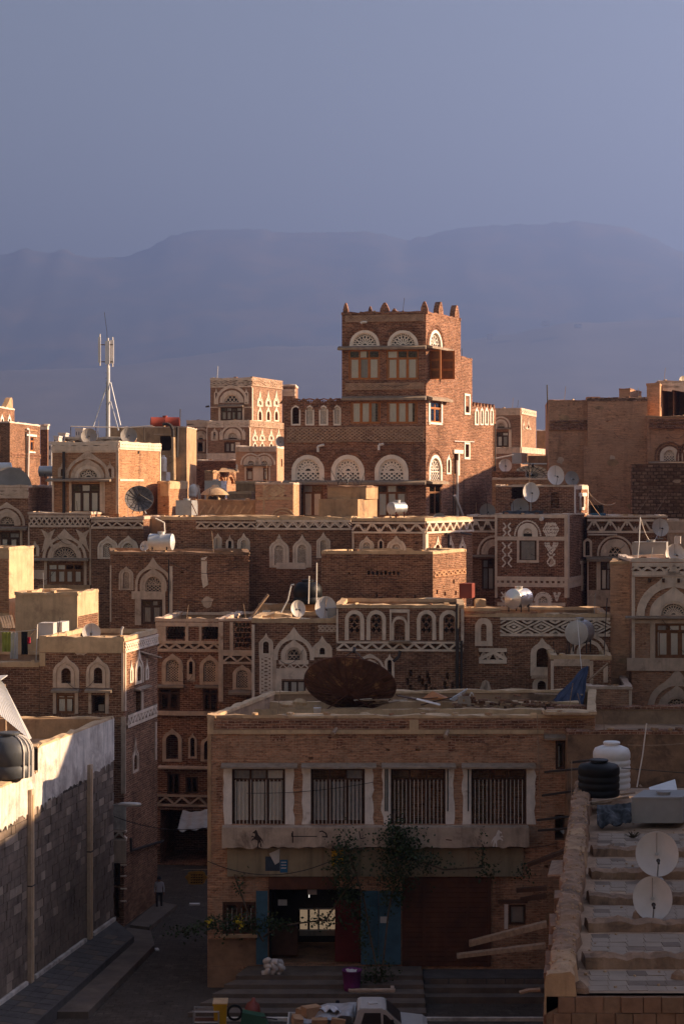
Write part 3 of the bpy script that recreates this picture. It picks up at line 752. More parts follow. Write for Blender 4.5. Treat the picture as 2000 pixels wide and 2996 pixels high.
for k, (x0, x1) in enumerate(((120, 330), (380, 592), (665, 880))):
    b.fan(F0, 2, (x0, 1057, x1, 1222), 'net', .26, voussoir='brick_dark', n=9, w=.12)
    b.window(F0, 2, (x0 + 10, 1250, x1 - 6, 1462), 3, .24, 'wood')
for x0, x1, st_ in ((115, 177, None), (208, 267, 'net'), (299, 358, 'net'), (391, 442, 'net')):
    b.niche(F0, 2, (x0, 728, x1, 862), .72, 'gypsum', .10, st_, hole=.5 if st_ else 1.0, groove=False, d=.04)
    u0, u1, z0, z1 = F0.rect(2, x0, 728, x1, 862); b.voussoir(F0, u0, u1, z0, z1, 'brick_dark')
b.frieze(U0, 2, (470, 138, 985, 182), 'diamond', .55, 'brick_frieze', .07, .085, .09, 2)
b.frieze(U0, 2, (470, 584, 985, 628), 'diamond', .55, 'brick_frieze', .07, .085, .09, 2)
b.frieze(F0, 2, (85, 872, 985, 972), 'diamond', .62, 'brick_frieze', .07, .085, .09, 4)
for f, r in ((U0, (425, 338, 1000, 366)), (U1, (1000, 342, 1140, 368)), (U0, (450, 668, 1000, 698)), (U1, (1000, 672, 1135, 704)), (F0, (64, 1220, 998, 1250)), (F1, (1000, 1220, 1110, 1246))):
    b.ledge(f, 2, r, 'slate', .45)
b.fan(U1, 2, (1020, 240, 1102, 345), 'petal', .16, voussoir='brick_dark', n=6)
w = b.window(U1, 2, (1024, 370, 1097, 560), 2, .0, 'wood_orange', curtain='curtain_grey')
for x, a in ((1026, -1), (1096, 1)):                    # shutters swung open
    u, z0 = U1.uz(2, x, 560); z1 = U1.uz(2, x, 372)[1]
    q = MB(); e = .95; v = U1.p(u, z0); dr = (U1.n * .95 + U1.t * .3 * a).to_3d() * .95; n_ = V((dr.y, -dr.x, 0)).normalized() * .05
    q.hexa([v, v + dr, v + dr + V((0, 0, z1 - z0)), v + V((0, 0, z1 - z0)), v + n_, v + dr + n_, v + dr + n_ + V((0, 0, z1 - z0)), v + n_ + V((0, 0, z1 - z0))])
    sh = b.part('shutter', q, 'wood_orange')
    p_ = MB()
    for k in range(3):
        h0, h1 = z0 + (z1 - z0) * (k + .12) / 3, z0 + (z1 - z0) * (k + .88) / 3; c0 = v + dr * .15 - n_ * .35; c1 = v + dr * .85 - n_ * .35; o = n_ * 1.7
        p_.hexa([V((c0.x, c0.y, h0)), V((c1.x, c1.y, h0)), V((c1.x, c1.y, h1)), V((c0.x, c0.y, h1)), V((c0.x, c0.y, h0)) + o, V((c1.x, c1.y, h0)) + o, V((c1.x, c1.y, h1)) + o, V((c0.x, c0.y, h1)) + o])
    b.part('shutter_panel', p_, 'wood', sh)
b.window(F1, 2, (1020, 704, 1097, 846), 2, .3, 'wood_orange')
for r in ((1012, 698, 1022, 856), (1094, 698, 1102, 856), (1012, 842, 1102, 856)): b.band(F1, 2, r, 'gypsum', .06)
b.fan(F1, 2, (1018, 1056, 1102, 1224), 'petal', .2, voussoir='brick_dark', n=6)
b.window(F1, 2, (1020, 1250, 1097, 1452), 2, .24, 'wood')
for r in ((1252, 668, 1278, 778), (1251, 985, 1276, 1070)):
    b.dark(F1, 2, r)
    x0, y0, x1, y1 = r
    for q in ((x0 - 6, y0 - 14, x1 + 6, y0), (x0 - 6, y1, x1 + 6, y1 + 14), (x0 - 6, y0, x0, y1), (x1, y0, x1 + 6, y1)): b.band(F1, 2, q, 'gypsum', .06, name='surround')
b.dark(F1, 2, (1180, 1045, 1206, 1185), frame='wood'); b.band(F1, 2, (1173, 1022, 1232, 1046), 'gypsum', .12, name='surround'); b.band(F1, 2, (1206, 1046, 1214, 1190), 'gypsum', .06, name='surround')
b.niche(F1, 2, (1130, 1048, 1158, 1182), .55, 'gypsum', .3, None, groove=False, d=.05)
for x0, x1 in ((1314, 1340), (1349, 1371), (1380, 1403), (1414, 1436)):
    b.niche(F1, 2, (x0, 740, x1, 860), .62, 'gypsum', .2, 'net', groove=False, d=.05, hole=.3)
b.pipe(F1, 2, [(1187, 1090), (1190, 1462)], .1, 'pipe_white', .16); b.pipe(F1, 2, [(1132, 1320), (1185, 1455)], .11, 'pipe_white', .6)
b.pipe(F1, 2, [(1168, 1075), (1170, 1450)], .03, 'pipe_dark', .08); b.pipe(F1, 2, [(1175, 965), (1305, 970)], .035, 'pipe_white', .1); b.pipe(F1, 2, [(1441, 850), (1441, 1470)], .06, 'pipe_dark', .1)
for f, P in ((U0, [(615, 187), (585, 187), (576, 196)]), (F0, [(337, 988), (296, 1000), (296, 1036)]), (F0, [(725, 984), (693, 990), (693, 1024)])): b.pipe(f, 2, P, .09, 'pipe_white', .3, 'drain_spout')
for x, w_, y, f in ((470, 34, 58, U0), (630, 24, 80, U0), (725, 60, 56, U0), (788, 34, 94, U0), (985, 46, 48, U0), (1098, 40, 52, U1), (1203, 40, 74, U1)):
    u, z = f.uz(2, x, y); hw = w_ / 2 * mpp(2, 127) * (1 if f is U0 else 2.0); zb = up.z1 - .05; H = z - zb
    P = [(u - hw, zb), (u - hw * .95, zb + H * .45), (u - hw * .55, zb + H * .78), (u - hw * .15, z), (u + hw * .25, z), (u + hw * .6, zb + H * .75), (u + hw * 1.0, zb + H * .42), (u + hw, zb)]
    if f is U1: P = [(max(.05, min(U1.L - .05, a)), c) for a, c in P]
    b.part('pinnacle', MB().prism(f, P, -.42, -.02, True), 'brick_dark')
# scalloped parapet with little crests over the wing niches
q = MB()
for x, y in ((75, 684), (140, 700), (195, 696), (284, 692), (371, 690), (430, 700)):
    u, z = F0.uz(2, x, y); q.prism(F0, [(u - .42, lo.z1 - .05), (u - .25, lo.z1 + .12), (u, max(z + .1, lo.z1 + .3)), (u + .25, lo.z1 + .12), (u + .42, lo.z1 - .05)], -.3, -.01, True)
b.part('crest', q, 'brick_dark')
q = MB()
for k in range(7):
    u = F1.uz(2, 1318 + k * 21, 712)[0]; q.prism(F1, [(u - .3, lo.z1 - .05), (u, lo.z1 + .35), (u + .3, lo.z1 - .05)], -.3, -.01, True)
b.part('crest', q, 'brick_dark'); b.finish()

# ------------------------------------------------------------------ far tower house with lit right face
b = Bld('tower_house', 'far orange brick tower house with white-outlined slender windows, left of the tall tower', 11, [(540, 177), (972, 176), (1420, 186)], 600, 'brick_far', cat='tower house', coping='lime_pale', cop_h=.1)
lo = b.main; up = b.block(11, [(577, 178.5), (997, 177.5), (1307, 184.5)], 166, 'brick_far', lo.z1 - .6, coping='lime_pale', cop_h=.12)
bk = b.block(11, [(1310, 186), (1440, 185.8), (1468, 190)], 240, 'brick_far', lo.z1 - .6, coping='lime_pale')
an = b.block(11, [(335, 178), (540, 178)], 606, 'brick_far', 0, depth=7, coping='lime')
U0, U1, F0, F1, A0 = up.faces[0], up.faces[1], lo.faces[0], lo.faces[1], an.faces[0]
b.frieze(U0, 11, (577, 172, 997, 256), 'chev', 1.7, 'lime_pale', .12, .09, .08); b.frieze(U1, 11, (997, 168, 1307, 258), 'chev', 2.2, 'brick_frieze', .14, .11, .08)
b.frieze(F0, 11, (540, 604, 972, 664), 'chev', 1.5, 'lime_pale', .12, .08, .08); b.frieze(F1, 11, (972, 606, 1330, 668), 'chev', 1.8, 'brick_frieze', .12, .09, .08)
b.frieze(A0, 11, (340, 608, 540, 662), 'chev', 1.4, 'lime', .2, .11); b.frieze(bk.faces[0], 11, (1310, 275, 1440, 345), 'chev', 1.2, 'lime_pale', .2, .1)
b.fan(U0, 11, (705, 318, 885, 412), 'star', .12, 'lime_pale', hood=.75, hoodm='lime_pale', w=.09)
b.window(U0, 11, (682, 460, 903, 592), 4, .3, 'wood_dark', 'curtain_grey')
b.ledge(U0, 11, (660, 430, 920, 458), 'slate', .4)
for x in (638, 945): b.niche(U0, 11, (x - 22, 262, x + 22, 428), .4, 'lime_pale', .8, None, groove=False, hole=.15)
for x0, x1 in ((580, 665), (915, 993)): b.band(U0, 11, (x0, 454, x1, 464), 'lime_pale')
b.band(U0, 11, (660, 458, 680, 596), 'lime_pale'); b.band(U0, 11, (905, 458, 922, 596), 'lime_pale'); b.band(U1, 11, (998, 258, 1006, 606), 'lime_pale'); b.band(F1, 11, (973, 666, 980, 866), 'lime_pale')
for x in (1078, 1163, 1245):
    b.niche(U1, 11, (x - 31, 280, x + 31, 452), .5, 'lime_pale', .5, 'star', groove=True, hole=.3); b.niche(U1, 11, (x - 25, 440, x + 25, 603), .62, 'lime_pale', .3, None, groove=False, hole=.3)
for x in (1027, 1100, 1192, 1268):
    b.niche(F1, 11, (x - 30, 672, x + 30, 800), .5, 'lime_pale', .4, 'star', hole=.3); b.niche(F1, 11, (x - 24, 790, x + 24, 872), .6, 'lime_pale', .3, None, groove=False, hole=.3)
b.fan(F0, 11, (742, 700, 865, 780), 'net', .15, 'lime_pale', hood=.6, hoodm='lime_pale', glass=False)
b.ledge(F0, 11, (715, 780, 890, 796), 'slate', .3); b.window(F0, 11, (718, 815, 832, 920), 2, .0, 'wood_dark')
b.band(F0, 11, (832, 815, 880, 925), 'lime_pale'); b.band(F0, 11, (540, 664, 548, 985), 'lime_pale')
b.niche(F0, 11, (585, 670, 655, 798), .42, 'lime_pale', .3, 'star', hole=.3)
for x in (690, 918): b.niche(F0, 11, (x - 18, 675, x + 18, 790), .4, 'lime_pale', .8, None, groove=False, hole=.15)
b.frieze(F0, 11, (540, 928, 835, 992), 'chev', 1.5, 'lime_pale', .2, .11)
b.fan(A0, 11, (440, 728, 520, 786), 'petal', .15, 'lime_pale', hood=.6, hoodm='lime', n=5); b.dark(A0, 11, (450, 818, 500, 908), frame='wood_dark')
b.band(A0, 11, (425, 808, 448, 915), 'lime'); b.band(A0, 11, (500, 808, 520, 915), 'lime'); b.frieze(A0, 11, (370, 930, 540, 985), 'chev', 1.4, 'lime', .2, .1)
b.niche(bk.faces[0], 11, (1395, 355, 1450, 420), .5, 'lime_pale', .4, None, hole=.3)
b.pipe(U0, 11, [(632, 160), (640, 35)], .04, 'steel_dull', -.4, 'aerial'); b.pipe(U0, 11, [(545, 455), (578, 450)], .09, 'pipe_dark', .4, 'drain_spout')
b.finish()
b = Bld('brick_house', 'plain dark brick house below the far orange tower', 11, [(240, 168), (836, 167)], 1002, 'brick_dark', coping='lime_pale', cop_h=.08, depth=6); b.finish()
b = Bld('plaster_house', 'small house with two arched fanlights in front of the far tower', 11, [(835, 160), (1255, 159.5), (1345, 166)], 868, 'brick_brown', coping='lime_pale')
F0, F1 = b.main.faces[:2]
b.frieze(F0, 11, (840, 868, 1245, 912), 'tri', .95, 'lime', .15, .11); b.frieze(F0, 11, (840, 868, 1245, 912), 'tri', .5, 'brick_dark', .0, .07, .05)
for x in (990, 1127):
    b.fan(F0, 11, (x - 58, 975, x + 58, 1045), 'star', .22, 'lime_pale', hood=.42, hoodm='lime_pale', w=.06)
b.ledge(F0, 11, (915, 1046, 1200, 1060), 'slate', .25); b.window(F0, 11, (945, 1075, 1010, 1200), 1, .26, 'wood'); b.window(F0, 11, (1115, 1075, 1170, 1200), 1, .26, 'wood')
b.band(F0, 11, (1010, 1062, 1115, 1205), 'lime_pale', .03); b.band(F0, 11, (926, 1062, 944, 1205), 'lime_pale', .03); b.band(F0, 11, (1171, 1062, 1188, 1205), 'lime_pale', .03)
b.dark(F1, 11, (1296, 985, 1310, 1065)); b.finish()
b = Bld('plaster_house', 'grey-brown house with pierced vent panel under the red tank', 11, [(-480, 158), (336, 157.6)], 662, 'mud', coping='lime', cop_h=.06)
F0 = b.main.faces[0]
q = MB(); u0, u1, z0, z1 = F0.rect(11, 66, 768, 160, 900)
for j in range(7):
    for i in range(6):
        u = u0 + (u1 - u0) * (i + .5 * (j % 2)) / 6; z = z0 + (z1 - z0) * j / 7; F0.ops.append((u, u + .22, z, z + .3, 'rect', .6))
b.band(F0, 11, (160, 955, 248, 962), 'lime'); b.pipe(F0, 11, [(247, 660), (240, 970)], .12, 'pipe_dark', .2); b.pipe(F0, 11, [(100, 635), (150, 630), (185, 648), (205, 690), (207, 760)], .13, 'pipe_dark', .5)
b.pipe(F0, 11, [(207, 765), (213, 1200)], .16, 'mud_pale', .4); b.band(F0, 11, (0, 730, 200, 736), 'lime', .04)
b.finish()
b = Bld('brick_fragment', 'sunlit brick wall stub with two blind arches, below the far tower', 11, [(520, 150.5), (606, 149.5), (836, 156)], 1120, 'brick_orange', cat='wall', coping='mud', parapet=.3)
F1 = b.main.faces[1]
for x in (683, 785): u0, u1, z0, z1 = F1.rect(11, x - 32, 1165, x + 32, 1240); F1.ops.append((u0, u1, z0, z1, 'arch', .2)); b.voussoir(F1, u0, u1, z0, z1, 'brick_red')
b.finish()

# ------------------------------------------------------------------ left edge, far
b = Bld('brick_house', 'sunlit brick house with yellow window at the far left edge', 15, [(-500, 161.5), (155, 160), (617, 169)], 500, 'brick_red', coping='lime_pale', cop_h=.08)
up = b.block(15, [(-500, 163), (-8, 161.2), (226, 166)], 272, 'brick_red', b.main.z1 - .5, coping='lime_pale', cop_h=.1)
bk = b.block(15, [(622, 173), (730, 172.5), (745, 177)], 548, 'brick_red', 0, coping='lime_pale', cop_h=.1)
F0, F1 = b.main.faces[:2]
b.window(F1, 15, (432, 715, 522, 945), 2, .3, 'wood_orange'); b.band(F1, 15, (388, 684, 550, 714), 'gypsum', .12); b.band(F1, 15, (424, 946, 530, 968), 'gypsum', .1)
b.window(F0, 15, (-40, 690, 18, 955), 1, .3, 'wood_orange'); b.frieze(F1, 15, (170, 978, 620, 1038), 'saw', .42, 'brick_dark', .1, .14)
b.pipe(F1, 15, [(392, 610), (405, 600), (424, 612), (428, 640), (412, 1345)], .09, 'pipe_white', .12); b.pipe(F1, 15, [(388, 640), (388, 1330)], .07, 'pipe_dark', .1)
for x in (30, 142): b.niche(up.faces[1], 15, (x - 26, 372, x + 26, 520), .6, 'gypsum', .2, None, groove=False, hole=.3)
b.frieze(bk.faces[0], 15, (626, 562, 736, 612), 'tri', .7, 'gypsum', .16, .12); b.band(F1, 15, (455, 612, 570, 636), 'brick_orange', .06)
q = MB(); u, z = up.faces[1].uz(15, 195, 120); f = up.faces[1]; zb = up.z1
q.prism(f, [(u - 2.1, zb), (u - 1.0, zb + (z - zb) * .6), (u - .6, z - .1), (u, z), (u + .3, z - .3), (u + .3, zb)], -.5, -.05, True); b.part('pinnacle', q, 'mud'); b.finish()

# ------------------------------------------------------------------ right, far
b = Bld('plaster_house', 'small far house with sunlit right wall and white bands, right of the tall tower', 12, [(120, 181), (475, 180), (655, 188)], 66, 'brick_far', coping='lime', cop_h=.1)
lw = b.block(12, [(120, 180), (478, 179), (800, 190)], 510, 'brick_far', 0, coping='lime', cop_h=.05); b.main.z0 = lw.z1 - .6
for f in b.main.faces: f.z0 = lw.z1 - .6
F0, F1 = b.main.faces[:2]
md = b.block(12, [(478, 181), (665, 188), ], 400, 'brick_far', lw.z1 - .6, depth=2)
b.blocks.pop()
b.frieze(F0, 12, (150, 75, 470, 138), 'tri', 1.5, 'lime', .2, .16); b.frieze(F1, 12, (480, 72, 652, 140), 'tri', 1.0, 'lime', .2, .16)
b.frieze(lw.faces[0], 12, (150, 514, 475, 578), 'tri', 1.5, 'lime', .25, .16); b.frieze(lw.faces[1], 12, (482, 514, 800, 580), 'tri', 1.0, 'lime', .25, .16)
b.fan(F0, 12, (200, 208, 305, 278), 'petal', .12, 'lime', hood=.5, hoodm='lime_pale', n=6); b.window(F0, 12, (200, 330, 340, 500), 2, .25, 'wood_dark'); b.ledge(F0, 12, (170, 284, 360, 300), 'slate', .4)
b.band(F0, 12, (342, 300, 372, 505), 'lime_pale'); b.band(F1, 12, (476, 140, 484, 505), 'lime')
b.niche(F1, 12, (530, 165, 595, 298), .42, 'lime', .4, None, hole=.3); b.niche(F1, 12, (498, 190, 520, 300), .5, 'lime', .3, None, groove=False, hole=.2); b.finish()
b = Bld('plaster_block', 'brown rooftop room with sunlit edge beside the big blank brown house', 12, [(660, 192), (782, 191.5), (815, 196)], 312, 'mud', cat='house', coping='gypsum', cop_h=.08); b.finish()

b = Bld('brown_house', 'big blank brown house with zigzag frieze and rubble parapet, right side', 16, [(-158, 148), (1095, 147.4)], 405, 'brick_brown', coping='brick_brown', cop_h=.1, depth=9)
F0 = b.main.faces[0]
pj = b.block(16, [(290, 147.0), (1100, 146.4)], 980, 'brick_brown', 0, depth=.5, parapet=0, coping=None); pj2 = b.block(16, [(338, 147.2), (1098, 146.7)], 400, 'brick_brown', pj.z1, depth=.6, parapet=0, coping='rubble', cop_h=.25)
b.frieze(F0, 16, (-140, 655, 338, 772), 'zig', 1.15, 'brick_dark', .1, .2, .16, 2)
q = b.block(16, [(338, 147.3), (500, 147.3)], 352, 'brick_brown', b.main.z1 - .2, depth=1.2, parapet=0, coping=None)
F0.ops.append((*F0.rect(16, 384, 1475, 415, 1508), 'rect', .4))
b.finish()
b = Bld('roof_room', 'small brick rooftop room with sunlit side on the blank brown house', 16, [(738, 150), (878, 149.5), (1022, 154)], 256, 'brick_brown', z0=b.main.z1 - 1, cat='rooftop room', coping='brick_orange', cop_h=.05)
b.finish()
b = Bld('arcaded_house', 'house at the right edge with sunlit brick piers above arched white fanlights', 16, [(1098, 146), (1900, 145.8)], 608, 'brick_brown', coping='mud', cop_h=.08, depth=9)
F0 = b.main.faces[0]
b.frieze(F0, 16, (1125, 640, 1900, 756), 'zig', 1.6, 'brick_dark', .1, .2, .16, 2)
for x in (1378, 1655):
    b.fan(F0, 16, (x - 114, 988, x + 114, 1172), 'net', .25, 'gypsum', n=8, w=.07); b.hood(F0, *F0.rect(16, x - 125, 988, x + 125, 1172), .4, 'brick_red', .0)
b.ledge(F0, 16, (1108, 1175, 1900, 1206), 'slate', .5)
u0, u1, z0, z1 = F0.rect(16, 1478, 975, 1562, 1060); b.part('triangle_vent', MB().prism(F0, [(u0, z1), ((u0 + u1) / 2, z0), (u1, z1)], -.02, .01), 'pipe_dark')
ub = b.block(16, [(1090, 148.5), (1256, 148.2)], 204, 'brick_brown', b.main.z1 - .6, depth=5, coping='brick_brown')
for x0, x1 in ((1262, 1345), (1432, 1505), (1590, 1660), (1740, 1810)):       # sunlit piers of an open loggia
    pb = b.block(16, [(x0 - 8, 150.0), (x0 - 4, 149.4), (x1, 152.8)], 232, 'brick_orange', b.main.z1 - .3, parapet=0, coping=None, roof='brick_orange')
lt = b.block(16, [(1250, 149.2), (1900, 149.0)], 154, 'lime', pb.z1, depth=5, parapet=.5, coping='lime', cop_h=.06)
b.frieze(lt.faces[0], 16, (1290, 182, 1900, 268), 'chev', 3.0, 'lime_pale', .0, .26, .09)
bw = b.block(16, [(1250, 153.6), (1900, 153.4)], 232, 'brick_brown', b.main.z1 - .3, depth=.8, parapet=0, coping=None)
b.finish()
b = Bld('rubble_wall', 'patched rubble wall sloping up at the right edge, below the arched fanlights', 16, [(905, 139), (1900, 138.6)], 1210, 'rubble', cat='wall', coping=None, depth=1.5, parapet=0, roof='rubble')
F0 = b.main.faces[0]
for x, y0 in ((905, 1350), (960, 1290), (1030, 1240)): pass
b.finish()
b = Bld('plaster_house', 'orange plastered house wall with pierced vent holes behind the dishes, right of the tall tower', 12, [(150, 131), (830, 130)], 870, 'brick_orange', coping='lime', cop_h=.08, depth=5)
bk = b.block(12, [(150, 133), (530, 132.6)], 780, 'brick_red', 0, depth=2, coping=None, parapet=.0)
b.frieze(bk.faces[0], 12, (190, 784, 525, 828), 'saw', .35, 'brick_dark', .08, .1); b.finish()

# ------------------------------------------------------------------ sunlit plastered tower, left
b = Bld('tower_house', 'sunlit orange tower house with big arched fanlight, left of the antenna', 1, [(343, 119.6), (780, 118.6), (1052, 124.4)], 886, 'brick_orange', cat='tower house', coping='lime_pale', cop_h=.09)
F0, F1 = b.main.faces[:2]
b.frieze(F0, 1, (343, 890, 780, 938), 'zig', .72, 'lime_pale', .12, .12, .08, 2); b.frieze(F1, 1, (780, 886, 1052, 922), 'dentil', .38, 'lime_pale', .16, None, .08)
b.frieze(F1, 1, (780, 918, 1052, 936), 'dentil', .25, 'lime_pale', .08, None, .05)
b.fan(F0, 1, (492, 1035, 662, 1116), 'net', .22, 'lime_pale', hood=.62, hoodm='lime', tip=.4, n=7)
b.ledge(F0, 1, (316, 1118, 736, 1140), 'slate', .5); b.window(F0, 1, (472, 1156, 656, 1345), 3, .26, 'wood_dark')
b.niche(F0, 1, (384, 1010, 440, 1112), .34, 'lime', .5, None, groove=False, hole=.12); b.niche(F0, 1, (694, 1005, 752, 1120), .34, 'lime', .5, None, groove=False, hole=.12)
for x0, x1 in ((455, 472), (657, 690)): b.band(F0, 1, (x0, 1140, x1, 1350), 'lime')
b.band(F0, 1, (344, 1140, 356, 1350), 'lime_pale'); b.band(F0, 1, (762, 938, 780, 1350), 'lime'); b.band(F0, 1, (343, 936, 780, 950), 'lime_pale', .04)
b.pipe(F0, 1, [(424, 945), (424, 1350)], .09, 'pipe_dark', .14); b.band(F1, 1, (785, 1124, 940, 1138), 'lime_pale', .04); b.band(F1, 1, (1046, 936, 1052, 1340), 'lime_pale', .04); b.pipe(F1, 1, [(905, 940), (905, 958)], .05, 'pipe_dark', .05)
b.finish()
b = Bld('roof_room', 'low brick parapet with triangle vents behind the two dishes on the antenna roof', 15, [(1000, 137), (2000, 136.5)], 735, 'brick_red', cat='rooftop room', coping='lime_pale', cop_h=.06, depth=2); F0 = b.main.faces[0]
b.frieze(F0, 15, (1040, 745, 1900, 815), 'tri', 1.3, 'lime', .08, .12); b.finish()
b = Bld('plaster_house', 'house with chevron frieze and arched fanlight at the left edge', 4, [(-330, 119), (186, 118.5)], -124, 'brick_red', coping='lime', cop_h=.1)
F0 = b.main.faces[0]
b.frieze(F0, 4, (-330, -118, 186, -50), 'zig', .85, 'lime', .18, .15, .08, 2)
b.fan(F0, 4, (-22, 48, 116, 130), 'net', .2, 'lime', hood=.5, hoodm='lime', tip=.2); b.ledge(F0, 4, (-60, 134, 186, 160), 'slate', .4); b.window(F0, 4, (-60, 172, 132, 300), 3, .3, 'wood_dark')
b.band(F0, 4, (134, 160, 150, 305), 'lime'); b.finish()
b = Bld('plaster_house', 'house with lattice parapet and fan-shaped light over a four-part window', 4, [(186, 116.4), (600, 116)], 52, 'brick_red', coping='lime', cop_h=.1)
F0 = b.main.faces[0]
b.frieze(F0, 4, (192, 62, 596, 140), 'diamond', .62, 'lime', .14, .1, .08)
b.fan(F0, 4, (338, 255, 514, 342), 'petal', .1, 'lime', hood=.55, hoodm='lime', tip=.45, n=9, w=.045)
b.ledge(F0, 4, (215, 340, 588, 360), 'slate', .35); b.window(F0, 4, (312, 378, 550, 512), 4, .32, 'wood', fw=.1)
b.band(F0, 4, (186, 140, 196, 560), 'lime'); b.band(F0, 4, (588, 140, 600, 560), 'lime'); b.band(F0, 4, (292, 360, 310, 520), 'lime'); b.band(F0, 4, (552, 360, 570, 520), 'lime'); b.band(F0, 4, (215, 420, 292, 480), 'lime', .04); b.band(F0, 4, (258, 518, 600, 575), 'mud', .3, name='sill')
for x in (318, 545):                                     # corner stars
    u, z = F0.uz(4, x, 210); b.part('star', MB().prism(F0, [(u - .45, z + .55), (u, z + .3), (u + .45, z + .55), (u + .2, z), (u + .42, z - .9), (u, z - .35), (u - .42, z - .9), (u - .2, z)], -.02, .05), 'lime')
b.niche(F0, 4, (203, 228, 260, 330), .3, 'lime', .4, None, groove=False, hole=.1); b.finish()
b = Bld('brick_house', 'brick house with two round-headed plaster niches beside the lattice parapet', 4, [(600, 115.6), (942, 115.2)], 84, 'brick_red', coping='lime', cop_h=.1)
F0 = b.main.faces[0]
b.frieze(F0, 4, (600, 92, 940, 150), 'tri', .62, 'lime', .14, .1, .08)
for x, y1 in ((706, 348), (838, 318)): b.niche(F0, 4, (x - 64, 195, x + 70, y1), .48, 'lime_pale', .14, 'net', hole=.3)
b.finish()
# ------------------------------------------------------------------ middle, behind the box house
b = Bld('plaster_house', 'low house with faded chevron parapet in front of the far tower', 11, [(380, 123), (1040, 122.5)], 1412, 'mud', coping='mud', cop_h=.08, depth=6)
b.frieze(b.main.faces[0], 11, (470, 1460, 1040, 1540), 'saw', .5, 'mud_pale', 0, .12, .04); b.finish()
b = Bld('plaster_house', 'patched wall with faded diamond ornament left of the tall tower', 11, [(1035, 122), (1420, 121.8)], 1240, 'brick_brown', coping='lime', cop_h=.08, depth=5)
F0 = b.main.faces[0]; b.frieze(F0, 11, (1120, 1255, 1330, 1365), 'chev', 2.0, 'mud_pale', 0, .14, .03); b.band(F0, 11, (1050, 1375, 1400, 1402), 'mud_pale', .03); b.band(F0, 11, (1112, 1250, 1130, 1580), 'mud_pale', .028); b.hood(F0, *F0.rect(11, 1225, 1530, 1400, 1640), .3, 'mud_pale', 0); b.finish()
b = Bld('roof_room', 'sunlit plaster rooftop room with brick side, right of the orange tower', 11, [(40, 122.5), (156, 122), (346, 127)], 1232, 'brick_orange', z0=12, cat='rooftop room', coping='mud_pale')
F1 = b.main.faces[1]; b.band(F1, 11, (157, 1236, 344, 1290), 'mud_pale', .03); b.band(b.main.faces[0], 11, (70, 1240, 155, 1365), 'mud_pale', .03); b.finish()
b = Bld('roof_room', 'low plaster parapet block with sunlit end above the faded chevron parapet', 11, [(745, 130), (997, 129.8), (1032, 132)], 1338, 'mud', z0=12, cat='rooftop room', coping='mud_pale'); b.finish()
b = Bld('roof_room', 'low plaster block with hollow top behind the small domed vent', 11, [(835, 134), (1045, 133.8), (1300, 138)], 1232, 'mud', z0=12, cat='rooftop room', coping='mud_pale'); b.finish()

b = Bld('brick_house', 'long brick house with pierced white parapet and pointed niches, mid picture', 5, [(-330, 113.5), (757, 111.6)], 158, 'brick_red', coping='mud_pale', cop_h=.16, depth=7)
F0 = b.main.faces[0]
b.frieze(F0, 5, (-128, 168, 215, 212), 'tri', .62, 'lime', .1, .1, .09); b.frieze(F0, 5, (215, 160, 757, 216), 'tri', .62, 'lime_pale', .12, .1, .1)
b.frieze(F0, 5, (215, 172, 757, 190), 'tri', .31, 'lime', .0, .07, .08)
for x0, x1, y0, y1 in ((-28, 18, 235, 332), (108, 180, 232, 332), (290, 402, 238, 432), (424, 532, 238, 432), (560, 640, 228, 378)):
    b.niche(F0, 5, (x0, y0, x1, y1), .44, 'lime_pale', .34, 'net', hole=.3)
b.niche(F0, 5, (42, 245, 86, 332), .4, 'lime', .5, None, groove=False, hole=.6); b.band(F0, 5, (330, 404, 500, 440), 'lime_pale', .055)
b.finish()
b = Bld('brick_house', 'brick house with chevron parapet and sunlit right wall, mid picture', 5, [(764, 109.6), (1182, 108.6), (1452, 115)], 164, 'brick_red', coping='mud_pale', cop_h=.16)
F0, F1 = b.main.faces[:2]
b.frieze(F0, 5, (764, 172, 1182, 236), 'meander', .85, 'lime_pale', .1, .1, .1); b.frieze(F1, 5, (1182, 162, 1452, 232), 'meander', 1.0, 'lime_pale', .12, .11, .1)
b.dark(F0, 5, (716, 262, 742, 345)); b.band(F0, 5, (764, 236, 775, 400), 'lime'); b.band(F0, 5, (1168, 236, 1182, 420), 'lime_pale'); b.band(F1, 5, (1182, 232, 1195, 400), 'lime_pale')
b.niche(F0, 5, (806, 250, 890, 360), .5, 'lime_pale', .22, 'net'); b.niche(F0, 5, (962, 248, 1072, 365), .42, 'lime_pale', .2, 'net'); b.niche(F0, 5, (912, 262, 946, 352), .5, 'lime', .3, None, groove=False, hole=.8)
for x0, x1 in ((1222, 1278), (1308, 1342), (1372, 1412)): b.niche(F1, 5, (x0, 250, x1, 342), .5, 'lime_pale', .35, None, hole=.2)
b.pipe(F1, 5, [(1292, 238), (1306, 238), (1306, 330)], .06, 'pipe_dark', .12); b.pipe(F1, 5, [(1350, 232), (1408, 242)], .06, 'pipe_dark', .4); b.finish()
b = Bld('brick_house', 'plain brick box house with sunlit right wall and ventilation slots, mid picture', 5, [(588, 104.6), (1226, 103.6), (1416, 108.6)], 352, 'brick_red', coping='mud_pale', cop_h=.12)
F0, F1 = b.main.faces[:2]
for k in range(8):
    x = 852 + k * 24; F0.ops.append((*F0.rect(5, x, 452 + (k % 2) * 4, x + 14, 474), 'rect', .4))
for x, y in ((898, 575), (1016, 590), (1118, 590)): F0.ops.append((*F0.rect(5, x, y, x + 12, y + 28), 'rect', .25))
b.band(F0, 5, (590, 372, 1226, 378), 'brick_red', .04); b.frieze(F1, 5, (1230, 445, 1412, 478), 'tri', .8, 'brick_orange', .06, .12, .06)
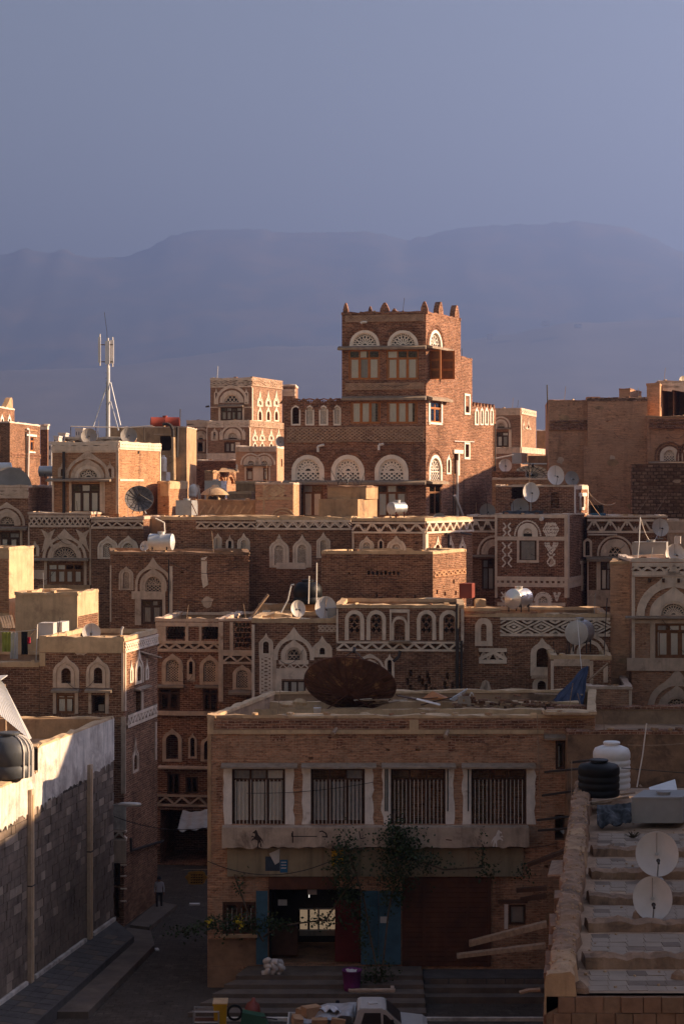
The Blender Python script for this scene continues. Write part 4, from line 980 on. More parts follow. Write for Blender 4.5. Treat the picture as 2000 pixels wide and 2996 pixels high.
for x, y in ((1245, 560), (1290, 570), (1340, 500), (1352, 565)): F1.ops.append((*F1.rect(5, x, y, x + 10, y + 24), 'rect', .3))
b.finish()
b = Bld('stair_bulkhead', 'two-stepped plaster stair head with sunlit end on the roof before the tall tower', 2, [(296, 115), (552, 114.6), (678, 118)], 1345, 'mud', z0=17, cat='rooftop room', coping=None, parapet=0, roof='mud_pale')
b.block(2, [(352, 116), (606, 115.6), (682, 118)], 1264, 'mud', b.main.z1, coping='mud_dark', parapet=0, cop_h=.06)
q = MB()
for k in range(12):
    f = b.blocks[1].faces[0]; u = b.rng.uniform(0, f.L); q.tube(f.p(u, b.blocks[1].z1, -.4), f.p(u + b.rng.uniform(-.7, .4), b.blocks[1].z1 + b.rng.uniform(.3, 1.1), -b.rng.uniform(0, .8)), .018, 4)
b.part('rebar', q, 'pipe_dark'); b.finish()
# ------------------------------------------------------------------ brick house with a rounded-looking wall (left middle)
b = Bld('brick_house', 'brown brick house with pointed plaster window and horizontal water tank on its roof', 4, [(724, 107.2), (1632, 106.2), (1618, 112), (722, 113)], 314, 'brick_red', coping='mud_dark', cop_h=.1)
F0 = b.main.faces[0]
b.fan(F0, 4, (942, 452, 1070, 560), 'petal', .1, 'lime', hood=.5, hoodm='lime', tip=.5, n=6, w=.05)
b.band(F0, 4, (865, 560, 1085, 612), 'lime', .06); b.window(F0, 4, (928, 616, 1066, 775), 2, .25, 'wood_dark', 'curtain_grey'); b.band(F0, 4, (886, 612, 926, 780), 'lime'); b.band(F0, 4, (1066, 612, 1086, 780), 'lime')
b.niche(F0, 4, (782, 396, 876, 552), .46, 'lime', .15, 'net'); b.band(F0, 4, (1108, 395, 1132, 760), 'lime_pale', .07); b.band(F0, 4, (722, 390, 732, 760), 'lime', .05)
b.frieze(F0, 4, (1140, 322, 1632, 362), 'saw', .32, 'brick_red', .05, .09, .05); b.frieze(F0, 4, (740, 335, 1100, 372), 'saw', .36, 'brick_red', .0, .09, .05)
u, z = F0.uz(4, 1332, 470); b.part('plaster_patch', MB().prism(F0, [(u - .12, z + 1.1), (u + .25, z + 1.2), (u + .2, z + .3), (u + .3, z - .4), (u, z - .6), (u - .1, z)], -.02, .04), 'lime_pale')
b.pipe(F0, 4, [(1110, 350), (1108, 720)], .035, 'pipe_dark', .12); b.finish()
b = Bld('plaster_house', 'grey plastered house end beside the horizontal water tank', 4, [(938, 117), (1330, 116.8)], 80, 'mud', coping='lime', cop_h=.1)
b.frieze(b.main.faces[0], 4, (1150, 255, 1300, 295), 'tri', .6, 'lime', .08, .09); b.band(b.main.faces[0], 4, (1270, 175, 1320, 300), 'lime', .1); b.finish()

# ------------------------------------------------------------------ ornamented house, right middle
b = Bld('patterned_house', 'brick house covered in white chevron brick patterns and bands, right of centre', 3, [(122, 119.2), (672, 118.4), (832, 124.5)], 1166, 'brick_dark', coping='lime', cop_h=.06)
up = b.block(3, [(128, 121.8), (726, 121.2), (832, 125.5)], 948, 'brick_dark', b.main.z1 - .7, coping='lime', cop_h=.08)
F0, F1 = b.main.faces[:2]; U0, U1 = up.faces[:2]
b.fan(F0, 3, (298, 1232, 446, 1340), 'net', .3, 'gypsum', n=8, w=.04)
F0.ops.pop(); u0, u1, z0, z1 = F0.rect(3, 298, 1232, 446, 1340); F0.ops.append((u0 + .1, u1 - .1, z0, z1 - .1, 'arch', .5))
b.window(F0, 3, (310, 1358, 438, 1518), 1, .0, 'wood_dark', 'curtain_grey', sash=False)
for r in ((122, 1166, 672, 1190), (140, 1332, 655, 1362), (122, 1190, 140, 1800), (652, 1190, 672, 1800), (290, 1340, 308, 1532), (440, 1340, 458, 1532), (308, 1512, 440, 1532)): b.band(F0, 3, r, 'lime_pale', .06 if r[0] != 140 else .055)
for r in ((672, 1166, 684, 1800), (822, 1166, 832, 1800)): b.band(F1, 3, r, 'lime_pale', .06)
a0 = [(372 + 98 * math.cos(math.pi * k / 24), 1330 - 118 * math.sin(math.pi * k / 24)) for k in range(25)]
zigA = lambda x, y0, y1, w, n, s: [(x + (w if (i + s) % 2 else -w), y0 + (y1 - y0) * i / n) for i in range(n + 1)]
pat = [a0]
for s, x in ((0, 196), (1, 232)): pat += [zigA(x, 1226, 1332, 12, 4, s), zigA(x + (5 if s else -5), 1376, 1566, 14, 6, s)]
for k in range(3): pat += [zigA(505 + k * 16, 1226, 1332, 16, 2, 1), zigA(592 - k * 16, 1226, 1332, 16, 2, 0)]
pat += [[(548, 1262), (562, 1280), (548, 1298), (534, 1280), (548, 1262)], [(530, 1332), (548, 1305), (566, 1332)], [(530, 1226), (548, 1250), (566, 1226)]]
for k in range(3): pat += [[(505 + k * 14, 1376), (505 + k * 14, 1392), (550, 1470 - k * 22), (600 - k * 14, 1392), (600 - k * 14, 1376)]]
pat += [[(522, 1462), (550, 1500), (580, 1462)], [(550, 1482), (520, 1530), (552, 1560), (582, 1530), (550, 1482)]]
b.dots(F0, 3, pat, 'gypsum', .095, .05, .22)
pz = lambda y: (y + 1306.6)                               # rows measured further down
b.frieze(F0, 6, (140, 332, 655, 412), 'dentil', .36, 'lime_pale', .26, None, .07); b.frieze(F1, 6, (684, 330, 790, 410), 'dentil', .36, 'lime_pale', .26, None, .07)
b.niche(F0, 6, (430, 462, 552, 600), .6, 'gypsum', .0, 'net', groove=False); b.band(F0, 6, (140, 530, 660, 556), 'lime_pale', .05)
b.dots(F0, 6, [[(490 + 66 * math.cos(math.pi * k / 14), 520 - 66 * math.sin(math.pi * k / 14)) for k in range(15)]] + [zigA(180 + k * 18, 448, 606, 9, 6, k) for k in range(2)] + [zigA(385 + k * 18, 448, 606, 9, 6, k) for k in range(2)] + [[(570, 450), (595, 520), (622, 450)], [(580, 450), (595, 490), (612, 450)], [(575, 606), (595, 565), (615, 606)]], 'gypsum', .095, .05, .22)
b.dark(F1, 6, (790, 240, 806, 425)); b.band(F1, 6, (772, 208, 815, 232), 'lime_pale', .08); b.band(F1, 6, (780, 232, 790, 440), 'lime_pale', .06)
b.dark(U1, 3, (772, 1024, 796, 1108))
for r in ((758, 998, 816, 1024), (766, 1024, 772, 1130), (796, 1024, 802, 1130), (766, 1108, 802, 1130)): b.band(U1, 3, r, 'gypsum', .08, name='surround')
b.band(U1, 3, (726, 945, 736, 1166), 'gypsum', .04); b.band(U1, 3, (826, 948, 832, 1166), 'gypsum', .04); b.band(U1, 3, (736, 945, 826, 972), 'lime_pale', .05)
b.dark(U0, 3, (550, 995, 610, 1115), hole=.25); b.dark(U0, 3, (556, 1048, 600, 1112), hole=.6)
u0, u1, z0, z1 = U0.rect(3, 245, 925, 335, 1045)          # pierced vent panel
for j in range(8):
    for i in range(6):
        u = u0 + (u1 - u0) * (i + .5 * (j % 2)) / 6.5; z = z0 + (z1 - z0) * j / 8; U0.ops.append((u, u + .13, z, z + .15, 'rect', .25))
b.part('drain_spout', MB().tube(F0.p(*F0.uz(3, 485, 1195), -.1), F0.p(*F0.uz(3, 478, 1198), .55), .13, 8), 'galvanised'); b.finish()
b = Bld('plaster_house', 'shaded house with chevron parapet squeezed between the sunlit wall and patterned house', 3, [(-90, 121.5), (121, 121.2)], 1178, 'brick_red', coping='lime_pale', cop_h=.07)
F0 = b.main.faces[0]; b.cables(F0, 2, 12, 16); b.frieze(F0, 3, (-60, 1200, 121, 1300), 'meander', .9, 'lime_pale', .12, .11, .09); b.fan(F0, 3, (40, 1375, 196, 1470), 'net', .25, 'lime_pale', hood=.45, hoodm='lime_pale', n=7)
F0.ops.pop(); b.ledge(F0, 3, (-60, 1472, 121, 1490), 'slate', .4); b.window(F0, 3, (22, 1506, 118, 1740), 2, .28, 'wood_dark'); b.finish()
b = Bld('plaster_house', 'shaded house with wide chevron parapet, right of the patterned house', 17, [(82, 122.6), (1310, 122.2)], 168, 'brick_red', coping='lime_pale', cop_h=.07)
rt = b.block(17, [(1312, 122.0), (2100, 121.8)], 235, 'lime', 0, coping='lime_pale', cop_h=.07)
F0 = b.main.faces[0]
b.frieze(F0, 17, (84, 205, 1100, 415), 'meander', 1.0, 'lime_pale', .14, .11, .09); b.band(F0, 17, (1100, 205, 1300, 415), 'lime', .05); b.ledge(F0, 17, (95, 425, 540, 450), 'lime_pale', .2)
b.band(rt.faces[0], 17, (1312, 375, 2100, 412), 'lime_pale', .1)
b.fan(F0, 17, (330, 545, 700, 768), 'star', .35, 'lime_pale', hood=.4, hoodm='lime_pale', w=.07); b.niche(F0, 17, (20, 490, 160, 780), .45, 'lime_pale', .1, None, hole=.5, groove=False)
b.ledge(F0, 17, (70, 768, 700, 850), 'slate', .4); b.window(F0, 17, (290, 850, 470, 1285), 2, .28, 'wood_dark')
b.band(F0, 17, (86, 850, 104, 1640), 'lime_pale', .05); b.band(F0, 17, (226, 850, 288, 1285), 'lime_pale', .05); b.band(F0, 17, (104, 1288, 470, 1540), 'lime', .06)
b.frieze(F0, 17, (110, 1345, 250, 1390), 'saw', .3, 'lime_pale', 0, .06, .09); b.finish()

# ------------------------------------------------------------------ right edge house
b = Bld('plaster_house', 'tan brick house with tall pointed fan window at the right edge', 6, [(1166, 95), (1950, 94.8)], 214, 'brick_tan', coping='lime_pale', cop_h=.12)
F0 = b.main.faces[0]
bb = b.block(6, [(1002, 96.2), (1165, 96.0)], 232, 'brick_brown', 0, coping='mud', cop_h=.1, depth=5)
b.frieze(F0, 6, (1168, 226, 1950, 322), 'meander', .6, 'lime_pale', .2, .1, .07); b.band(F0, 6, (1168, 320, 1950, 334), 'lime', .1)
for x in (1300, 1405, 1520): b.part('beam_end', MB().fbox(F0, *F0.rect(6, x - 8, 345, x + 10, 375), -.1, .25), 'wood_dark')
b.fan(F0, 6, (1375, 525, 1600, 632), 'petal', .08, 'lime_pale', hood=1.15, hoodm='lime_pale', tip=.75, n=11, w=.05)
for k in range(9):
    a = math.pi * (k + .5) / 9; u0, u1, z0, z1 = F0.rect(6, 1375, 525, 1600, 632); uc = (u0 + u1) / 2; zz = z1 - (u1 - u0) / 2
b.ledge(F0, 6, (1118, 632, 1950, 652), 'slate', .3); b.window(F0, 6, (1346, 690, 1640, 955), 3, .22, 'wood', fw=.12, hole=1.2)
b.band(F0, 6, (1166, 334, 1190, 955), 'lime_pale', .05); b.band(F0, 6, (1306, 665, 1345, 955), 'lime', .05); b.band(F0, 6, (1190, 662, 1950, 690), 'lime', .045); b.band(F0, 6, (1128, 955, 1950, 1052), 'lime', .12, name='sill_band')
b.fan(F0, 6, (1425, 1255, 1600, 1335), 'net', .06, 'lime', hood=.9, hoodm='lime', tip=.6, n=6, w=.045); b.band(F0, 6, (1286, 1345, 1950, 1372), 'lime', .1); b.window(F0, 6, (1392, 1400, 1640, 1535), 4, .0, 'wood_dark', 'curtain_grey')
b.band(F0, 6, (1300, 1372, 1392, 1540), 'lime', .04); F0.ops.append((*F0.rect(6, 1455, 1058, 1475, 1070), 'rect', .3)); b.finish()
b = Bld('brick_house', 'low brick block with pale edge left of the right-edge tan house', 6, [(815, 91), (1168, 90.8)], 1188, 'brick_tan', coping='lime', cop_h=.1)
F0 = b.main.faces[0]; b.band(F0, 6, (1145, 1200, 1168, 1355), 'lime', .05); b.band(F0, 6, (815, 1195, 840, 1340), 'lime', .04); b.finish()

# ------------------------------------------------------------------ row behind the near building
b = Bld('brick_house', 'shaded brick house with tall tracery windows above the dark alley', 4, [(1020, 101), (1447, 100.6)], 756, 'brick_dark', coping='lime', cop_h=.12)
F0 = b.main.faces[0]
b.frieze(F0, 4, (1030, 884, 1445, 956), 'tri', .75, 'lime', .16, .13, .08)
for x0, x1 in ((1022, 1088), (1215, 1236), (1306, 1322), (1432, 1447)): b.band(F0, 4, (x0, 790, x1, 884), 'lime', .06)
b.band(F0, 4, (1020, 764, 1447, 790), 'lime', .05)
for x0, x1 in ((1090, 1212), (1324, 1430)):                 # pierced brick panels of the parapet
    u0, u1, z0, z1 = F0.rect(4, x0, 800, x1, 878)
    for j in range(4):
        for i in range(5):
            u = u0 + (u1 - u0) * (i + .2 + .4 * (j % 2)) / 5.6; z = z0 + (z1 - z0) * (j + .2) / 4; F0.ops.append((u, u + .2, z, z + .2, 'rect', .3))
b.niche(F0, 4, (1062, 966, 1202, 1172), .62, 'lime', .12, 'petal', groove=False, skirt=.02); b.niche(F0, 4, (1310, 975, 1442, 1172), .62, 'lime', .12, 'petal', groove=False, skirt=.02)
b.niche(F0, 4, (1226, 985, 1278, 1150), .45, 'lime', .4, None, groove=False, hole=.8, skirt=.2)
b.ledge(F0, 4, (1030, 1168, 1210, 1190), 'slate', .3); b.ledge(F0, 4, (1280, 1172, 1447, 1192), 'slate', .3)
b.window(F0, 4, (1040, 1195, 1180, 1345), 2, .2, 'wood_dark', None); b.window(F0, 4, (1332, 1202, 1425, 1345), 2, .2, 'wood_dark', None); b.band(F0, 4, (1020, 1345, 1447, 1372), 'lime', .2)
for x0, x1 in ((1185, 1305), (1350, 1425)): pass
b.niche(F0, 7, (1165, 172, 1305, 412), .62, 'lime', .15, None, groove=False, hole=.8); b.niche(F0, 7, (1352, 200, 1412, 390), .5, 'lime', .45, None, groove=False, hole=.6); b.niche(F0, 7, (1440, 220, 1560, 412), .6, 'lime', .15, None, groove=False, hole=.8)
b.ledge(F0, 7, (1140, 440, 1600, 462), 'lime', .3); b.window(F0, 7, (1198, 498, 1290, 645), 2, .0, 'wood_dark', None); b.window(F0, 7, (1330, 520, 1420, 640), 2, .0, 'wood_dark', None)
b.frieze(F0, 7, (1130, 650, 1600, 735), 'tri', .8, 'lime', .12, .12); b.dark(F0, 7, (1150, 760, 1600, 1380), hole=4); b.finish()
b = Bld('brick_house', 'narrow brick bay with small arched tracery window beside the alley', 5, [(0, 98.6), (192, 98.4)], 736, 'brick_red', coping='lime', cop_h=.1)
F0 = b.main.faces[0]
b.band(F0, 5, (0, 745, 26, 1200), 'lime', .05); b.band(F0, 5, (64, 745, 84, 905), 'lime', .05); b.band(F0, 5, (26, 905, 192, 925), 'lime', .07); b.frieze(F0, 5, (26, 925, 192, 985), 'tri', .72, 'lime', .12, .12)
b.niche(F0, 5, (80, 988, 192, 1132), .6, 'lime', .1, 'net', groove=False); b.ledge(F0, 5, (60, 1132, 192, 1160), 'slate', .35)
u0, u1, z0, z1 = F0.rect(5, 90, 750, 188, 895)
for j in range(5):
    for i in range(4): u = u0 + (u1 - u0) * (i + .2 + .4 * (j % 2)) / 4.6; z = z0 + (z1 - z0) * (j + .25) / 5; F0.ops.append((u, u + .16, z, z + .2, 'rect', .3))
b.finish()
b = Bld('plaster_house', 'house with big arched rose light and lattice panels behind the rusty dish', 5, [(190, 96.6), (674, 96.3)], 746, 'brick_red', coping='mud_pale', cop_h=.2)
F0 = b.main.faces[0]
b.fan(F0, 5, (385, 892, 476, 962), 'star', .08, 'lime', hood=.62, hoodm='lime_pale', tip=.45, w=.05); b.band(F0, 5, (345, 962, 515, 984), 'lime_pale', .06)
b.frieze(F0, 5, (348, 984, 512, 1012), 'tri', .36, 'lime_pale', .03, .07, .06); b.band(F0, 5, (330, 1012, 520, 1072), 'lime_pale', .05); b.window(F0, 5, (362, 1080, 498, 1170), 3, .0, 'wood_dark')
b.band(F0, 5, (326, 1072, 360, 1170), 'lime_pale', .05); b.band(F0, 5, (498, 1072, 520, 1170), 'lime', .05)
b.niche(F0, 5, (230, 806, 312, 946), .4, 'lime_pale', .35, None, hole=.3, skirt=.08); b.niche(F0, 5, (536, 822, 650, 946), .26, 'lime_pale', .3, None, hole=.5, skirt=.05)
u0, u1, z0, z1 = F0.rect(5, 246, 946, 296, 1156)
q = MB(); q.fbox(F0, u0 - .12, u0, z0, z1, -.02, .06).fbox(F0, u1, u1 + .12, z0, z1, -.02, .06); n = 5; h = (z1 - z0) / n
for k in range(n):
    a, c, m_ = z0 + h * k, z0 + h * (k + 1), z0 + h * (k + .5); q.strip(F0, [(u0, a), (u1, m_), (u0, c)], .09, -.02, .05).strip(F0, [(u1, a), (u0, m_), (u1, c)], .09, -.02, .045)
b.part('lattice_panel', q, 'lime_pale'); b.band(F0, 5, (190, 760, 206, 1200), 'lime_pale', .05); b.band(F0, 5, (310, 900, 330, 1200), 'lime', .045); b.frieze(F0, 5, (570, 762, 672, 802), 'diamond', .5, 'lime', .05, .09); b.finish()
b = Bld('plaster_house', 'house with row of pierced arched parapet panels, behind the rusty dish', 5, [(673, 96), (1404, 95.7)], 662, 'brick_red', coping='mud_pale', cop_h=.14)
F0 = b.main.faces[0]
for x0, x1, y0, y1, k in ((722, 832, 676, 848, 0), (846, 958, 676, 848, 0), (1134, 1244, 676, 848, 0), (1262, 1376, 676, 848, 0)):
    u0, u1, z0, z1 = F0.rect(5, x0, y0, x1, y1); W_ = u1 - u0
    mb = MB().ring(F0, arch(u0, u1, z0, z1), arch(u0 + W_ * .2, u1 - W_ * .2, z0, z1 - W_ * .2, z1 - W_ / 2), -.02, .07); b.part('arch_panel', mb, 'lime_pale')
    uc = (u0 + u1) / 2
    for i, (du, dz) in enumerate(((0, .84), (-.14, .66), (.14, .66), (0, .5), (-.14, .34), (.14, .34))):       # small quatrefoil openings, sky and lit walls show through
        u, z = uc + du * W_, z0 + dz * (z1 - z0)
        F0.ops.append((u - .045, u + .045, z - .13, z + .13, 'rect', 99)); F0.ops.append((u - .12, u + .12, z - .04, z + .04, 'rect', 99))
u0, u1, z0, z1 = F0.rect(5, 978, 672, 1092, 850); W_ = u1 - u0
b.part('arch_panel', MB().ring(F0, arch(u0 + .1, u1 - .1, z0, z1 - .35), arch(u0 + W_ * .22, u1 - W_ * .22, z0, z1 - .35 - W_ * .14, z1 - .35 - W_ / 2 + .1), -.02, .09).fbox(F0, u0, u1, z1 - .16, z1, -.02, .1).fbox(F0, u0, u0 + .1, z0, z1 - .16, -.02, .08).fbox(F0, u1 - .1, u1, z0, z1 - .16, -.02, .08), 'lime_pale')
F0.ops.append((u0 + W_ * .3, u1 - W_ * .3, z0 + .25, z1 - .75, 'arch', .3))
for i in range(4): F0.ops.append((u0 + W_ * (.26 + .13 * i), u0 + W_ * (.33 + .13 * i), z0 + .06, z0 + .2, 'rect', .3))
b.part('shelf', MB().fbox(F0, u0 - .05, u1 + .05, z0 - .08, z0, -.05, .3), 'slate')
b.frieze(F0, 5, (676, 856, 1400, 912), 'tri', .72, 'lime_pale', .1, .12, .08)
b.band(F0, 5, (673, 668, 684, 860), 'lime_pale', .06); b.band(F0, 5, (1386, 668, 1404, 860), 'lime_pale', .06)
u0, u1, z0, z1 = F0.rect(5, 780, 936, 950, 1060); b.hood(F0, u0 + .4, u1 - .4, z0, z1 - .4, .4, 'lime_pale', .1); b.niche(F0, 5, (950, 925, 1006, 1064), .42, 'lime_pale', .4, None, groove=False, hole=.6)
for x, y in ((1072, 1065), (1090, 1018), (1090, 1105), (1072, 1140), (1112, 1140), (1140, 1052), (1158, 1070), (1178, 1100), (1186, 1028), (1196, 1062), (1230, 1120), (1286, 1085), (1300, 1032), (1290, 1120), (1330, 1090), (1210, 1120)):
    F0.ops.append((*F0.rect(5, x, y, x + 17, y + 40), 'rect', .25))
b.pipe(F0, 5, [(1366, 640), (1364, 1140)], .09, 'pipe_dark', .2); b.pipe(F0, 5, [(1390, 850), (1388, 1140)], .06, 'pipe_dark', .15); b.pipe(F0, 5, [(1000, 965), (1030, 940), (1040, 905)], .08, 'pipe_dark', .5, 'drain_spout'); b.finish()
b = Bld('brick_house', 'brick house with diamond lattice parapet and pointed window, behind the steel tank', 6, [(-118, 96.3), (1003, 96)], 636, 'brick_red', coping='mud_pale', cop_h=.12)
pl = b.block(6, [(-118, 96.25), (160, 96.2)], 590, 'brick_tan', b.main.z1 + .1, depth=.6, parapet=0, coping='mud_pale', cop_h=.1)
F0 = b.main.faces[0]
b.frieze(F0, 6, (162, 645, 1000, 788), 'chev', 1.3, 'lime_pale', .14, .1, .09)
u0, u1, z0, z1 = F0.rect(6, -30, 648, 102, 862); b.part('arch_panel', MB().ring(F0, arch(u0, u1, z0, z1), arch(u0 + .3, u1 - .3, z0 + .01, z1 - .3, z1 - (u1 - u0) / 2), -.02, .07).fbox(F0, u0 + .3, u1 - .3, z0, z0 + .25, -.02, .06), 'lime_pale')
u, z = F0.uz(6, 28, 662); F0.ops.append((u - .12, u + .12, z - .08, z + .06, 'rect', .3))
b.frieze(F0, 6, (0, 878, 212, 996), 'tri', .95, 'lime_pale', .2, .17, .08); b.frieze(F0, 6, (0, 878, 212, 996), 'tri', .47, 'lime', .2, .1, .06)
b.niche(F0, 6, (394, 800, 572, 1090), .5, 'lime_pale', .22, None, groove=False, hole=.8, skirt=.15); b.niche(F0, 6, (408, 1096, 548, 1222), .45, 'lime_pale', .0, None, groove=False, hole=.5)
b.band(F0, 6, (400, 1086, 560, 1110), 'lime', .15); u0, u1, z0, z1 = F0.rect(6, 775, 850, 915, 935); b.hood(F0, u0, u1, z0, z1, .5, 'lime_pale', .1)
u0, u1, z0, z1 = F0.rect(6, -5, 1120, 105, 1225); b.part('pointed_gable', MB().ring(F0, [(u0, z0), (u0 + .2, z0 + .6), ((u0 + u1) / 2, z1), (u1 - .2, z0 + .6), (u1, z0)], [(u0 + .35, z0), (u0 + .5, z0 + .4), ((u0 + u1) / 2, z1 - .75), (u1 - .5, z0 + .4), (u1 - .35, z0)], -.02, .07), 'lime')
b.finish()
b = Bld('brick_house', 'low ruined brick wall with plaster piers behind the blue tarpaulin', 6, [(548, 92.6), (1010, 92.4)], 962, 'brick_red', coping='mud_pale', cop_h=.16, cat='wall')
F0 = b.main.faces[0]; b.band(F0, 6, (548, 975, 570, 1225), 'lime_pale', .06); b.band(F0, 6, (845, 975, 872, 1180), 'lime', .06); b.band(F0, 6, (570, 962, 845, 1015), 'lime', .05); b.band(F0, 6, (950, 1015, 985, 1140), 'lime', .06); b.finish()

# ------------------------------------------------------------------ left: sunlit plaster blocks and the corner house
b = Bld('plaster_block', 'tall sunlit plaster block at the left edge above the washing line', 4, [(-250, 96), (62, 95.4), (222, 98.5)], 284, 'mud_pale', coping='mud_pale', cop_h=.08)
b.band(b.main.faces[0], 4, (-250, 345, 60, 700), 'brick_orange', .02, name='bare_brick'); b.finish()
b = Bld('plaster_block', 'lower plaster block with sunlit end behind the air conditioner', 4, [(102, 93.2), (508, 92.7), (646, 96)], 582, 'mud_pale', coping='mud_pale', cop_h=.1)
b.band(b.main.faces[1], 4, (512, 712, 642, 850), 'brick_red', .015, name='bare_brick'); b.finish()
b = Bld('corner_house', 'brick corner house with pointed plaster niches and pale corner strip above the alley', 4, [(262, 87), (812, 86.5), (1032, 91.8)], 884, 'brick_red', coping='mud_pale', cop_h=.16)
lf = b.block(4, [(-300, 87.4), (260, 87.1)], 1040, 'brick_red', 0, depth=6, parapet=.4, coping='mud_pale', cop_h=.1)
F0, F1, L0 = b.main.faces[0], b.main.faces[1], lf.faces[0]
b.band(F0, 4, (262, 886, 812, 962), 'mud_pale', .05); b.band(F0, 4, (262, 962, 300, 1050), 'mud_pale', .055); b.band(L0, 4, (-300, 1036, 258, 1056), 'mud_pale', .05)
b.frieze(F1, 4, (815, 868, 1030, 935), 'diamond', .7, 'lime_pale', .1, .09, .08); b.band(F0, 4, (798, 962, 812, 1344), 'lime', .06); b.band(F1, 4, (813, 935, 822, 1344), 'lime', .06)
for x0, x1, ym in ((350, 522, 1192), (568, 722, 1192)): b.niche(F0, 4, (x0, 980 if x0 < 400 else 985, x1, ym), .36, 'lime', .2, None, hole=.5, skirt=.06)
for x0, x1 in ((345, 525), (565, 738)): b.ledge(F0, 4, (x0, 1194, x1, 1222), 'slate', .3)
b.window(F0, 4, (372, 1236, 492, 1358), 2, .2, 'wood'); b.dark(F0, 4, (603, 1240, 690, 1358), frame='wood_dark')
for r in ((350, 1222, 371, 1362), (493, 1222, 515, 1362), (582, 1222, 602, 1362), (692, 1222, 714, 1362)): b.band(F0, 4, r, 'lime', .05)
u0, u1, z0, z1 = F0.rect(4, 636, 1308, 690, 1352); b.part('stored_slab', MB().fbox(F0, u0, u1, z0, z1, -.35, -.3), 'concrete')
b.niche(F1, 4, (880, 945, 936, 1165), .42, 'lime_pale', .3, None, hole=.15); b.niche(F1, 4, (846, 1010, 868, 1160), .3, 'lime_pale', .6, None, groove=False, hole=.1); b.niche(F1, 4, (948, 1000, 970, 1140), .3, 'lime_pale', .6, None, groove=False, hole=.1)
b.ledge(F1, 4, (880, 1182, 960, 1198), 'slate', .3); b.dark(F1, 4, (892, 1198, 922, 1344)); b.band(F1, 4, (922, 1198, 936, 1344), 'lime', .05)
b.part('drain_spout', MB().tube(F1.p(*F1.uz(4, 915, 955), 0), F1.p(*F1.uz(4, 1018, 995), .3), .06, 6), 'plank')
b.frieze(F1, 7, (908, 40, 1118, 130), 'tri', .55, 'lime_pale', .14, .1, .08); b.frieze(F1, 7, (908, 40, 1118, 130), 'tri', .27, 'lime', .14, .06, .06)
b.band(F0, 7, (870, 90, 903, 640), 'lime', .06); b.band(F1, 7, (1108, 130, 1120, 400), 'lime', .05)
b.niche(F1, 7, (945, 240, 990, 490), .5, 'lime', .6, None, groove=True, hole=.1)
b.part('plaster_patch', MB().fbox(F0, *F0.rect(7, 806, 720, 905, 900), -.02, .03), 'whitewash'); b.frieze(F0, 7, (806, 905, 906, 980), 'tri', .5, 'lime_pale', .08, .08, .06)
b.part('plaster_patch', MB().fbox(F0, *F0.rect(7, 806, 980, 906, 1140), -.02, .035), 'lime'); b.window(F0, 7, (812, 1130, 862, 1300), 1, .0, 'pipe_dark', None, hole=.6); b.dark(F0, 7, (815, 1320, 858, 1530), hole=.8)
for y in (1160, 1240, 1330, 1420): b.dark(F0, 7, (874, y, 902, y + 58), hole=.2); b.band(F0, 7, (866, y - 12, 908, y - 4), 'lime_pale', .06)
b.pipe(F1, 7, [(908, 960), (912, 1050), (1040, 1010), (1140, 980)], .06, 'pipe_dark', .2); b.finish()

# ------------------------------------------------------------------ left foreground: block wall with whitewashed top
WX = lambda Y: -12.9 + (Y - 71) * .1884
def pxx(X, Y): return 1000 + X / Y * FPX
b = Bld('block_wall_house', 'grey block wall with whitewashed sunlit top in the left foreground', 0, [(pxx(-24, 75.2), 75.2), (pxx(WX(75.05), 75.05), 75.05), (pxx(WX(84.8), 84.8), 84.8)], 2182, 'mortar_dark', cat='house', coping='mud_pale', cop_h=.05, parapet=1.3)
nr = b.block(0, [(pxx(-24, 58), 58), (pxx(WX(58), 58), 58), (pxx(WX(75), 75), 75)], 0, 'mortar_dark', 0, z1=8.85, parapet=.35, coping='mud_pale', cop_h=.05)
b.main.z1 = 9.82
for f in b.main.faces: f.z1 = 9.82
FF = Face(V((WX(58), 58)), V((WX(84.8), 84.8))); LT = FF.L; Y_u = lambda Y: (Y - 58) / 26.8 * LT
zwb = lambda u: 7.30 + (u - Y_u(71)) / (LT - Y_u(71)) * .62
q = MB()                                                 # whitewashed render, ragged lower edge
rg = random.Random(5); n = 260; us = [Y_u(60) + (LT - Y_u(60)) * k / n for k in range(n + 1)]
top = lambda u: 9.80 if u > Y_u(75.02) else 8.83
lowz = [zwb(u) + mnoise.noise(V((u * 1.1, 0, 3))) * .12 + (rg.uniform(-.07, .03) if rg.random() < .8 else rg.uniform(-.22, 0)) for u in us]
for k in range(n):
    t = top((us[k] + us[k + 1]) / 2)
    a, c = us[k], us[k + 1]
    q.q(FF.p(a, lowz[k], .05), FF.p(c, lowz[k + 1], .05), FF.p(c, t, .045), FF.p(a, t, .045)); q.q(FF.p(a, lowz[k], 0), FF.p(c, lowz[k + 1], 0), FF.p(c, lowz[k + 1], .05), FF.p(a, lowz[k], .05))
b.part('whitewashed_render', q, 'whitewash')
